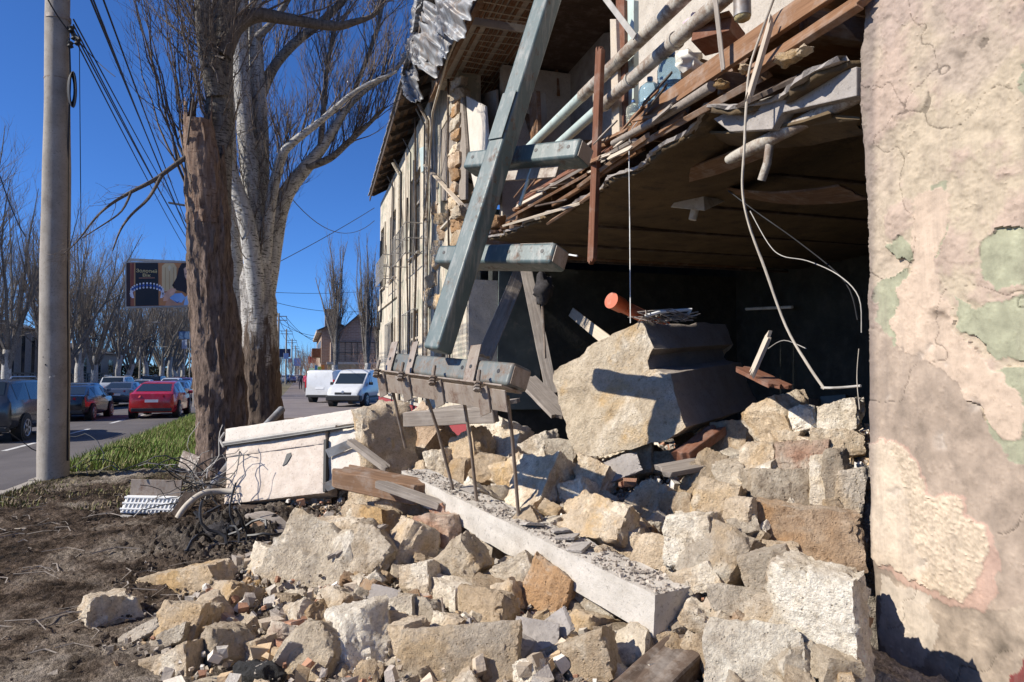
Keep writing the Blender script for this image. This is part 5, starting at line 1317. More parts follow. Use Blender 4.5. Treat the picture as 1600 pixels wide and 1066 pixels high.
# painted wall panel with cornice band
wpn = thing('wall_panel', 'large painted slab of wall with cables, standing on edge by the tree', 'wall panel', at(452, 780, 8.0))
p1, p2, p3, p4 = at(350, 788, 8.15), at(566, 763, 7.45), at(566, 640, 7.85), at(357, 672, 8.6)
bk = ((p2 - p1).cross(p4 - p1)).normalized()
if bk.dot(FWD) < 0: bk = -bk
u_, v_ = (p2 - p1), (p4 - p1)
Q = lambda a, b, o=0: p1 + u_ * a + v_ * b + (p3 - p4 - u_) * a * b - bk * o
def slab_part(name, a0, a1, b0, b1, o0, th, mat, seed, nx=40, nz=24, wob=.006):
    V, Fc = [], []
    for i in range(nx + 1):
        for j in range(nz + 1):
            a, b = a0 + (a1 - a0) * i / nx, b0 + (b1 - b0) * j / nz; p = Q(a, b, o0)
            V.append(p)
    P = np.array(V); d = fbm(P * 4 + seed, 4) * wob + (vnoise(P * 25) * wob * .3)
    e = np.array([[i in (0, nx) or j in (0, nz) for j in range(nz + 1)] for i in range(nx + 1)]).ravel(); d = d - e * np.abs(fbm(P * 7 + seed, 3)) * .02
    V = [p - bk * float(k) for p, k in zip(V, d)]; N = len(V); V += [p + bk * th for p in V]
    ix = lambda i, j: i * (nz + 1) + j
    for i in range(nx):
        for j in range(nz): Fc.append((ix(i, j), ix(i + 1, j), ix(i + 1, j + 1), ix(i, j + 1))); Fc.append((N + ix(i, j), N + ix(i, j + 1), N + ix(i + 1, j + 1), N + ix(i + 1, j)))
    for i in range(nx):
        for j in (0, nz): Fc.append((ix(i, j), ix(i + 1, j), N + ix(i + 1, j), N + ix(i, j)))
    for j in range(nz):
        for i in (0, nx): Fc.append((ix(i, j), ix(i, j + 1), N + ix(i, j + 1), N + ix(i, j)))
    return MB().add(V, Fc).build(name, mat, wpn, 40)
slab_part('panel_face', .0, .745, .0, .80, .0, .22, 'panel', 1)
slab_part('panel_end', .765, 1.0, .08, .80, -.015, .2, 'panel_edge', 2, 16, 20, .02)
slab_part('cornice_band', .0, 1.0, .815, 1.0, .05, .3, 'panel_edge', 3, 50, 8, .006)
slab_part('panel_step', .0, .75, .62, .80, .02, .05, 'panel', 4, 40, 8, .006)
MB().tube([Q(-.01, .80, .05), Q(.4, .80, .055), Q(.84, .80, .05)], .022, 8).build('conduit', 'cable_grey', wpn, 40)
MB().tube([Q(.0, .765, .05), Q(.45, .76, .06), Q(.98, .775, .05)], .016, 8).build('conduit', 'cable_black', wpn, 40)
MB().tube([Q(-.02, .96, .02), Q(-.03, .85, .07), Q(.0, .74, .06)], .016, 8).build('conduit', 'cable_grey', wpn, 40)
MB().beam(Q(.757, .0, .015), Q(.757, .66, .015), .035, .05, bk).build('panel_slot', 'black', wpn)
for a, b, c_, d in ((.775, .47, .96, .56), (.76, .05, .93, .12)): MB().beam(Q(a, b, .04), Q(c_, d, .06), .10, .012, bk + Vector((0, 0, .6))).build('metal_bracket', 'galv', wpn)
m = MB(); m.prism([Q(.44, .40, .012), Q(.47, .42, .012), Q(.505, .52, .012), Q(.50, .56, .012), Q(.47, .55, .012), Q(.455, .46, .012)], bk * .01); m.build('dark_gash', 'cable_black', wpn)
me = rock_mesh('broken_end', 33, (.62, .5, .85), 'stone_tan', 8, .05, .1, 14); o = bpy.data.objects.new('broken_end', me); COL.objects.link(o); o.parent = wpn
ce = at(600, 690, 7.75); o.matrix_basis = Matrix.Translation(ce - wpn.location) @ (CB @ Matrix.Rotation(R(24), 3, 'Z') @ Matrix.Rotation(R(-8), 3, 'Y')).to_4x4()

# ---------------------------------------------------------------- steel pole frame with crossarms and anchor rods
fr = thing('steel_frame', 'blue grey steel pole with three crossarms leaning against the torn building', 'steel frame', at(700, 575, 5.2))
sb, st_ = at(698, 556, 5.18), at(905, -110, 5.9)
sd = (st_ - sb).normalized()
arms = [(at(731, 250, 5.95), at(902, 232, 5.12)), (at(686, 398, 5.85), at(862, 396, 4.98)), (at(612, 566, 5.85), at(797, 585, 4.62))]
ax = (arms[1][1] - arms[1][0]).normalized(); ax = (ax - sd * ax.dot(sd)).normalized(); nn_ = sd.cross(ax).normalized()
if nn_.dot(FWD) > 0: nn_ = -nn_
def oriented(c, ex, ey, ez, size): return MB().box(c, size, Matrix((ex, ey, ez)).transposed())
L = (st_ - sb).length
shaft_c = (sb + st_) / 2 + nn_ * .10
oriented(shaft_c, ax, nn_, sd, (.175, .16, L)).build('shaft', 'steel_blue', fr, 40, .022, 3)
oriented(sb + sd * 1.95 + nn_ * .19, ax, nn_, sd, (.15, .008, .42)).build('welded_plate', 'steel_blue', fr, None, .003)
for i, (p, q) in enumerate(arms):
    e = (q - p).normalized(); up = (sd - e * sd.dot(e)).normalized(); n2 = up.cross(e).normalized()
    if n2.dot(FWD) > 0: n2 = -n2
    c = (p + q) / 2 - n2 * .075; Lr = (q - p).length + .05
    arm = oriented(c, e, n2, up, (Lr, .19, .165)).build('crossarm', 'steel_dusty' if i == 2 else 'steel_blue', fr, 40, .028, 3)
    for s_ in (-.42, .16, .42):
        MB().tube([c + e * Lr * s_ + n2 * .085 + up * .01, c + e * Lr * s_ + n2 * .0975 + up * .01], .016, 12).build('bolt_hole', 'cable_black', arm)
    MB().box(q + e * .027 - n2 * .075, (.004, .15, .125), Matrix((e, n2, up)).transposed()).build('end_cap', 'steel_brown', arm)
    if i == 0:
        oriented(c + e * .1 - up * .14, e, n2, up, (.62, .02, .10)).build('lower_angle', 'steel_brown', fr, None, .004)
        MB().tube([c + e * .12 - up * .1, c + e * .12 - up * .42], .014, 8).build('tie_rod', 'pipe_mint', fr)
    if i == 1: oriented(c + e * .3 + up * .10 - n2 * .05, e, n2, up, (.55, .16, .012)).build('top_plate', 'steel_brown', fr)
    if i == 2:
        ang = e * .02
        oriented(c - up * .10 + n2 * .07 - e * .03, e, n2, up, (Lr + .12, .19, .012)).build('angle_ledge', 'steel_brown', fr, None, .003)
        tl = (up * .86 + n2 * .5).normalized(); tn = e.cross(tl).normalized()
        if tn.dot(FWD) > 0: tn = -tn
        oriented(c - up * .19 + n2 * .10, e, tn, tl, (Lr + .1, .012, .15)).build('lower_plate', 'steel_brown', fr, None, .003)
        for s_, w_, hh in ((-.47, .10, .27), (-.27, .085, .29), (.235, .12, .29)):
            sp = oriented(c + e * Lr * s_ + n2 * .107 + up * .04, (e + up * .12).normalized(), n2, (up - e * .12).normalized(), (w_, .012, hh)).build('strap', 'steel_brown', fr, None, .003)
            MB().tube([c + e * Lr * s_ + n2 * .11 + up * .02, c + e * Lr * s_ + n2 * .1155 + up * .02], .015, 12).build('bolt_hole', 'cable_black', sp)
        for s_ in (-.46, -.22, .06, .40):
            oriented(c + e * Lr * s_ - up * .215 + n2 * .115, (e + up * .45).normalized(), tn, tl, (.10, .014, .19)).build('strap', 'steel_brown', fr, None, .003)
            b0 = c + e * Lr * (s_ - .04) - up * .02 + n2 * .18; b1 = c + e * Lr * s_ - up * .16 + n2 * .20
            bt = MB().tube([b0, b1], .014, 8).build('bolt', 'rebar', fr)
            for k in (.62, .8, .95): MB().tube([b0.lerp(b1, k), b0.lerp(b1, k + .09)], .027, 6).build('nut', 'rebar', bt)
for i, pts in enumerate((((613, 607, 5.85), (622, 650, 5.9), (634, 700, 6.0)), ((664, 612, 5.55), (684, 672, 5.6), (706, 757, 5.72), (724, 840, 5.78)), ((723, 614, 5.2), (735, 690, 5.28), (745, 783, 5.38), (749, 875, 5.42)), ((793, 618, 4.78), (801, 690, 4.82), (810, 803, 4.9), (823, 908, 4.95)))):
    MB().tube([at(*p) for p in pts], .0135, 8).build('anchor_rod', 'rebar', fr, 50)

# orange drain pipe and bent white frame on the biggest stone
dp = thing('drain_pipe', 'orange plastic drain pipe lying on top of the biggest stone', 'pipe', at(980, 482, 6.6))
a, b = at(956, 470, 6.35), at(1040, 512, 6.9); e = (b - a).normalized()
MB().tube([a, b], .062, 18).build('pipe_tube', 'pvc_orange', dp, 40)
MB().lathe(a - e * .01, [(.064, 0), (.078, 0), (.078, .02), (.074, .03), (.074, .15), (.062, .17), (.062, .171)], 20, e).build('pipe_socket', 'pvc_orange', dp, 40)
tag(MB().tube([at(1008, 494, 6.2), at(1030, 488, 6.2), at(1080, 484, 6.3), at(1068, 500, 6.3)], .016, 6).build('bent_strip', 'white_plastic', None, 30), 'bent white metal strip beside the orange drain pipe', 'metal strip')
r_ = random.Random(4); m = MB()
for k in range(40):
    c = at(r_.uniform(1010, 1075), r_.uniform(492, 504), 6.25); m.tube([c, c + Vector((r_.uniform(-.15, .15), r_.uniform(-.1, .1), r_.uniform(-.02, .06))), c + Vector((r_.uniform(-.2, .2), r_.uniform(-.1, .1), r_.uniform(-.05, .05)))], .005, 4)
o = stuff(m.build('reed_tangle', 'wood_grey')); tag(o, 'tangle of dusty reed and wire on the biggest stone', 'reed')

# ---------------------------------------------------------------- wrecked electrical gear by the tree
eb = thing('cable_tray', 'white ribbed plastic cable tray thrown on the soil', 'cable tray', at_z(235, 812, 0))
c = at_z(236, 806, 0) + Vector((0, 0, .12)); xe = (RGT + Vector((0, 0, -.02))).normalized(); ye = (FWD * .6 + Vector((0, 0, .8))); ye = (ye - xe * ye.dot(xe)).normalized(); ze = xe.cross(ye)
W_ = .62
oriented(c, xe, ye, ze, (W_, .22, .05)).build('tray_body', 'white_plastic', eb, 40, .015)
oriented(c + ye * .16 + Vector((0, 0, .04)), xe, (ye + ze * .6).normalized(), (ze - ye * .6).normalized(), (W_ * .94, .2, .02)).build('tray_lid', 'steel_brown', eb, None, .004)
for k in range(13): oriented(c - xe * W_ * (.44 - k * .073) + ze * .03 - ye * .02, xe, ye, ze, (.012, .16, .02)).build('tray_rib', 'white_plastic', eb)
for s_ in (-.07, .0, .07): MB().tube([c - xe * W_ * .5 + ye * s_ + ze * .035, c + xe * W_ * .5 + ye * s_ + ze * .035], .014, 8).build('tray_rail', 'white_plastic', eb, 40)
r_ = random.Random(9)
def wires(n, cx, cy, D, sx, sy, mat, rad, name, lb, L=.5):
    m = MB()
    for k in range(n):
        p = at(cx + r_.uniform(-sx, sx), cy + r_.uniform(-sy, sy), D + r_.uniform(-.25, .25)); pts = [p]; d = Vector((r_.uniform(-1, 1), r_.uniform(-1, 1), r_.uniform(-.2, 1))).normalized()
        for q in range(7): d = (d + Vector((r_.uniform(-.6, .6), r_.uniform(-.6, .6), r_.uniform(-.7, .45)))).normalized(); p = p + d * L / 6; p.z = max(p.z, .015); pts.append(p)
        m.tube(pts, rad * r_.uniform(.6, 1.3), 5)
    o = stuff(m.build(name, mat, None, 60)); tag(o, lb, 'wires')
wires(34, 305, 765, 8.1, 26, 34, 'cable_black', .006, 'black_wires', 'tangle of black wires beside the white cable tray', .7)
wires(18, 310, 758, 8.0, 22, 30, 'cable_grey', .005, 'grey_wires', 'grey wires twisted among the black ones near the tree', .6)
wires(12, 130, 745, 10.6, 40, 20, 'cable_black', .007, 'thin_wires', 'thin loose wires lying at the foot of the concrete pole', 1.0)
wires(8, 360, 850, 6.3, 30, 14, 'cable_black', .012, 'burnt_wires', 'burnt black wires in the dark crater', .5)
cable('thick_hose', [at(272, 826, 7.3), at(280, 806, 7.4), at(296, 786, 7.5), at(318, 771, 7.6), at(345, 768, 7.7), at(365, 768, 7.7)], .035, 'cable_tan', 'thick tan hose bent from the soil to the wall panel', 'hose', n=10)
tag(plank('black_board', None, None, at(268, 822, 7.3), at(300, 772, 7.7), .16, .04, 'wood_dark', up=(0, -1, .5), broken=.03, seed=51), 'charred dark board standing beside the white cable tray', 'board')
tag(MB().tube([at(322, 775, 8.3), at(362, 722, 8.9), at(440, 640, 10.2)], .055, 12).build('metal_pipe', 'galv', None, 40), 'galvanised pipe leaning behind the wall panel by the tree', 'pipe')
for i, (p, q, lb) in enumerate((((305, 800, 7.2), (330, 828, 6.9), 'dark metal bar lying between hose and crater'), ((285, 822, 7.1), (345, 790, 7.4), 'long dark bar under the thick hose'), ((190, 806, 7.6), (275, 814, 7.4), 'thin bar lying in front of the cable tray'))):
    tag(MB().beam(at(*p), at(*q), .035, .02).build('metal_bar', 'cable_black' if i < 2 else 'cable_grey', None), lb, 'metal bar', 'metal bars by the crater')
cloth('torn_membrane', 366, 838, 2, .01, 'cable_black', 'x', 3) if False else None
o = rock('burnt_clump', 'black burnt clump of cloth in the crater', 'burnt clump', 352, 838, 60, 34, 1, 'clump', 0, 10, 0, 15, D=6.55, chips=2, rough=.2, rnd=.6)
rock('bent_shield', 'dark bent metal shield leaning by the tree foot', 'metal shield', 296, 722, 34, 26, .15, 'steel_brown', 20, 20, -10, 16, D=8.5, chips=2, rough=.1, rnd=.1)
tag(plank('pale_stick', None, None, at_z(5, 828, .02), at_z(40, 826, .02), .03, .012, 'wood_pale', seed=61), 'pale stick lying on the bare soil near the road', 'stick')
tag(plank('pale_lath', None, None, at_z(68, 910, .02), at_z(118, 898, .02), .03, .012, 'wood_pale', seed=62), 'pale short lath lying on the bare soil', 'stick')
tag(MB().box(at_z(205, 1022, .02), (.06, .04, .02), Euler((.2, .3, .5)).to_matrix()).build('blue_scrap', simple('blue_plastic', (.06, .12, .35), .4), None), 'small blue plastic scrap by the grey slates', 'scrap')
cable('bent_rebar', [at(690, 935, 4.05), at(697, 990, 3.7), at(704, 1066, 3.4)], .007, 'rebar', 'thin bent wire standing in front of the wide grey slab', 'wire')
# ================================================================ trees
def np_tubes(name, lines, mat, k=3, parent=None, smooth=None):
    """all twigs of one crown as one mesh; lines = [(points, radii)]"""
    groups = {}
    for p, r in lines: groups.setdefault(len(p), []).append((p, r))
    VV, FF, base = [], [], 0
    for n, g in groups.items():
        P = np.array([[tuple(q) for q in p] for p, _ in g], float); Rr = np.array([r for _, r in g], float); m = len(g)
        T = np.gradient(P, axis=1); T /= np.maximum(np.linalg.norm(T, axis=2, keepdims=True), 1e-9)
        ref = np.array([.31, .77, .12]); U = np.cross(T, ref); U /= np.maximum(np.linalg.norm(U, axis=2, keepdims=True), 1e-9); W = np.cross(T, U)
        a = np.arange(k) * 2 * PI / k
        V = P[:, :, None] + (U[:, :, None] * np.cos(a)[None, None, :, None] + W[:, :, None] * np.sin(a)[None, None, :, None]) * Rr[:, :, None, None]
        VV.append(V.reshape(-1, 3))
        i = np.arange(m)[:, None, None] * n * k + np.arange(n - 1)[None, :, None] * k; j = np.arange(k)[None, None, :]; j2 = (j + 1) % k
        F_ = np.stack([i + j, i + j2, i + k + j2, i + k + j], -1).reshape(-1, 4) + base
        FF.append(F_); base += m * n * k
    return np_mesh(name, np.concatenate(VV), np.concatenate(FF), MAT[mat] if isinstance(mat, str) else mat, parent, smooth)
def shoot(r, p, d, L, r0, n=6, up=.25, jit=.16):
    pts, rad = [p], [r0]; d = d.normalized()
    for i in range(n - 1):
        d = (d + Vector((r.gauss(0, jit), r.gauss(0, jit), r.gauss(0, jit) + up / (n - 1)))).normalized()
        p = p + d * L / (n - 1); pts.append(p); rad.append(max(r0 * (1 - .85 * (i + 1) / (n - 1)), .0016))
    return pts, rad
def twigs(r, line, count, L, up, depth_, out, rmin, spread=1.0, t0=.15, rmul=.42):
    pts, rad = line; n = len(pts)
    for _ in range(count):
        t = t0 + (1 - t0) * r.random(); i = min(int(t * (n - 1)), n - 2); f = t * (n - 1) - i
        p = pts[i].lerp(pts[i + 1], f); d = (pts[i + 1] - pts[i]).normalized()
        s = Vector((r.gauss(0, 1), r.gauss(0, 1), r.gauss(0, .6))).normalized()
        s = (s - d * s.dot(d)).normalized()
        nd = (d * .75 + s * .65 * spread + Vector((0, 0, up))).normalized()
        ll = L * r.uniform(.5, 1.25); r0 = max(min(rad[i] * rmul, ll * .012), rmin)
        ln = shoot(r, p, nd, ll, r0, 6 if depth_ > 0 else 5, up * .6)
        out.append(ln)
        if depth_ > 0: twigs(r, ln, r.choice([3, 4, 5, 6]), L * .5, up, depth_ - 1, out, rmin, spread, .12, .55)
def limb_px(pts, D0, D1=None, rp=None):
    """a limb seen in the photograph: points with pixel radius, at a depth running from D0 to D1"""
    D1 = D0 if D1 is None else D1; n = len(pts); P, Rr = [], []
    for i, q in enumerate(pts):
        d = D0 + (D1 - D0) * i / (n - 1); P.append(at(q[0], q[1], d)); Rr.append(q[2] * d / F)
    Q, RR = [], []
    for i in range(n - 1):
        for k in range(4):
            t = k / 4; p0, p1, p2, p3 = P[max(i - 1, 0)], P[i], P[i + 1], P[min(i + 2, n - 1)]
            Q.append(.5 * ((2 * p1) + (p2 - p0) * t + (2 * p0 - 5 * p1 + 4 * p2 - p3) * t * t + (3 * p1 - p0 - 3 * p2 + p3) * t ** 3)); RR.append(Rr[i] * (1 - t) + Rr[i + 1] * t)
    return Q + [P[-1]], RR + [Rr[-1]]
def bark_mat(name, lo, hi, scar, s_at=(.5, .62), crack=.7, stretch=(7, 7, 1.2)):
    t = NT(name); co = t.coord(rnd=False)
    st = t.n('ShaderNodeVectorMath', operation='MULTIPLY', i_0=co, i_1=stretch).outputs[0]
    g = t.noise(st, 3.5, 8, .7, .6)
    c = t.ramp(g, [(.3, lo), (.68, hi)])
    lat = t.n('ShaderNodeVectorMath', operation='MULTIPLY', i_0=co, i_1=(5, 5, 22)).outputs[0]
    c = t.mix(t.ramp(t.noise(lat, 1.7, 5, .65), [(s_at[0], 0.0), (s_at[1], .95)]), c, scar)
    c = t.mix(t.ramp(t.noise(co, 2.3, 5, .6), [(.5, 0.0), (.7, .5)]), c, tuple((a + b) / 2 for a, b in zip(scar, lo)))
    return t.out(c, .95, g, crack, .04, .1)
MAT['bark_brown'] = bark_mat('bark_rough_brown', (.05, .035, .027), (.31, .23, .185), (.05, .037, .03), (.62, .8), 1.0)
MAT['bark_torn'] = bark_mat('torn_wood', (.12, .07, .048), (.33, .24, .18), (.08, .04, .028), (.56, .7), .7)
MAT['bark_white'] = bark_mat('bark_white_poplar', (.31, .295, .27), (.60, .58, .54), (.055, .05, .045), (.53, .62), .5, (3, 3, 1.2))
MAT['bark_mid'] = bark_mat('bark_grey_poplar', (.10, .088, .076), (.34, .315, .285), (.04, .035, .03), (.50, .62), .9)
MAT['twig'] = simple('twig_bark', (.135, .105, .083), .85, .35, 9)
MAT['twig_grey'] = simple('twig_grey', (.15, .122, .098), .85, .3, 9)
MAT['limb_dark'] = bark_mat('limb_dark', (.07, .06, .052), (.20, .17, .145), (.03, .026, .023), (.55, .7), .5)
def mottled():
    m = bark_mat('bark_mottled', (.20, .18, .16), (.60, .57, .53), (.05, .043, .037), (.53, .64), .8); nt = m.node_tree; b = nt.nodes['Principled BSDF']
    src = b.inputs['Base Color'].links[0].from_socket; t = NT.__new__(NT); t.m, t.t, t.b = m, nt, b
    co = t.coord(rnd=False); z = t.n('ShaderNodeSeparateXYZ', i_0=co).outputs[2]
    st = t.n('ShaderNodeVectorMath', operation='MULTIPLY', i_0=co, i_1=(6, 6, 1.4)).outputs[0]
    dk = t.ramp(t.noise(st, 3, 7, .7), [(.3, (.05, .036, .028)), (.7, (.20, .15, .115))])
    f = t.math('ADD', t.math('MULTIPLY', z, -.42), t.math('ADD', t.math('MULTIPLY', t.noise(st, 1.1, 6, .7), 2.6), -.15))
    nt.links.new(t.mix(t.ramp(f, [(.0, 0.0), (.25, 1.0)]), src, dk), b.inputs['Base Color']); return m
MAT['bark_mottled'] = mottled()
def trunk_mesh(name, line, mat, parent, seed, n=40, rough=.09, flare=.25, jag=0.0, sub=4):
    P, Rr = line; Q, RR = [], []
    for i in range(len(P) - 1):
        for k in range(sub): t = k / sub; Q.append(P[i].lerp(P[i + 1], t)); RR.append(Rr[i] * (1 - t) + Rr[i + 1] * t)
    Q.append(P[-1]); RR.append(Rr[-1]); V = []; N = len(Q)
    z0 = Q[0].z
    for i, (p, r) in enumerate(zip(Q, RR)):
        fl = 1 + flare * math.exp(-(p.z - z0) / .35)
        for k in range(n): a = 2 * PI * k / n; V.append((p.x, p.y, p.z, math.cos(a), math.sin(a), r * fl, a, i / (N - 1)))
    A = np.array(V); q = np.stack([A[:, 3] * 2.2, A[:, 4] * 2.2, A[:, 2] * .55], 1) * 1.5 + seed
    ridge = np.abs(fbm(q * 2.4, 4, .6)); bump = fbm(np.stack([A[:, 3] * .8, A[:, 4] * .8, A[:, 2] * .7], 1) + seed * 2, 3)
    rr = A[:, 5] * (1 + rough * (ridge - .35) * 1.2 + .07 * bump)
    X = A[:, 0] + A[:, 3] * rr; Y = A[:, 1] + A[:, 4] * rr; Z = A[:, 2].copy()
    if jag: top = A[:, 7] > .9; Z = Z + top * (fbm(np.stack([A[:, 3] * 2, A[:, 4] * 2, A[:, 3] * 0], 1) + 5, 3) * jag)
    idx = np.arange(N * n).reshape(N, n); b = np.roll(idx, -1, axis=1)
    f = np.stack([idx[:-1], b[:-1], b[1:], idx[1:]], -1).reshape(-1, 4)
    V = np.stack([X, Y, Z], 1)
    o = np_mesh(name, V, f, MAT[mat], parent, 70)
    return o
# --- the rough brown tree with its broken stub
t1 = thing('broken_tree', 'old poplar by the wall panel with a snapped stub and rough brown bark', 'tree', at(342, 742, 10.6), 'trees on the verge')
D1 = 10.6
trunk_mesh('trunk', limb_px([(351, 752, 38), (347, 660, 36.5), (342, 560, 36.5), (330, 450, 32), (325, 340, 31.5), (318, 262, 29)], D1), 'bark_brown', t1, 1.0, 64, .15, .18, .5)
trunk_mesh('stub', limb_px([(325, 352, 28), (320, 290, 27), (314, 235, 25), (310, 200, 21), (308, 184, 19)], D1 - .05), 'bark_torn', t1, 3.0, 48, .12, 0, .5)
L1 = [limb_px([(332, 340, 27), (337, 250, 24), (342, 180, 21), (345, 110, 18), (350, 0, 14), (356, -150, 10)], D1 + .3),
      limb_px([(340, 150, 18), (322, 60, 14), (312, -60, 9)], D1 + .2, D1 - .3),
      limb_px([(346, 90, 16), (366, 45, 13), (400, 24, 11), (450, 30, 9), (520, 41, 7), (556, 34, 5), (584, 24, 3), (592, 12, 2)], D1 + .2, D1 + 1.2),
      limb_px([(352, 30, 12), (380, -40, 9), (400, -120, 6)], D1 + .3)]
for i, ln in enumerate(L1): np_tubes('limb', [ln], 'limb_dark' if i == 2 else 'bark_mid', 14, t1, 60)
r_ = random.Random(31); tw = []
dl = limb_px([(290, 246, 4.5), (268, 262, 4), (240, 282, 3.5), (205, 300, 3), (175, 318, 2.4), (150, 340, 1.8), (120, 378, 1.2), (95, 400, .8)], D1 - .2, D1 - .9)
np_tubes('drooping_branch', [dl, limb_px([(252, 276, 3), (232, 310, 2.6), (205, 336, 2.1), (188, 360, 1.6), (176, 392, 1)], D1 - .4, D1 - 1), limb_px([(205, 300, 2.2), (190, 330, 1.6), (160, 352, 1.2), (128, 372, .8)], D1 - .6, D1 - .9)], 'limb_dark', 6, t1, 60)
twigs(r_, dl, 14, .45, -.15, 1, tw, .003)
for i in range(38):   # the broom of shoots round the stub
    x0, y0 = (r_.uniform(288, 300), r_.uniform(225, 310)) if i % 2 else (r_.uniform(325, 352), r_.uniform(60, 240)); tx, ty = r_.uniform(190, 350), r_.uniform(-120, 60)
    a = at(x0, y0, D1 + r_.uniform(-.35, .5)); b = at(tx + (x0 - 300) * .4, ty, D1 + r_.uniform(-1.3, 1.0)); mid = a.lerp(b, .42) + RGT * (-.16 * (300 - tx) / 100) - UPV * .12
    pts = [a]; rad = []; N = 8
    for k in range(1, N): t = k / (N - 1); pts.append(a * (1 - t) ** 2 + mid * 2 * t * (1 - t) + b * t * t + Vector((r_.gauss(0, .03), r_.gauss(0, .03), r_.gauss(0, .02))))
    r0 = r_.uniform(.010, .026); rad = [r0 * (1 - .8 * k / (N - 1)) for k in range(N)]
    tw.append((pts, rad)); twigs(r_, (pts, rad), 7, .8, .45, 1, tw, .0036, .9)
for ln in L1: twigs(r_, ln, 15, 1.5, .5, 2, tw, .0038, 1.0)
np_tubes('crown', tw, 'twig', 4, t1)
# --- the white barked trees behind it
t2 = thing('white_poplar', 'tall poplar with white bark and long limbs reaching toward the roof', 'tree', at(408, 690, 15.0), 'trees on the verge')
D2 = 15.0
trunk_mesh('trunk', limb_px([(412, 705, 31), (408, 600, 27), (404, 500, 26), (403, 430, 23), (403, 400, 14)], D2), 'bark_mottled', t2, 5.0, 48, .12, .2)
trunk_mesh('trunk_fork', limb_px([(430, 700, 14), (422, 560, 13), (416, 470, 13), (421, 420, 12), (424, 400, 8)], D2 + .35), 'bark_mottled', t2, 7.0, 36, .1, .2)
L2 = [limb_px([(404, 500, 12), (403, 440, 16), (402, 400, 16), (396, 330, 15), (388, 240, 14), (380, 150, 13), (374, 60, 12), (371, -60, 9), (368, -200, 5)], D2 - .1),
      limb_px([(408, 500, 11), (406, 440, 14), (406, 390, 14), (407, 310, 13), (407, 220, 12.5), (402, 120, 11), (399, 20, 10), (404, -120, 6)], D2 + .2),
      limb_px([(402, 500, 11), (399, 440, 14), (394, 400, 14), (384, 340, 13), (368, 290, 11), (352, 240, 9), (338, 160, 7)], D2 - .2, D2 - .7),
      limb_px([(416, 470, 12), (422, 420, 14), (429, 370, 14), (437, 330, 13), (452, 295, 12), (478, 262, 10.5), (500, 235, 8.5), (520, 205, 7), (545, 165, 5.5), (578, 135, 4.5), (618, 110, 3), (650, 60, 2)], D2 + .2, D2 + 1.0),
      limb_px([(412, 440, 9), (415, 390, 10), (419, 350, 9), (428, 290, 8), (440, 245, 7.5), (455, 225, 6.5), (500, 190, 5), (560, 140, 3.5), (620, 112, 2)], D2, D2 - .6),
      limb_px([(478, 262, 6.5), (515, 248, 5.5), (545, 222, 4.5), (575, 195, 3.2), (600, 170, 2)], D2 + .5, D2 + 1.1),
      limb_px([(408, 150, 8), (428, 105, 7.5), (460, 68, 7), (500, 36, 6), (545, -10, 5), (590, -80, 3)], D2 + .3, D2 + .9),
      limb_px([(400, 60, 6), (430, 30, 5), (460, -20, 4), (480, -80, 3)], D2 - .3),
      limb_px([(500, 235, 5), (506, 170, 4), (512, 100, 3), (530, 20, 2)], D2 + .6), limb_px([(545, 165, 4), (585, 60, 3), (600, 0, 2), (610, -50, 1.5)], D2 + .9)]
for i, ln in enumerate(L2): np_tubes('limb', [ln], 'bark_white' if i in (0, 1, 2, 3, 4) else 'bark_mid', 12, t2, 60)
r_ = random.Random(57); tw = []
for i, ln in enumerate(L2): twigs(r_, ln, 46 if i in (3, 4, 5, 6) else 30, 1.5, .8, 2, tw, .0042, 1.0, .2)
np_tubes('crown', tw, 'twig', 3, t2)
t3 = thing('thin_poplar', 'thinner pale poplar standing between the rough brown tree and the white one', 'tree', at(376, 690, 17.5), 'trees on the verge')
ln = limb_px([(380, 690, 17), (372, 560, 15), (366, 440, 14), (362, 330, 12), (358, 200, 10), (360, 60, 8), (366, -80, 5)], 17.5)
trunk_mesh('trunk', ln, 'bark_white', t3, 9.0, 30, .08, .2)
tw = []; r_ = random.Random(3)
for ln_ in (ln, limb_px([(364, 380, 8), (384, 260, 6), (388, 120, 5), (384, -20, 3)], 17.6), limb_px([(362, 330, 7), (340, 230, 5), (330, 100, 4), (336, -40, 2)], 17.4)):
    tw.append(ln_); twigs(r_, ln_, 28, 1.7, .8, 2, tw, .004, .8, .3)
np_tubes('crown', tw, 'twig_grey', 3, t3)
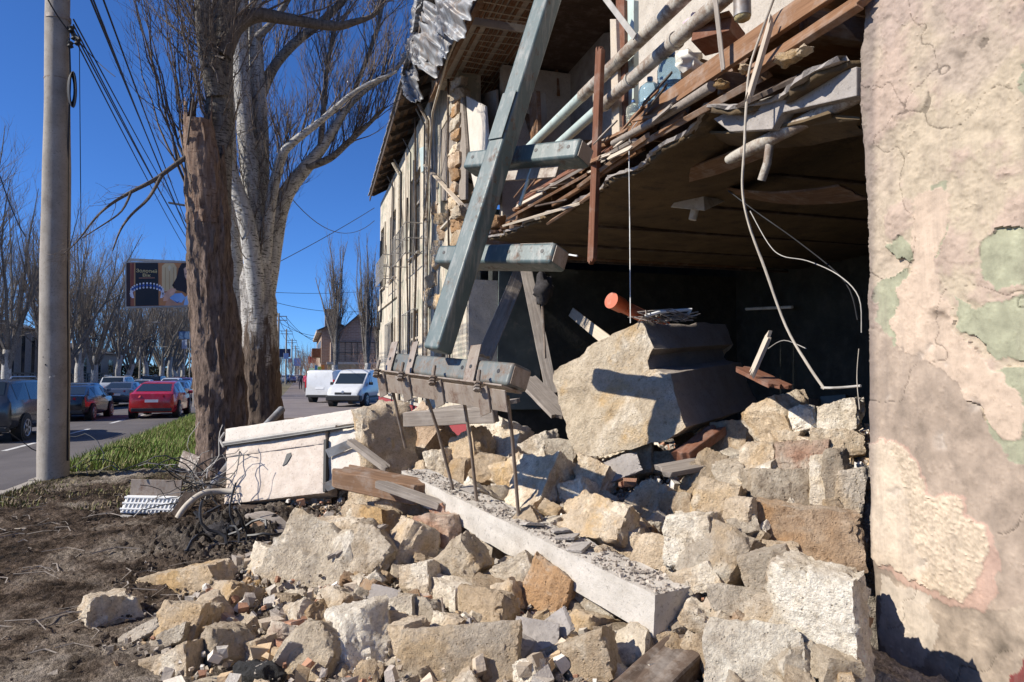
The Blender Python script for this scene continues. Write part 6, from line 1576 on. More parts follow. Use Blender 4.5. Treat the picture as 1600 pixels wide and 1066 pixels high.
# --- bare poplars across the road and down the street
def far_poplar(seed, height, nl, spread, split=.22, mt='bark_mid', tr=.0085, lean=0):
    r = random.Random(seed); root = bpy.data.objects.new('bare_poplar', None); COL.objects.link(root); root.empty_display_size = .3
    sp = height * split; trunk = [Vector((0, 0, -.2)), Vector((r.gauss(0, .05), r.gauss(0, .05), sp * .5)), Vector((r.gauss(0, .1), r.gauss(0, .1), sp))]
    np_tubes('trunk', [(trunk, [.36, .30, .26])], 'bark_white', 10, root, 60)
    limbs, tw = [], []
    for k in range(nl):
        a = 2 * PI * k / nl + r.uniform(-.4, .4); z = sp * r.uniform(.45, 1.0); d = Vector((math.cos(a) * spread, math.sin(a) * spread, 1)).normalized()
        ln = shoot(r, Vector((0, 0, z)), d, (height - z) * r.uniform(.62, .98), r.uniform(.10, .17), 9, .5, .07); limbs.append(ln)
        twigs(r, ln, 16, height * (.15 - .06 * lean), .55 + lean, 1, tw, tr, .8 - .7 * lean, .18)
        for s in range(4):
            t = r.uniform(.15, .6); i = int(t * 8); d2 = Vector((r.gauss(0, .5 - .4 * lean), r.gauss(0, .5 - .4 * lean), 1)).normalized()
            l2 = shoot(r, ln[0][i], d2, height * r.uniform(.2, .38), .05, 7, .4, .1); limbs.append(l2); twigs(r, l2, 9, height * .11, .55, 1, tw, tr, .8, .15)
    np_tubes('limbs', limbs, mt, 5, root, 60).name = 'limb_work'
    np_tubes('crown', tw, 'twig_grey', 3, root)
    return root
protos = [far_poplar(11, 16, 7, .30), far_poplar(12, 17, 8, .38, .2), far_poplar(13, 15, 6, .26, .26), far_poplar(14, 16, 9, .45, .16)]
used = set(); r_ = random.Random(8)
ORD = 'first second third fourth fifth sixth seventh eighth ninth tenth eleventh twelfth thirteenth fourteenth fifteenth sixteenth seventeenth eighteenth nineteenth twentieth'.split() + ['twenty-' + q for q in 'first second third fourth fifth sixth seventh eighth ninth'.split()] + ['thirtieth', 'thirty-first', 'thirty-second']
k0 = 0
def put_tree(i, loc, s, label, group):
    if i in used: return dup(protos[i], loc, r_.uniform(0, 6.3), s, label, group)
    used.add(i); p = protos[i]; p.location = loc; p.scale = (s,) * 3; p['category'] = 'tree'; p['label'] = label; p['group'] = group; return p
k = 0; y = 52
while y < 235:
    put_tree(k % 4, (-20.5 + r_.uniform(-.8, .8), y, -.1), r_.uniform(1.0, 1.3), ORD[k] + ' bare pale poplar of the row across the road, counted from the near end', 'poplars across the road'); k += 1; y += r_.uniform(5.5, 8)
y = 64; k0 = k
while y < 190:
    put_tree((k * 3 + 1) % 4, (-28.5 + r_.uniform(-1.5, 1.5), y, -.1), r_.uniform(.85, 1.1), ORD[k - k0] + ' bare poplar of the back row behind the far pavement, counted from the near end', 'second row of poplars'); k += 1; y += r_.uniform(8, 12)
cp = far_poplar(21, 15.0, 8, .06, .2, 'bark_mid', .007, 1.0); cp.name = 'column_poplar'
tag(cp, 'narrow bare poplar in front of the brick house down the street', 'tree', 'narrow poplars down the street'); q = at(524, 590, 44); cp.location = (q.x, q.y, 0); cp.scale = (.74,) * 3
q = at(573, 590, 49); dup(cp, (q.x, q.y, 0), 2, .80, 'narrow bare poplar beside the damaged building corner', 'narrow poplars down the street')
q = at(592, 590, 52); dup(cp, (q.x, q.y, 0), 4, .72, 'narrow bare poplar half hidden by the damaged building', 'narrow poplars down the street')
for i, (px, D, s) in enumerate(((470, 260, .8), (480, 210, .7), (436, 230, .8), (455, 300, .8), (492, 150, .45))):
    q = at(px, 590, D); put_tree(i % 4, (q.x, q.y, 0), s, 'bare distant tree at the vanishing end of the street', 'distant street trees')

# ================================================================ concrete pole, wires, lamps, signs
base = at_z(83.5, 752, 0); pd = depth(base)
cpole = thing('concrete_pole', 'thick pitted concrete utility pole with black cables between road and soil', 'utility pole', base)
top = at(91, 0, pd); axis = (top - base)
Pp = [base - Vector((0, 0, .3)), base, base + axis * .5, top, base + axis * 1.45]
trunk_mesh('pole_shaft', (Pp, [.213, .212, .185, .158, .12]), 'pole_concrete', cpole, 2, 36, .012, 0, 0, 10)
PB = lambda px, py, o=0: at(px, py, pd + o)
MB().tube([PB(91, 27), PB(91, 33)], .168, 24).build('steel_band', 'steel_brown', cpole, 40)
MB().tube([PB(89.5, 124), PB(89.5, 126)], .172, 24).build('steel_band', 'steel_brown', cpole, 40)
for k, (px, py) in enumerate(((112, 46), (116, 58), (121, 66), (110, 70))): MB().lathe(PB(px, py, -.1), [(.02, -.05), (.045, -.03), (.03, 0), (.045, .03), (.02, .05)], 12).build('insulator', 'cable_black', cpole, 50)
MB().tube([PB(105, 42), PB(114, 52, -.1), PB(124, 62, -.15)], .02, 6).build('bracket', 'cable_black', cpole)
for k in range(7):
    a = [PB(111 + 5 * math.cos(t) + k * .5, 140 + (22 + k) * math.sin(t), -.12 - .02 * k) for t in np.linspace(0, 2 * PI, 18)]; MB().tube(a, .012, 5).build('cable_coil', 'cable_black', cpole, 60)
MB().tube([PB(108, 60, -.1), PB(110, 120, -.1), PB(106, 250), PB(105.5, 420), PB(106, 560), PB(106, 720)], .014, 6).build('down_cable', 'cable_black', cpole, 60)
m = MB()
for px, py, s in ((84, 662, .045), (78, 590, .02), (70, 570, .012), (75, 640, .015), (68, 697, .02), (84, 588, .02), (76, 652, .012), (66, 558, .01)):
    c = PB(px, py, -.2); me_ = None
    q = base + axis * ((c - base).dot(axis) / axis.dot(axis)); dd = (c - q).normalized(); ra = .205 - .055 * (c.z / 7)
    MB().lathe(q + dd * (ra + .004), [(s, -.01), (s * .8, .0), (s * .3, .004)], 9, dd).build('chipped_spot', 'concrete' if s > .015 else 'cable_black', cpole)
def wire(name, pts, rad, label, mat='cable_black', sag=0.0, group=None):
    P = [Vector(p) for p in pts]
    if len(P) == 2:
        a, b = P; P = [a.lerp(b, t) - Vector((0, 0, sag * 4 * t * (1 - t))) for t in np.linspace(0, 1, 17)]
    o = MB().tube(P, rad, 4).build(name, mat, None, 60); tag(o, label, 'wire', group); return o
hd = PB(114, 55, -.1)
for i, (px, py, D, lb) in enumerate(((292, 388, 60, 'a'), (296, 372, 60, 'b'), (288, 360, 60, 'c'), (294, 345, 60, 'd'))):
    wire('street_wire', [hd + Vector((0, 0, .08 * i)), at(px + 40, py + 60, D)], .012, 'black wire strung from the concrete pole down the street', sag=.5, group='wires from the concrete pole')
for i, (a, b) in enumerate((((138, -10, 9), (322, 420, 55)), ((158, -10, 9), (330, 440, 55)), ((142, -10, 9.5), (312, 400, 40)))):
    wire('high_wire', [at(*a), at(*b)], .014, 'heavy black cable passing from above the pole behind the brown tree', sag=.25, group='heavy cables over the verge')
wire('high_wire', [at(180, 120, 10.2), at(112, 50, pd)], .008, 'short black cable between pole head and heavy cables', sag=.05)
wire('high_wire', [at(0, 275, 14), at(40, 370, 16)], .012, 'single black wire entering beside the pole from the road', sag=.1)
wire('high_wire', [at(70, -10, 9.8), hd], .012, 'black wire leaving the pole head upward', sag=.05)
wire('span_wire', [at(-20, 505, 48), at(70, 500, 50)], .025, 'pale span wire across the road', 'cable_grey', .1)
wire('drop_wire', [at(124, 66, pd), at(126, 300, pd), at(128, 560, pd + 30)], .006, 'thin wire hanging straight down beside the concrete pole')
wire('span_wire', [at(431, 412, 22), at(585, 325, 27)], .012, 'straight thin wire from the trees to the damaged building', sag=.05)
wire('span_wire', [at(440, 290, 20), at(585, 345, 27)], .012, 'sagging wire from the white poplar to the damaged building', sag=.9)
wire('span_wire', [at(428, 472, 60), at(600, 482, 70)], .025, 'wire crossing the street toward the brick house', sag=.6)
wire('span_wire', [at(428, 457, 40), at(560, 456, 60)], .02, 'nearly level wire crossing low over the pavement', sag=.1)
poles = []
def street_pole(px, D, h, lb):
    q = at(px, 590, D); q.z = 0; t = thing('street_pole', lb, 'utility pole', q, 'poles down the street')
    MB().tube([q - Vector((0, 0, .2)), q + Vector((0, 0, h))], [.16, .11], 10).build('pole_shaft', 'pole_concrete', t, 50)
    for dz in (.35, .8): MB().beam(q + Vector((-.9, 0, h - dz)), q + Vector((.9, 0, h - dz)), .09, .09).build('crossarm', 'cable_grey', t)
    poles.append((q, h)); return t
for px, D, h, lb in ((434, 78, 8.6, 'nearest of the poles along the far pavement'), (446.5, 108, 8.8, 'second pole down the far pavement'), (455.5, 138, 8.8, 'third pole down the far pavement'), (461, 170, 8.8, 'far pole near the end of the street'), (465.5, 205, 8.8, 'far pole near the end of the street'), (468.5, 245, 8.8, 'far pole near the end of the street')): street_pole(px, D, h, lb)
for i in range(len(poles) - 1):
    for dx in (-.8, 0, .8):
        (a, ha), (b, hb) = poles[i], poles[i + 1]
        wire('pole_wire', [a + Vector((dx, 0, ha - .3)), b + Vector((dx, 0, hb - .3))], .03, 'wire between the poles along the far pavement', sag=.5, group='wires between the street poles')
for dx in (-.8, .2, .8):
    a, ha = poles[0]; wire('house_wire', [a + Vector((dx, 0, ha - .4)), at(497, 530 + dx * 6, 80)], .03, 'wire from the nearest street pole to the brick house', sag=.5, group='wires to the brick house')
sl = thing('street_lamp', 'slim grey street lamp with a bent arm across the road', 'street lamp', at(218, 588, 95))
b = at(218, 588, 95); b.z = -.1
MB().tube([b, Vector((b.x, b.y, at(218, 512, 95).z))], [.14, .09], 8).build('lamp_post', 'cable_grey', sl)
e = Vector((b.x, b.y, at(218, 512, 95).z)); e2 = at(243, 504, 95)
MB().tube([e, e2], .07, 8).build('lamp_arm', 'cable_grey', sl)
MB().beam(e2 - RGT * .6, e2 + RGT * .5, .3, .16).build('lamp_head', 'cable_grey', sl)
sl2 = thing('street_lamp', 'small lamp head on an arm showing behind the brown tree trunk', 'street lamp', at(290, 588, 40)); e = at(288, 320, 36); MB().tube([e, at(300, 326, 36)], .03, 6).build('lamp_arm', 'cable_grey', sl2); MB().beam(at(264, 317, 36), at(288, 321, 36), .16, .09).build('lamp_head', 'cable_black', sl2); MB().tube([at(300, 326, 36), Vector((*at(304, 588, 36).xy, -.1))], .06, 8).build('lamp_post', 'cable_grey', sl2)
rs = thing('road_sign', 'blue and white road sign panel above the far cars', 'sign', at(287, 540, 90))
for k, (x0, x1, y0, y1, c_) in enumerate(((279, 296, 518, 530, (.08, .16, .30)), (284, 292, 531, 545, (.45, .5, .58)))):
    o = MB().prism([at(x0, y1, 90), at(x1, y1, 90), at(x1, y0, 90), at(x0, y0, 90)], (0, .1, 0)).build('sign_panel', simple('sign_%d' % k, c_, .5), rs)
MB().tube([Vector((*at(289, 560, 90.2).xy, -.1)), at(289, 520, 90.2)], .08, 8).build('sign_post', 'cable_grey', rs)
o = MB().tube([Vector((*at(297, 560, 95).xy, -.1)), at(297, 520, 95)], .08, 8).build('signal_mast', 'cable_grey'); tag(o, 'slim grey mast behind the blue road sign', 'mast')
wire('span_wire', [at(186, 542, 100), at(262, 542, 100)], .05, 'pale span wire level with the far tree trunks', 'cable_grey')

# ---- billboard: printed sheet on a steel frame
BY = 47.5
bb = thing('billboard', 'large advertising billboard with bracelet and dark haired woman above the road', 'billboard', at_y(270, 480, BY))
def bq(pts, name, col, lift, parent=bb, rough=.45):
    P = [at_y(px, py, BY) + Vector((0, -lift, 0)) for px, py in pts]
    m = MB(); m.add(P, [tuple(range(len(P)))]); key = 'print_%.3f_%.3f_%.3f' % col
    if key not in MAT: MAT[key] = simple(key, col, rough, .06, .8)
    return m.build(name, MAT[key], parent)
MB().prism([at_y(195.5, 482, BY), at_y(345, 478, BY), at_y(345, 408, BY), at_y(195.5, 409, BY)], (0, .25, 0)).build('board_frame', 'cable_grey', bb)
Z0 = .006
bq([(197.5, 479), (343, 476), (343, 410.5), (197.5, 411)], 'print_ground', (.34, .10, .045), Z0)
bq([(197.5, 479), (204, 479), (203, 411), (197.5, 411)], 'curtain_dark', (.035, .012, .012), Z0 + .004)
bq([(208, 455), (210, 411), (206, 411), (204, 455)], 'curtain_fold', (.22, .05, .03), Z0 + .004)
bq([(209.6, 478.4), (211.5, 478.4), (211.5, 411), (209.6, 411)], 'gold_strip', (.45, .24, .10), Z0 + .004)
bq([(211.5, 478.3), (248, 477.6), (247, 411), (211.5, 411)], 'black_panel', (.012, .010, .014), Z0 + .006)
bq([(248, 477.4), (343, 475.8), (343, 411), (247.2, 411)], 'warm_ground', (.50, .20, .07), Z0 + .004)
bq([(253, 455), (253, 416), (258, 411.6), (272, 411.6), (276, 418), (276, 455)], 'arched_window', (.62, .45, .24), Z0 + .008)
for a, b in (((258, 453), (258, 418)), ((264.5, 453), (264.5, 414)), ((271, 453), (271, 418))): bq([a, (a[0] + 1, a[1]), (b[0] + 1, b[1]), b], 'window_bar', (.45, .26, .11), Z0 + .012)
bq([(262, 418), (265, 414), (268, 418), (265, 424)], 'window_tracery', (.66, .54, .34), Z0 + .013)
HAIR = [(276, 434), (279, 420), (284, 411.6), (300, 411.4), (312, 413), (312, 440), (304, 452), (296, 462), (286, 456), (274, 453), (269, 446)]
bq(HAIR, 'dark_hair', (.018, .010, .014), Z0 + .012)
bq([(258, 478), (262, 466), (272, 458), (282, 462), (292, 466), (302, 462), (320, 468), (326, 476)], 'bare_shoulder', (.55, .27, .16), Z0 + .010)
bq([(265, 466), (272, 459), (284, 458), (290, 465), (284, 473), (274, 472)], 'blue_sleeve', (.24, .42, .72), Z0 + .016)
bq([(287, 477), (290, 464), (298, 457), (312, 458), (316, 476)], 'blue_dress', (.30, .48, .74), Z0 + .016)
bq([(270, 468), (277, 472), (282, 470), (277, 474)], 'sleeve_fold', (.05, .10, .30), Z0 + .020)
bq([(255, 471), (256, 460), (263, 454), (268, 450), (275, 452), (274, 457), (268, 462), (262, 470)], 'hand', (.66, .36, .24), Z0 + .020)
for k in range(4): bq([(265, 455 + k * 2.3), (274 - k * .6, 451.2 + k * 2.6), (274 - k * .6, 452.5 + k * 2.6), (266, 457 + k * 2.3)], 'finger', (.70, .42, .30), Z0 + .024)
bq([(287, 420), (292, 416), (302, 416), (304, 428), (300, 440), (294, 440), (289, 433)], 'face', (.62, .38, .27), Z0 + .018)
bq([(290, 436), (298, 434), (297, 437.5), (292, 438.5)], 'lips', (.45, .08, .07), Z0 + .022)
bq([(289, 428), (294, 427), (294, 428.6), (289.5, 429.4)], 'eye_shadow', (.06, .03, .03), Z0 + .022)
# bracelet: an arc of white and blue stones
for k in range(15):
    t = k / 14; a = PI * (1 - t); cx = 230 + 25.2 * math.cos(a); cy = 459 - 13 * math.sin(a) ** .8
    for dy, s, c_, nm in ((0, 2.2, (.04, .09, .30), 'sapphire'), (-3.2, 1.5, (.66, .67, .74), 'clear_gem'), (3.4, 1.6, (.58, .57, .66), 'clear_gem')):
        if nm == 'sapphire' and (k < 2 or k > 12): c_ = (.60, .60, .68)
        bq([(cx + s * math.cos(q), cy + dy + s * math.sin(q)) for q in np.linspace(0, 2 * PI, 9)[:-1]], nm, c_, Z0 + .026 + .002 * (k % 3))
for s_, x in ((-1, 205.5), (1, 254.5)): bq([(x - 2, 457), (x + 2, 457), (x + 2 - s_ * 2.5, 466), (x - 2 - s_ * 2.5, 466)], 'bracelet_end', (.62, .62, .70), Z0 + .03)
def sign_text(body, px, py, hpx, col, parent, y=BY, lift=.02, wpx=None):
    cu = bpy.data.curves.new('lettering', 'FONT'); cu.body = body; cu.align_x = 'CENTER'; cu.align_y = 'CENTER'; cu.size = 1
    tmp = bpy.data.objects.new('lettering', cu); COL.objects.link(tmp); bpy.context.view_layer.update()
    me = bpy.data.meshes.new_from_object(tmp.evaluated_get(bpy.context.evaluated_depsgraph_get())); COL.objects.unlink(tmp); bpy.data.objects.remove(tmp)
    if not len(me.vertices): return None
    c = at_y(px, py, y) - Vector((0, lift, 0)); s = hpx / F * depth(c)
    co = np.array([v.co for v in me.vertices]); w = co[:, 0].max() - co[:, 0].min(); sx = s if wpx is None else wpx / F * depth(c) / w
    off = Vector((0, 0, 0)); q = parent
    while q is not None: off += q.location; q = q.parent
    for v in me.vertices: v.co = Vector((c.x + v.co.x * sx, c.y, c.z + v.co.y * s)) - off
    me.materials.clear(); key = 'ink_%.2f_%.2f_%.2f' % col
    if key not in MAT: MAT[key] = simple(key, col, .4, .05)
    return finish('lettering', me, MAT[key], parent)
GOLD = (.72, .55, .24)
sign_text('Золотий', 229.3, 424, 7.2, GOLD, bb, wpx=29); sign_text('Вік', 229, 430.6, 6.6, GOLD, bb, wpx=11)
bq([(217, 434.2), (242, 434), (242, 434.9), (217, 435.1)], 'underline', (.45, .20, .12), Z0 + .012)
pb = Vector((-3.3, BY + .35, 0)); MB().tube([pb - Vector((0, 0, .2)), pb + Vector((0, 0, 9.4))], .2, 14).build('billboard_post', 'cable_grey', bb, 50)
for z in (7.4, 8.8): MB().beam((at_y(200, 450, BY).x, BY + .3, z), (-3.2, BY + .35, z), .14, .14).build('billboard_arm', 'cable_grey', bb)
# ================================================================ cars
def car_paint(name, c, metal=.3, rough=.22):
    t = NT(name); t.b.inputs['Coat Weight'].default_value = .6; t.b.inputs['Coat Roughness'].default_value = .08
    co = t.coord(); col = t.mix(t.ramp(t.noise(co, 5, 5), [(.5, 0.0), (.8, .25)]), c, (.25, .22, .19))
    return t.out(col, rough, metal=metal, spec=.5)
MAT['rim'] = simple('wheel_rim', (.42, .42, .43), .35, .1, 9, .8)
MAT['tail'] = simple('tail_light', (.42, .015, .015), .2, .05)
MAT['head'] = simple('headlamp', (.62, .64, .66), .1, .05, spec=.8)
MAT['plate'] = simple('number_plate', (.72, .73, .74), .4, .05)
MAT['trim'] = simple('black_trim', (.02, .02, .021), .5, .2)
# stations from rear to front: y, z of sill, z of belt, z of top, half width, half width on top
SHAPES = {
 'sedan': (4.65, [(-2.32, .46, .80, .82, .74, .70), (-2.25, .30, .98, 1.02, .84, .76), (-1.75, .24, 1.0, 1.06, .89, .74), (-.95, .22, .98, 1.39, .91, .57), (-.3, .21, .96, 1.45, .91, .59), (.45, .21, .94, 1.43, .91, .58), (.75, .21, .93, 1.36, .91, .57), (1.45, .22, .92, .97, .90, .74), (1.95, .25, .82, .88, .87, .74), (2.25, .30, .66, .72, .80, .68), (2.33, .42, .58, .60, .70, .62)], (2, 3), (6, 7), (2, 3, 5, 6, 7), .33, 1.38),
 'suv': (4.7, [(-2.32, .55, .95, 1.0, .80, .74), (-2.26, .40, 1.10, 1.30, .88, .74), (-1.95, .34, 1.12, 1.70, .92, .66), (-1.0, .32, 1.10, 1.76, .93, .68), (.0, .30, 1.08, 1.76, .93, .68), (.5, .30, 1.07, 1.70, .93, .67), (1.25, .30, 1.06, 1.14, .92, .78), (1.9, .34, .98, 1.06, .90, .78), (2.25, .42, .84, .92, .84, .74), (2.33, .5, .70, .74, .76, .70)], (1, 2), (5, 6), (2, 3, 4, 5, 6), .37, 1.40),
 'hatch': (4.7, [(-2.33, .42, .80, .84, .74, .70), (-2.28, .28, 1.02, 1.06, .86, .78), (-2.05, .24, 1.08, 1.14, .92, .76), (-1.1, .22, 1.04, 1.50, .95, .62), (-.2, .21, 1.0, 1.60, .95, .63), (.45, .21, .97, 1.58, .95, .62), (.8, .21, .96, 1.48, .95, .61), (1.55, .22, .95, .99, .93, .76), (2.05, .25, .84, .90, .90, .76), (2.3, .32, .68, .72, .80, .70)], (2, 3), (6, 7), (2, 3, 4, 5, 6, 7), .36, 1.45),
 'van': (4.4, [(-2.2, .40, .98, 1.72, .84, .74), (-2.12, .30, 1.08, 1.82, .89, .78), (-1.2, .26, 1.08, 1.86, .91, .79), (-.2, .25, 1.08, 1.86, .91, .79), (.45, .25, 1.07, 1.82, .91, .77), (.75, .25, 1.05, 1.68, .91, .75), (1.42, .26, 1.04, 1.10, .90, .78), (1.85, .28, .92, .99, .88, .76), (2.1, .30, .74, .80, .84, .72), (2.2, .38, .62, .66, .74, .66)], None, (5, 6), (4, 5), .32, 1.36)}
def car(label, kind, paint, loc, heading, group=None, name=None, mats=None, full=True):
    Lc, st, rear, front, side, wr, wy = SHAPES[kind]
    t = thing(name or 'parked_car', label, 'van' if kind == 'van' else 'car', (0, 0, 0), group)
    rings = []
    for (y, zl, zb, zt, w, wt) in st:
        zm = zl + (zb - zl) * .55
        half = [(w * .90, zl), (w, zl + .12), (w * 1.0, zm), (w * .975, zb), (wt + (w - wt) * .12, zt - .05 * (zt - zb)), (wt * .82, zt)]
        rings.append([Vector((-x, y, z)) for x, z in half] + [Vector((x, y, z)) for x, z in reversed(half)])
    n = 12; V = [p for r in rings for p in r]; Fc = []
    for i in range(len(rings) - 1):
        for k in range(n): Fc.append((i * n + k, i * n + (k + 1) % n, (i + 1) * n + (k + 1) % n, (i + 1) * n + k))
    Fc.append(tuple(range(n))[::-1]); Fc.append(tuple((len(rings) - 1) * n + k for k in range(n)))
    me = bpy.data.meshes.new('body'); me.from_pydata(V, [], [f[::-1] for f in Fc]); me.update()
    finish('body', me, paint, t, 38)
    def patch(a, b, c, d, u0, u1, v0, v1, off, nm, mat):
        q = lambda u, v: a.lerp(b, u).lerp(d.lerp(c, u), v)
        nr = (b - a).cross(d - a).normalized(); cen = (a + b + c + d) / 4
        if nr.dot(cen - Vector((0, cen.y * .7, .6))) < 0: nr = -nr
        return MB().quad(*[q(u, v) + nr * off for u, v in ((u0, v0), (u1, v0), (u1, v1), (u0, v1))]).build(nm, mat, t)
    if rear:
        a, b = rings[rear[0]], rings[rear[1]]; patch(a[5], a[6], b[6], b[5], -.06, 1.06, .06, .94, .008, 'rear_window', 'glass_dark')
    if front:
        a, b = rings[front[0]], rings[front[1]]; patch(a[5], a[6], b[6], b[5], -.06, 1.06, .06, .96, .008, 'windscreen', 'glass_dark')
    for i in side[:-1]:
        if i + 1 >= len(rings): continue
        a, b = rings[i], rings[i + 1]
        if b[3].y > 1.3 and kind != 'suv' and i != side[-2]: continue
        for lo, hi in ((3, 4), (8, 7)): patch(a[lo], b[lo], b[hi], a[hi], .05, .95, .10, .90, .007, 'side_window', 'glass_dark')
    hw = st[3][4]
    for sy in (-wy, wy):
        for sx in (-1, 1):
            c = Vector((sx * (hw - .10), sy, wr))
            MB().tube([c + Vector((-sx * .12, 0, 0)), c + Vector((sx * .135, 0, 0))], wr + .06, 22).build('wheel_arch', 'black', t, 40)
            w = MB().lathe(c, [(wr * .6, -.09), (wr * .96, -.1), (wr, -.06), (wr, .1), (wr * .95, .145), (wr * .66, .15)], 22, (sx, 0, 0)).build('wheel', 'black', t, 40)
            if full:
                rm = MB()
                rm.lathe(c, [(.05, .152), (.06, .158), (.02, .16)], 10, (sx, 0, 0))
                for k in range(5):
                    a = 2 * PI * k / 5; e = Vector((0, math.cos(a), math.sin(a))); rm.beam(c + Vector((sx * .152, 0, 0)), c + Vector((sx * .152, 0, 0)) + e * wr * .64, .07, .02, (1, 0, 0))
                ring = [c + Vector((sx * .15, wr * .64 * math.cos(a), wr * .64 * math.sin(a))) for a in np.linspace(0, 2 * PI, 19)]; rm.tube(ring, .02, 4)
                rm.build('rim', 'rim', w)
    yr, yf = st[0][0], st[-1][0]
    zt_ = st[1][2]
    for sx in (-1, 1):
        x1, x0 = st[1][4] * .98, st[1][4] * .50
        if kind == 'van':
            MB().span((sx * .80, yr - .012, .85), (sx * .89, yr + .1, 1.3)).build('tail_light', 'tail', t, bevel=.01)
        else:
            m = MB(); m.prism([(sx * x0, yr - .02, zt_ - .10), (sx * x1, yr + .12, zt_ - .16), (sx * x1, yr + .12, zt_ - .02), (sx * x0, yr + .02, zt_ - .02)], (0, .12, 0)); m.build('tail_light', 'tail', t)
        m = MB(); zf = st[-2][2]; m.prism([(sx * .45, yf - .02, zf - .10), (sx * .82, yf - .20, zf - .06), (sx * .84, yf - .34, zf + .10), (sx * .52, yf - .10, zf + .01)], (0, -.08, .03)); m.build('headlight', 'head', t)
        my = st[6][0] if kind in ('sedan', 'hatch') else st[5][0]
        MB().box((sx * (hw + .10), my + .25, st[5][2] + .09), (.2, .12, .15)).build('mirror', paint if kind != 'van' else 'trim', t, None, .03)
    MB().span((-.26, yr - .016, zt_ - .32), (.26, yr - .004, zt_ - .20)).build('number_plate', 'plate', t)
    MB().span((-.26, yf + .004, .44), (.26, yf + .016, .55)).build('number_plate', 'plate', t)
    MB().span((-st[1][4] * .92, yr - .01, .30), (st[1][4] * .92, yr + .2, .46)).build('bumper', 'trim', t, None, .03)
    MB().span((-st[-2][4] * .9, yf - .25, .28), (st[-2][4] * .9, yf + .0, .44)).build('bumper', 'trim', t, None, .03)
    if kind == 'van':
        MB().span((-.42, yf - .06, .60), (.42, yf + .012, .72)).build('grille', 'trim', t, None, .02)
        MB().lathe((0, yf + .016, .73), [(.07, -.02), (.07, .01), (.03, .014)], 16, (0, 1, 0)).build('badge', 'rim', t)
        MB().span((-.87, yf - .34, .30), (.87, yf + .03, .58)).build('front_bumper', 'trim', t, None, .05)
        for sx in (-1, 1): MB().span((sx * .905, -1.9, .42), (sx * .92, 1.0, .52)).build('side_strip', 'trim', t)
    if kind == 'suv':
        for sx in (-1, 1): MB().tube([(sx * .62, -1.7, 1.76), (sx * .62, -1.6, 1.83), (sx * .62, .2, 1.83), (sx * .62, .3, 1.76)], .02, 6).build('roof_rail', 'rim', t, 40)
    t.location = loc; t.rotation_euler = (0, 0, heading)
    return t
RZ = -.30
CP = {k: car_paint('paint_' + k, c, m) for k, (c, m) in {'red': ((.42, .008, .010), .15), 'grey': ((.20, .20, .20), .6), 'darkgrey': ((.055, .06, .068), .5), 'white': ((.62, .63, .63), .0), 'black': ((.014, .014, .017), .3), 'blue': ((.03, .10, .26), .4), 'silver': ((.34, .36, .37), .7), 'steel': ((.10, .14, .19), .5)}.items()}
def road_at(px, py): p = at_z(px, py, RZ); return p
def pc(label, kind, col, px, D, group='cars on the road', hd=0.0, **k):
    p = at(px, 590, D); return car(label, kind, CP[col], (p.x, p.y, RZ), hd, group, name='road_car', **k)
pc('bright red car seen from behind on the lane beside the kerb', 'hatch', 'red', 254, 31.5)
pc('grey sedan with dark rear window ahead of the red car', 'sedan', 'grey', 196, 42)
pc('white car showing behind the grey sedan', 'suv', 'white', 188, 50)
pc('black sedan with red tail lights just past the concrete pole', 'sedan', 'black', 124, 29.5)
pc('dark grey estate car with roof rails at the edge of the road', 'suv', 'darkgrey', 14, 20.8)
pc('blue car half hidden behind the dark estate car', 'hatch', 'blue', 46, 31)
pc('white roofed car behind the concrete pole', 'sedan', 'white', 62, 38)
pc('steel blue sedan facing away beyond the black sedan', 'sedan', 'steel', 130, 38, hd=-.05)
pc('white sedan in the far lane ahead of the grey sedan', 'sedan', 'white', 226, 60)
pc('dark silver car ahead of the red car', 'sedan', 'steel', 277, 46)
pc('dark car waiting far ahead in the lane by the kerb', 'sedan', 'darkgrey', 283, 55, full=False)
pc('small red car far ahead under the road sign', 'hatch', 'red', 289, 66, full=False)
pc('distant silver car between the far lanes', 'sedan', 'silver', 258, 70, full=False)
pc('distant dark red car at the head of the queue', 'hatch', 'red', 282, 84, full=False)
pc('distant black car beside the far tree trunks', 'suv', 'black', 244, 64, full=False)
for i, (px, D, c) in enumerate(((440, 120, 'white'), (446, 140, 'red'), (452, 135, 'blue'), (461, 165, 'white'), (436, 160, 'silver'))):
    p = at(px, 590, D); car('tiny distant car parked along the end of the street', 'hatch', CP[c], (p.x, p.y, -.1), .1 * i, 'distant parked cars', name='distant_car', full=False)
pc('second silver sedan far ahead in the middle lane', 'sedan', 'silver', 212, 74, full=False)
pc('white hatchback far ahead in the lane by the kerb', 'hatch', 'white', 270, 62, full=False)
pc('black estate car far ahead between the silver sedans', 'suv', 'black', 236, 84, full=False)
# vans on the pavement
p = at(560, 590, 35.5)
v1 = car('white delivery van with black bumper facing out beside the damaged building', 'van', CP['white'], (p.x, p.y, 0), PI - .42, 'vans on the pavement', name='parked_van')
p = at(527, 590, 40.5)
v2 = car('white van parked behind, showing its plain rear doors', 'van', CP['white'], (p.x, p.y, 0), -.5, 'vans on the pavement', name='parked_van')

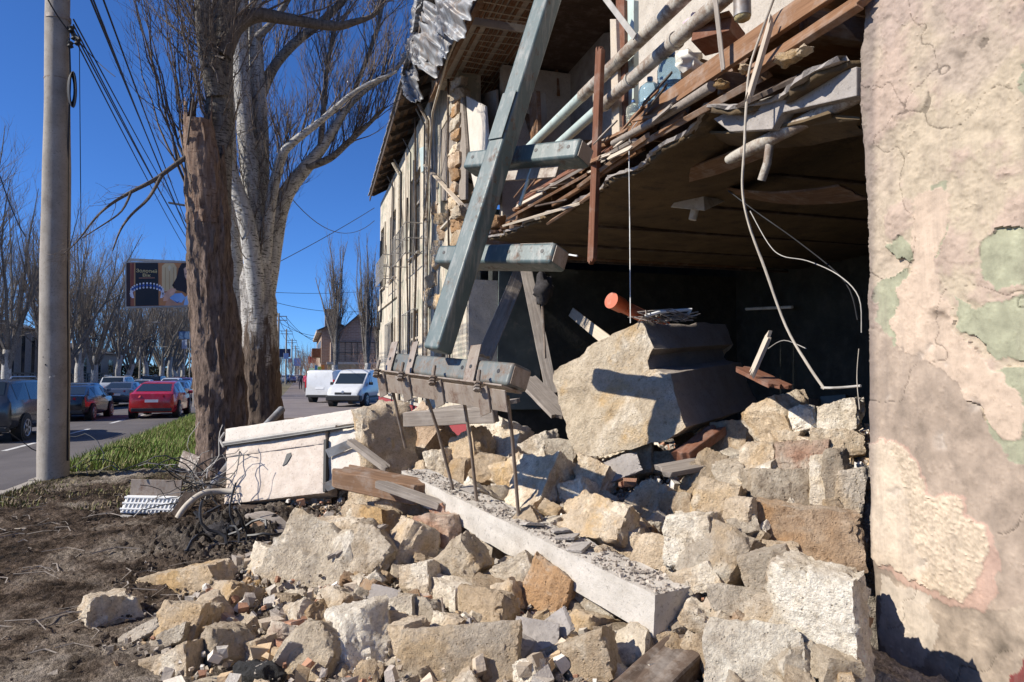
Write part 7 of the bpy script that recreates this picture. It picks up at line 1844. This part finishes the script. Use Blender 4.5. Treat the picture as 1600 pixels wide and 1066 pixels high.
# ================================================================ people far down the pavement
def person(label, px, D, h, top, legs, stride, bag=None, hair=(.05, .03, .02)):
    g = at(px, 600, D); g.z = .01; t = thing('person', label, 'person', g, 'people on the far pavement')
    k = h / 1.7
    J = {'pel': (0, 0, .95), 'chest': (0, .02, 1.28), 'neck': (0, .02, 1.46), 'head': (0, .0, 1.56), 'crown': (0, 0, 1.68)}
    E = [('pel', 'chest'), ('chest', 'neck'), ('neck', 'head'), ('head', 'crown')]; Rd = {'pel': .15, 'chest': .17, 'neck': .055, 'head': .095, 'crown': .06}
    for s, nm in ((-1, 'l'), (1, 'r')):
        for key, p, r in (('hip', (s * .09, 0, .88), .09), ('knee', (s * .1, s * stride * .5 - .04, .48), .065), ('ank', (s * .1, s * stride, .09), .045), ('toe', (s * .11, s * stride - .15, .04), .04), ('sho', (s * .19, .02, 1.38), .065), ('elb', (s * .24, -s * stride * .4, 1.12), .05), ('wri', (s * .22, -s * stride * .7 - .08, .90), .035), ('fin', (s * .21, -s * stride * .75 - .1, .80), .03)): J[key + nm] = p; Rd[key + nm] = r
        E += [('pel', 'hip' + nm), ('hip' + nm, 'knee' + nm), ('knee' + nm, 'ank' + nm), ('ank' + nm, 'toe' + nm), ('chest', 'sho' + nm), ('sho' + nm, 'elb' + nm), ('elb' + nm, 'wri' + nm), ('wri' + nm, 'fin' + nm)]
    ks = list(J); me = bpy.data.meshes.new('body'); me.from_pydata([Vector(J[q]) * k for q in ks], [(ks.index(a), ks.index(b)) for a, b in E], [])
    tt = NT('person_' + label[:12].replace(' ', '_')); z = tt.n('ShaderNodeSeparateXYZ', i_0=tt.n('ShaderNodeTexCoord').outputs['Object']).outputs[2]
    c = tt.mix(tt.math('GREATER_THAN', z, .92 * k), legs, top); c = tt.mix(tt.math('GREATER_THAN', z, 1.47 * k), c, (.42, .25, .18)); c = tt.mix(tt.math('GREATER_THAN', z, 1.63 * k), c, hair); c = tt.mix(tt.math('LESS_THAN', z, .09 * k), c, (.03, .03, .03)); tt.out(c, .85)
    o = finish('body', me, tt.m, t); sk = o.modifiers.new('skin', 'SKIN'); o.modifiers.new('sub', 'SUBSURF').levels = 1; o.modifiers['sub'].render_levels = 1
    for i, q in enumerate(ks): me.skin_vertices[0].data[i].radius = (Rd[q] * k,) * 2
    me.skin_vertices[0].data[0].use_root = True
    if bag: MB().box(g + Vector((.18, -.12, 1.15 * k)), (.28, .12, .26)).build('bag', simple('bag_white', bag, .6), t, None, .03)
    return t
person('person in a bright pink jacket and dark trousers walking on the pavement', 478.5, 62, 1.7, (.62, .08, .16), (.03, .025, .03), .22, (.6, .5, .5))
person('person in dark clothes walking beyond the pink jacket', 469.5, 72, 1.72, (.03, .04, .08), (.03, .03, .05), .16)
person('person in a blue coat standing by the stalls', 494.5, 66, 1.72, (.05, .12, .34), (.04, .04, .06), .05)
person('person in a bright yellow green vest near the vans', 501, 60, 1.74, (.40, .52, .06), (.04, .06, .10), .1)
# stalls, kiosks and signs at the far end of the pavement
def block(name, cat, label, px0, px1, py0, py1, D, dep, mat, group=None):
    a, b = at(px0, py1, D), at(px1, py0, D); t = thing(name, label, cat, (a.x, a.y, max(min(a.z, b.z), 0)), group)
    MB().span((a.x, a.y, a.z), (b.x, a.y + dep, b.z)).build('body', mat, t, bevel=.02); return t, a, b
for nm, ct, lb, x0, x1, y0, y1, D, c in (('sign_board', 'sign', 'red shop sign board above the far pavement', 481, 501, 557, 568, 92, (.42, .05, .045)), ('sign_board', 'sign', 'dark billboard low over the far end of the road', 427, 454, 545, 558, 112, (.03, .04, .09)), ('sign_board', 'sign', 'blue and white sign on the second street pole', 443, 451, 552, 561, 107, (.30, .42, .66)), ('sign_board', 'sign', 'blue sign low beside the far poles', 459, 470, 560, 572, 130, (.30, .40, .66)), ('sign_board', 'sign', 'round pale pink sign beside the third pole', 450, 456.5, 560, 566.5, 120, (.55, .33, .28)), ('flag', 'flag', 'blue banner by the stalls', 491.5, 496.5, 571, 590, 70, (.06, .24, .50)), ('flag', 'flag', 'bright green banner by the stalls', 496.5, 502, 573, 588, 68, (.34, .55, .10)), ('flag', 'flag', 'orange banner near the brick house corner', 501.5, 507, 570, 584, 69, (.52, .22, .06))):
    a, b = at(x0, y1, D), at(x1, y0, D); t = thing(nm, lb, ct, (a.x, a.y, 0), 'signs at the far end')
    MB().span((a.x, a.y, a.z), (b.x, a.y + .12, b.z)).build('panel', simple('far_' + lb[:14].replace(' ', '_'), c, .5), t)
    if nm == 'sign_board' and 'blue and' not in lb:
        MB().tube([((a.x + b.x) / 2, a.y + .2, -.1), ((a.x + b.x) / 2, a.y + .2, b.z)], .07, 8).build('post', 'cable_grey', t)
    else: MB().tube([(a.x, a.y + .16, 0), (a.x, a.y + .16, b.z + .1)], .03, 6).build('post', 'cable_grey', t)
for i, (x0, x1, y0, D, c) in enumerate(((486, 497, 584, 74, (.10, .16, .12)), (496, 506, 580, 78, (.16, .30, .42)))):
    a, b = at(x0, 600, D), at(x1, y0, D); t = thing('market_stall', ('dark green stall', 'pale blue stall')[i] + ' under the banners on the far pavement', 'stall', (a.x, a.y, 0), 'stalls on the far pavement')
    MB().span((a.x, a.y, 0), (b.x, a.y + 1.6, b.z)).build('counter', simple('stall_%d' % i, c, .7), t, bevel=.03)
    MB().add([(a.x - .2, a.y - .3, b.z + .2), (b.x + .2, a.y - .3, b.z + .2), (b.x + .2, a.y + 1.8, b.z + .6), (a.x - .2, a.y + 1.8, b.z + .6)], [(0, 1, 2, 3)]).build('awning', simple('awn_%d' % i, tuple(k * 1.4 for k in c), .8), t)
o = MB().box(at(505, 620, 41) + Vector((0, 0, .3)), (.5, .6, .35)).build('blue_crate', CP['blue'], None, None, .03); o.location.z = 0; tag(o, 'blue object standing beside the white van on the pavement', 'crate')

# ================================================================ houses
def brick_mat(name, c, mort):
    t = NT(name); co = t.coord(rnd=False); gm = t.n('ShaderNodeSeparateXYZ', i_0=co)
    cv = t.n('ShaderNodeCombineXYZ', i_0=t.math('ADD', gm.outputs[0], gm.outputs[1]), i_1=gm.outputs[2]).outputs[0]
    b = t.n('ShaderNodeTexBrick', i_Vector=cv, i_Scale=1.0); b.inputs['Brick Width'].default_value = .5; b.inputs['Row Height'].default_value = .16; b.inputs['Mortar Size'].default_value = .015
    t.set(b.inputs['Color1'], (*c, 1)); t.set(b.inputs['Color2'], (*tuple(k * .75 for k in c), 1)); t.set(b.inputs['Mortar'], (*mort, 1))
    col = t.mix(t.ramp(t.noise(co, .8, 6, .65), [(.45, 0.0), (.75, .6)]), b.outputs['Color'], tuple(k * .6 for k in c)); return t.out(col, .9)
MAT['house_brick'] = brick_mat('house_brick', (.36, .25, .19), (.40, .36, .31))
MAT['house_yellow'] = simple('yellow_plaster', (.44, .34, .20), .9, .2, 1.2, dirt=(.3, .24, .17))
MAT['roof_dark'] = simple('dark_roof', (.07, .065, .065), .7, .3, 1.5)
MAT['roof_red'] = simple('red_roof', (.30, .07, .05), .7, .25, 1.5)
def gable_house(label, x0, x1, y0, y1, ze, zp, wall, roof, wins, chim=None):
    t = thing('brick_house', label, 'house', (x0, y0, 0), None); xm = (x0 + x1) / 2
    m = MB(); m.prism([(x0, y0, -.3), (x1, y0, -.3), (x1, y0, ze), (xm, y0, zp), (x0, y0, ze)], (0, y1 - y0, 0)); m.build('wall', wall, t)
    for sx, xe in ((-1, x0 - .4), (1, x1 + .4)):
        zE = ze - (zp - ze) / (xm - x0) * .4
        m = MB(); m.add([(xe, y0 - .4, zE + .06), (xm, y0 - .4, zp + .06), (xm, y1 + .4, zp + .06), (xe, y1 + .4, zE + .06)], [(0, 1, 2, 3)]); o = m.build('roof', roof, t); o.modifiers.new('t', 'SOLIDIFY').thickness = .14
    if chim: c = MB().span((chim[0] - .45, chim[1] - .4, zp - 1.6), (chim[0] + .45, chim[1] + .4, chim[2])).build('chimney', wall, t); MB().span((chim[0] - .55, chim[1] - .5, chim[2]), (chim[0] + .55, chim[1] + .5, chim[2] + .15)).build('chimney_cap', roof, c)
    for (u, v, a, b, fx) in wins:
        if fx == 'y': w = MB().span((u, y0 - .03, a), (v, y0 + .05, b)).build('window', 'plaster_pale', t); MB().span((u + .1, y0 - .045, a + .1), (v - .1, y0 - .034, b - .1)).build('pane', 'glass_dark', w)
        else: w = MB().span((x0 - .03, u, a), (x0 + .05, v, b)).build('window', 'plaster_pale', t); MB().span((x0 - .045, u + .1, a + .1), (x0 - .034, v - .1, b - .1)).build('pane', 'glass_dark', w)
    return t
hx0 = at_y(528, 590, 68).x; hx1 = at_y(566, 590, 68).x
gable_house('brown brick house with a dark gable roof at the side street', hx0, hx1 + 1.2, 68, 82, 5.7, 7.3, 'house_brick', 'roof_dark', [(hx0 + .6, hx0 + 1.7, 2.6, 4.2, 'y'), (hx0 + 2.4, hx0 + 3.5, 2.6, 4.2, 'y')])
gx0 = at_y(502, 590, 72).x
h2 = gable_house('older brick house with balcony facing the far pavement', gx0, gx0 + 2.6, 73, 95, 6.3, 6.9, 'house_brick', 'roof_dark', [(75 + k * 3.2, 76.6 + k * 3.2, 3.6, 5.3, 'x') for k in range(5)], (gx0 + .8, 74.5, 8.3))
MB().span((gx0 - .9, 74, 3.4), (gx0 - .005, 78, 4.3)).build('balcony', 'wood_red', h2)
MB().span((gx0 - .5, 73, 5.9), (gx0 - .006, 95, 6.2)).build('cornice', 'plaster_pale', h2)
yx0, yx1 = at_y(512, 590, 64).x, at_y(592, 590, 64).x + 2
t = thing('yard_wall', 'yellowish plastered yard wall behind the white vans', 'wall', (yx0, 64, 0))
MB().span((yx0, 64, -.1), (yx1, 64.3, 2.5)).build('wall_body', 'house_yellow', t); MB().span((yx0 - .1, 63.9, 2.5), (yx1, 64.4, 2.72)).build('coping', 'plaster_pale', t)
for k in range(5): MB().span((yx0 + .2 + k * 1.9, 63.88, -.1), (yx0 + .55 + k * 1.9, 63.997, 2.5)).build('pilaster', 'house_yellow', t)
t = thing('upper_shed', 'brown brick shed with railings above the yard wall', 'shed', (yx0 + .5, 66, 0)); MB().span((yx0 + .3, 65.5, 0), (yx1, 67.5, 4.6)).build('wall', 'house_brick', t)
for k in range(9): MB().tube([(yx0 + .5 + k * .55, 65.4, 2.8), (yx0 + .5 + k * .55, 65.4, 4.6)], .03, 5).build('railing_bar', 'cable_black', t)
MB().tube([(yx0 + .4, 65.4, 4.6), (yx1, 65.4, 4.6)], .03, 5).build('railing', 'cable_black', t); MB().tube([(yx0 + .4, 65.4, 3.6), (yx1, 65.4, 3.6)], .03, 5).build('railing', 'cable_black', t)
rx = at_y(575, 590, 75).x
t = thing('red_roof_house', 'low house with red metal roof beside the damaged building', 'house', (rx, 76, 0)); MB().span((rx, 76, 0), (rx + 9, 86, 5.6)).build('wall', 'house_brick', t); m = MB(); m.add([(rx - .4, 75.5, 5.5), (rx + 9.4, 75.5, 5.5), (rx + 9.4, 82, 7.2), (rx - .4, 82, 7.2)], [(0, 1, 2, 3)]); o = m.build('roof', 'roof_red', t); o.modifiers.new('t', 'SOLIDIFY').thickness = .15
# leafless shrub by the yard wall
def shrub(label, px, D, h, w, mat, seed, n=150):
    q = at(px, 600, D); q.z = 0; t = thing('bare_shrub', label, 'shrub', q); r = random.Random(seed); tw = []
    for k in range(n): ln = shoot(r, Vector((q.x + r.gauss(0, w * .15), q.y + r.gauss(0, w * .15), .0)), Vector((r.gauss(0, .55), r.gauss(0, .55), 1)), h * r.uniform(.5, 1.1), .03, 6, .1, .2); tw.append(ln); twigs(r, ln, 5, h * .35, .2, 0, tw, .012)
    np_tubes('branches', tw, mat, 3, t)
MAT['twig_pink'] = simple('twig_reddish', (.30, .20, .16), .9, .3, 4)
shrub('reddish leafless shrub hanging over the yard wall', 580, 60, 3.4, 3, 'twig_pink', 4); shrub('reddish leafless shrub on the balcony side of the brick house', 494, 82, 4.6, 3, 'twig_pink', 5)
# across the road: grey hall, low wall building, dark hedge
def hall(label, px0, px1, Xw, h, mat, wins, roof):
    def Yat(px): rr = ray(px, 590); return rr.y * (Xw / rr.x)
    y0, y1 = sorted((Yat(px0), Yat(px1))); t = thing('roadside_building', label, 'building', (Xw, y0, 0))
    MB().span((Xw - 9, y0, -.2), (Xw, y1, h)).build('wall', mat, t); m = MB(); m.add([(Xw + .4, y0 - .3, h), (Xw + .4, y1 + .3, h), (Xw - 4.5, y1 + .3, h + 1.5), (Xw - 4.5, y0 - .3, h + 1.5)], [(0, 1, 2, 3)]); o = m.build('roof', roof, t); o.modifiers.new('t', 'SOLIDIFY').thickness = .12
    m = MB(); m.prism([(Xw, y0 + .001, h), (Xw - 9, y0 + .001, h), (Xw - 4.5, y0 + .001, h + 1.5)], (0, .2, 0)); m.build('gable', mat, t)
    n = wins; 
    for k in range(n):
        a = y0 + (y1 - y0) * (k + .25) / n; b = a + (y1 - y0) * .42 / n
        w = MB().span((Xw - .1, a, .9), (Xw + .03, b, h - .8)).build('window', 'plaster_pale', t); MB().span((Xw + .034, a + .12, 1.0), (Xw + .05, b - .12, h - .92)).build('pane', 'glass_dark', w)
    return t
hall('long grey building with pale windows behind the far trees', -10, 58, -31, 7.0, 'plaster_grey', 4, 'roof_dark')
hall('low grey building with dark doorways beyond the concrete pole', 118, 182, -27, 4.6, 'plaster_grey', 3, 'roof_dark')
def hedge(label, x, y0, y1, h, seed, mat):
    r = np.random.RandomState(seed); n = int((y1 - y0) * 70); P = np.stack([x + r.normal(0, .5, n), r.uniform(y0, y1, n), np.abs(r.uniform(0, 1, n)) ** .8 * h * (1 + .25 * vnoise(np.stack([r.uniform(y0, y1, n) * .3, 0 * r.rand(n), 0 * r.rand(n)], 1)))], 1)
    a = r.normal(0, 1, (n, 3)); a /= np.linalg.norm(a, axis=1, keepdims=True); b = np.cross(a, r.normal(0, 1, (n, 3))); b /= np.linalg.norm(b, axis=1, keepdims=True); s = r.uniform(.12, .32, (n, 1))
    V = np.stack([P - a * s, P + b * s * .6, P + a * s, P - b * s * .6], 1).reshape(-1, 3); f = np.arange(n * 4).reshape(-1, 4); o = np_mesh('hedge', V, f, mat); stuff(o); tag(o, label, 'hedge')
MAT['hedge'] = simple('hedge_dark', (.035, .038, .022), .9, .5, 3)
hedge('dark low hedge along the far side of the road', -24.5, 110, 260, 2.9, 3, MAT['hedge'])
t = thing('far_fence', 'dark fence with posts in front of the long grey building', 'fence', (-24, 70, 0))
for k in range(16): MB().span((-24.06, 62 + k * 3.0, -.1), (-23.94, 62.12 + k * 3.0, 1.7)).build('fence_post', 'cable_black', t)
for z in (.3, .75, 1.2, 1.6): MB().span((-24.03, 62, z), (-23.97, 107, z + .16)).build('fence_rail', 'cable_black', t)
# low clouds near the horizon are left to the sky; a far belt of trees closes the street
hedge('far belt of trees closing the end of the street', -2, 420, 470, 9, 9, simple('far_trees', (.16, .15, .15), .95, .3, .2))
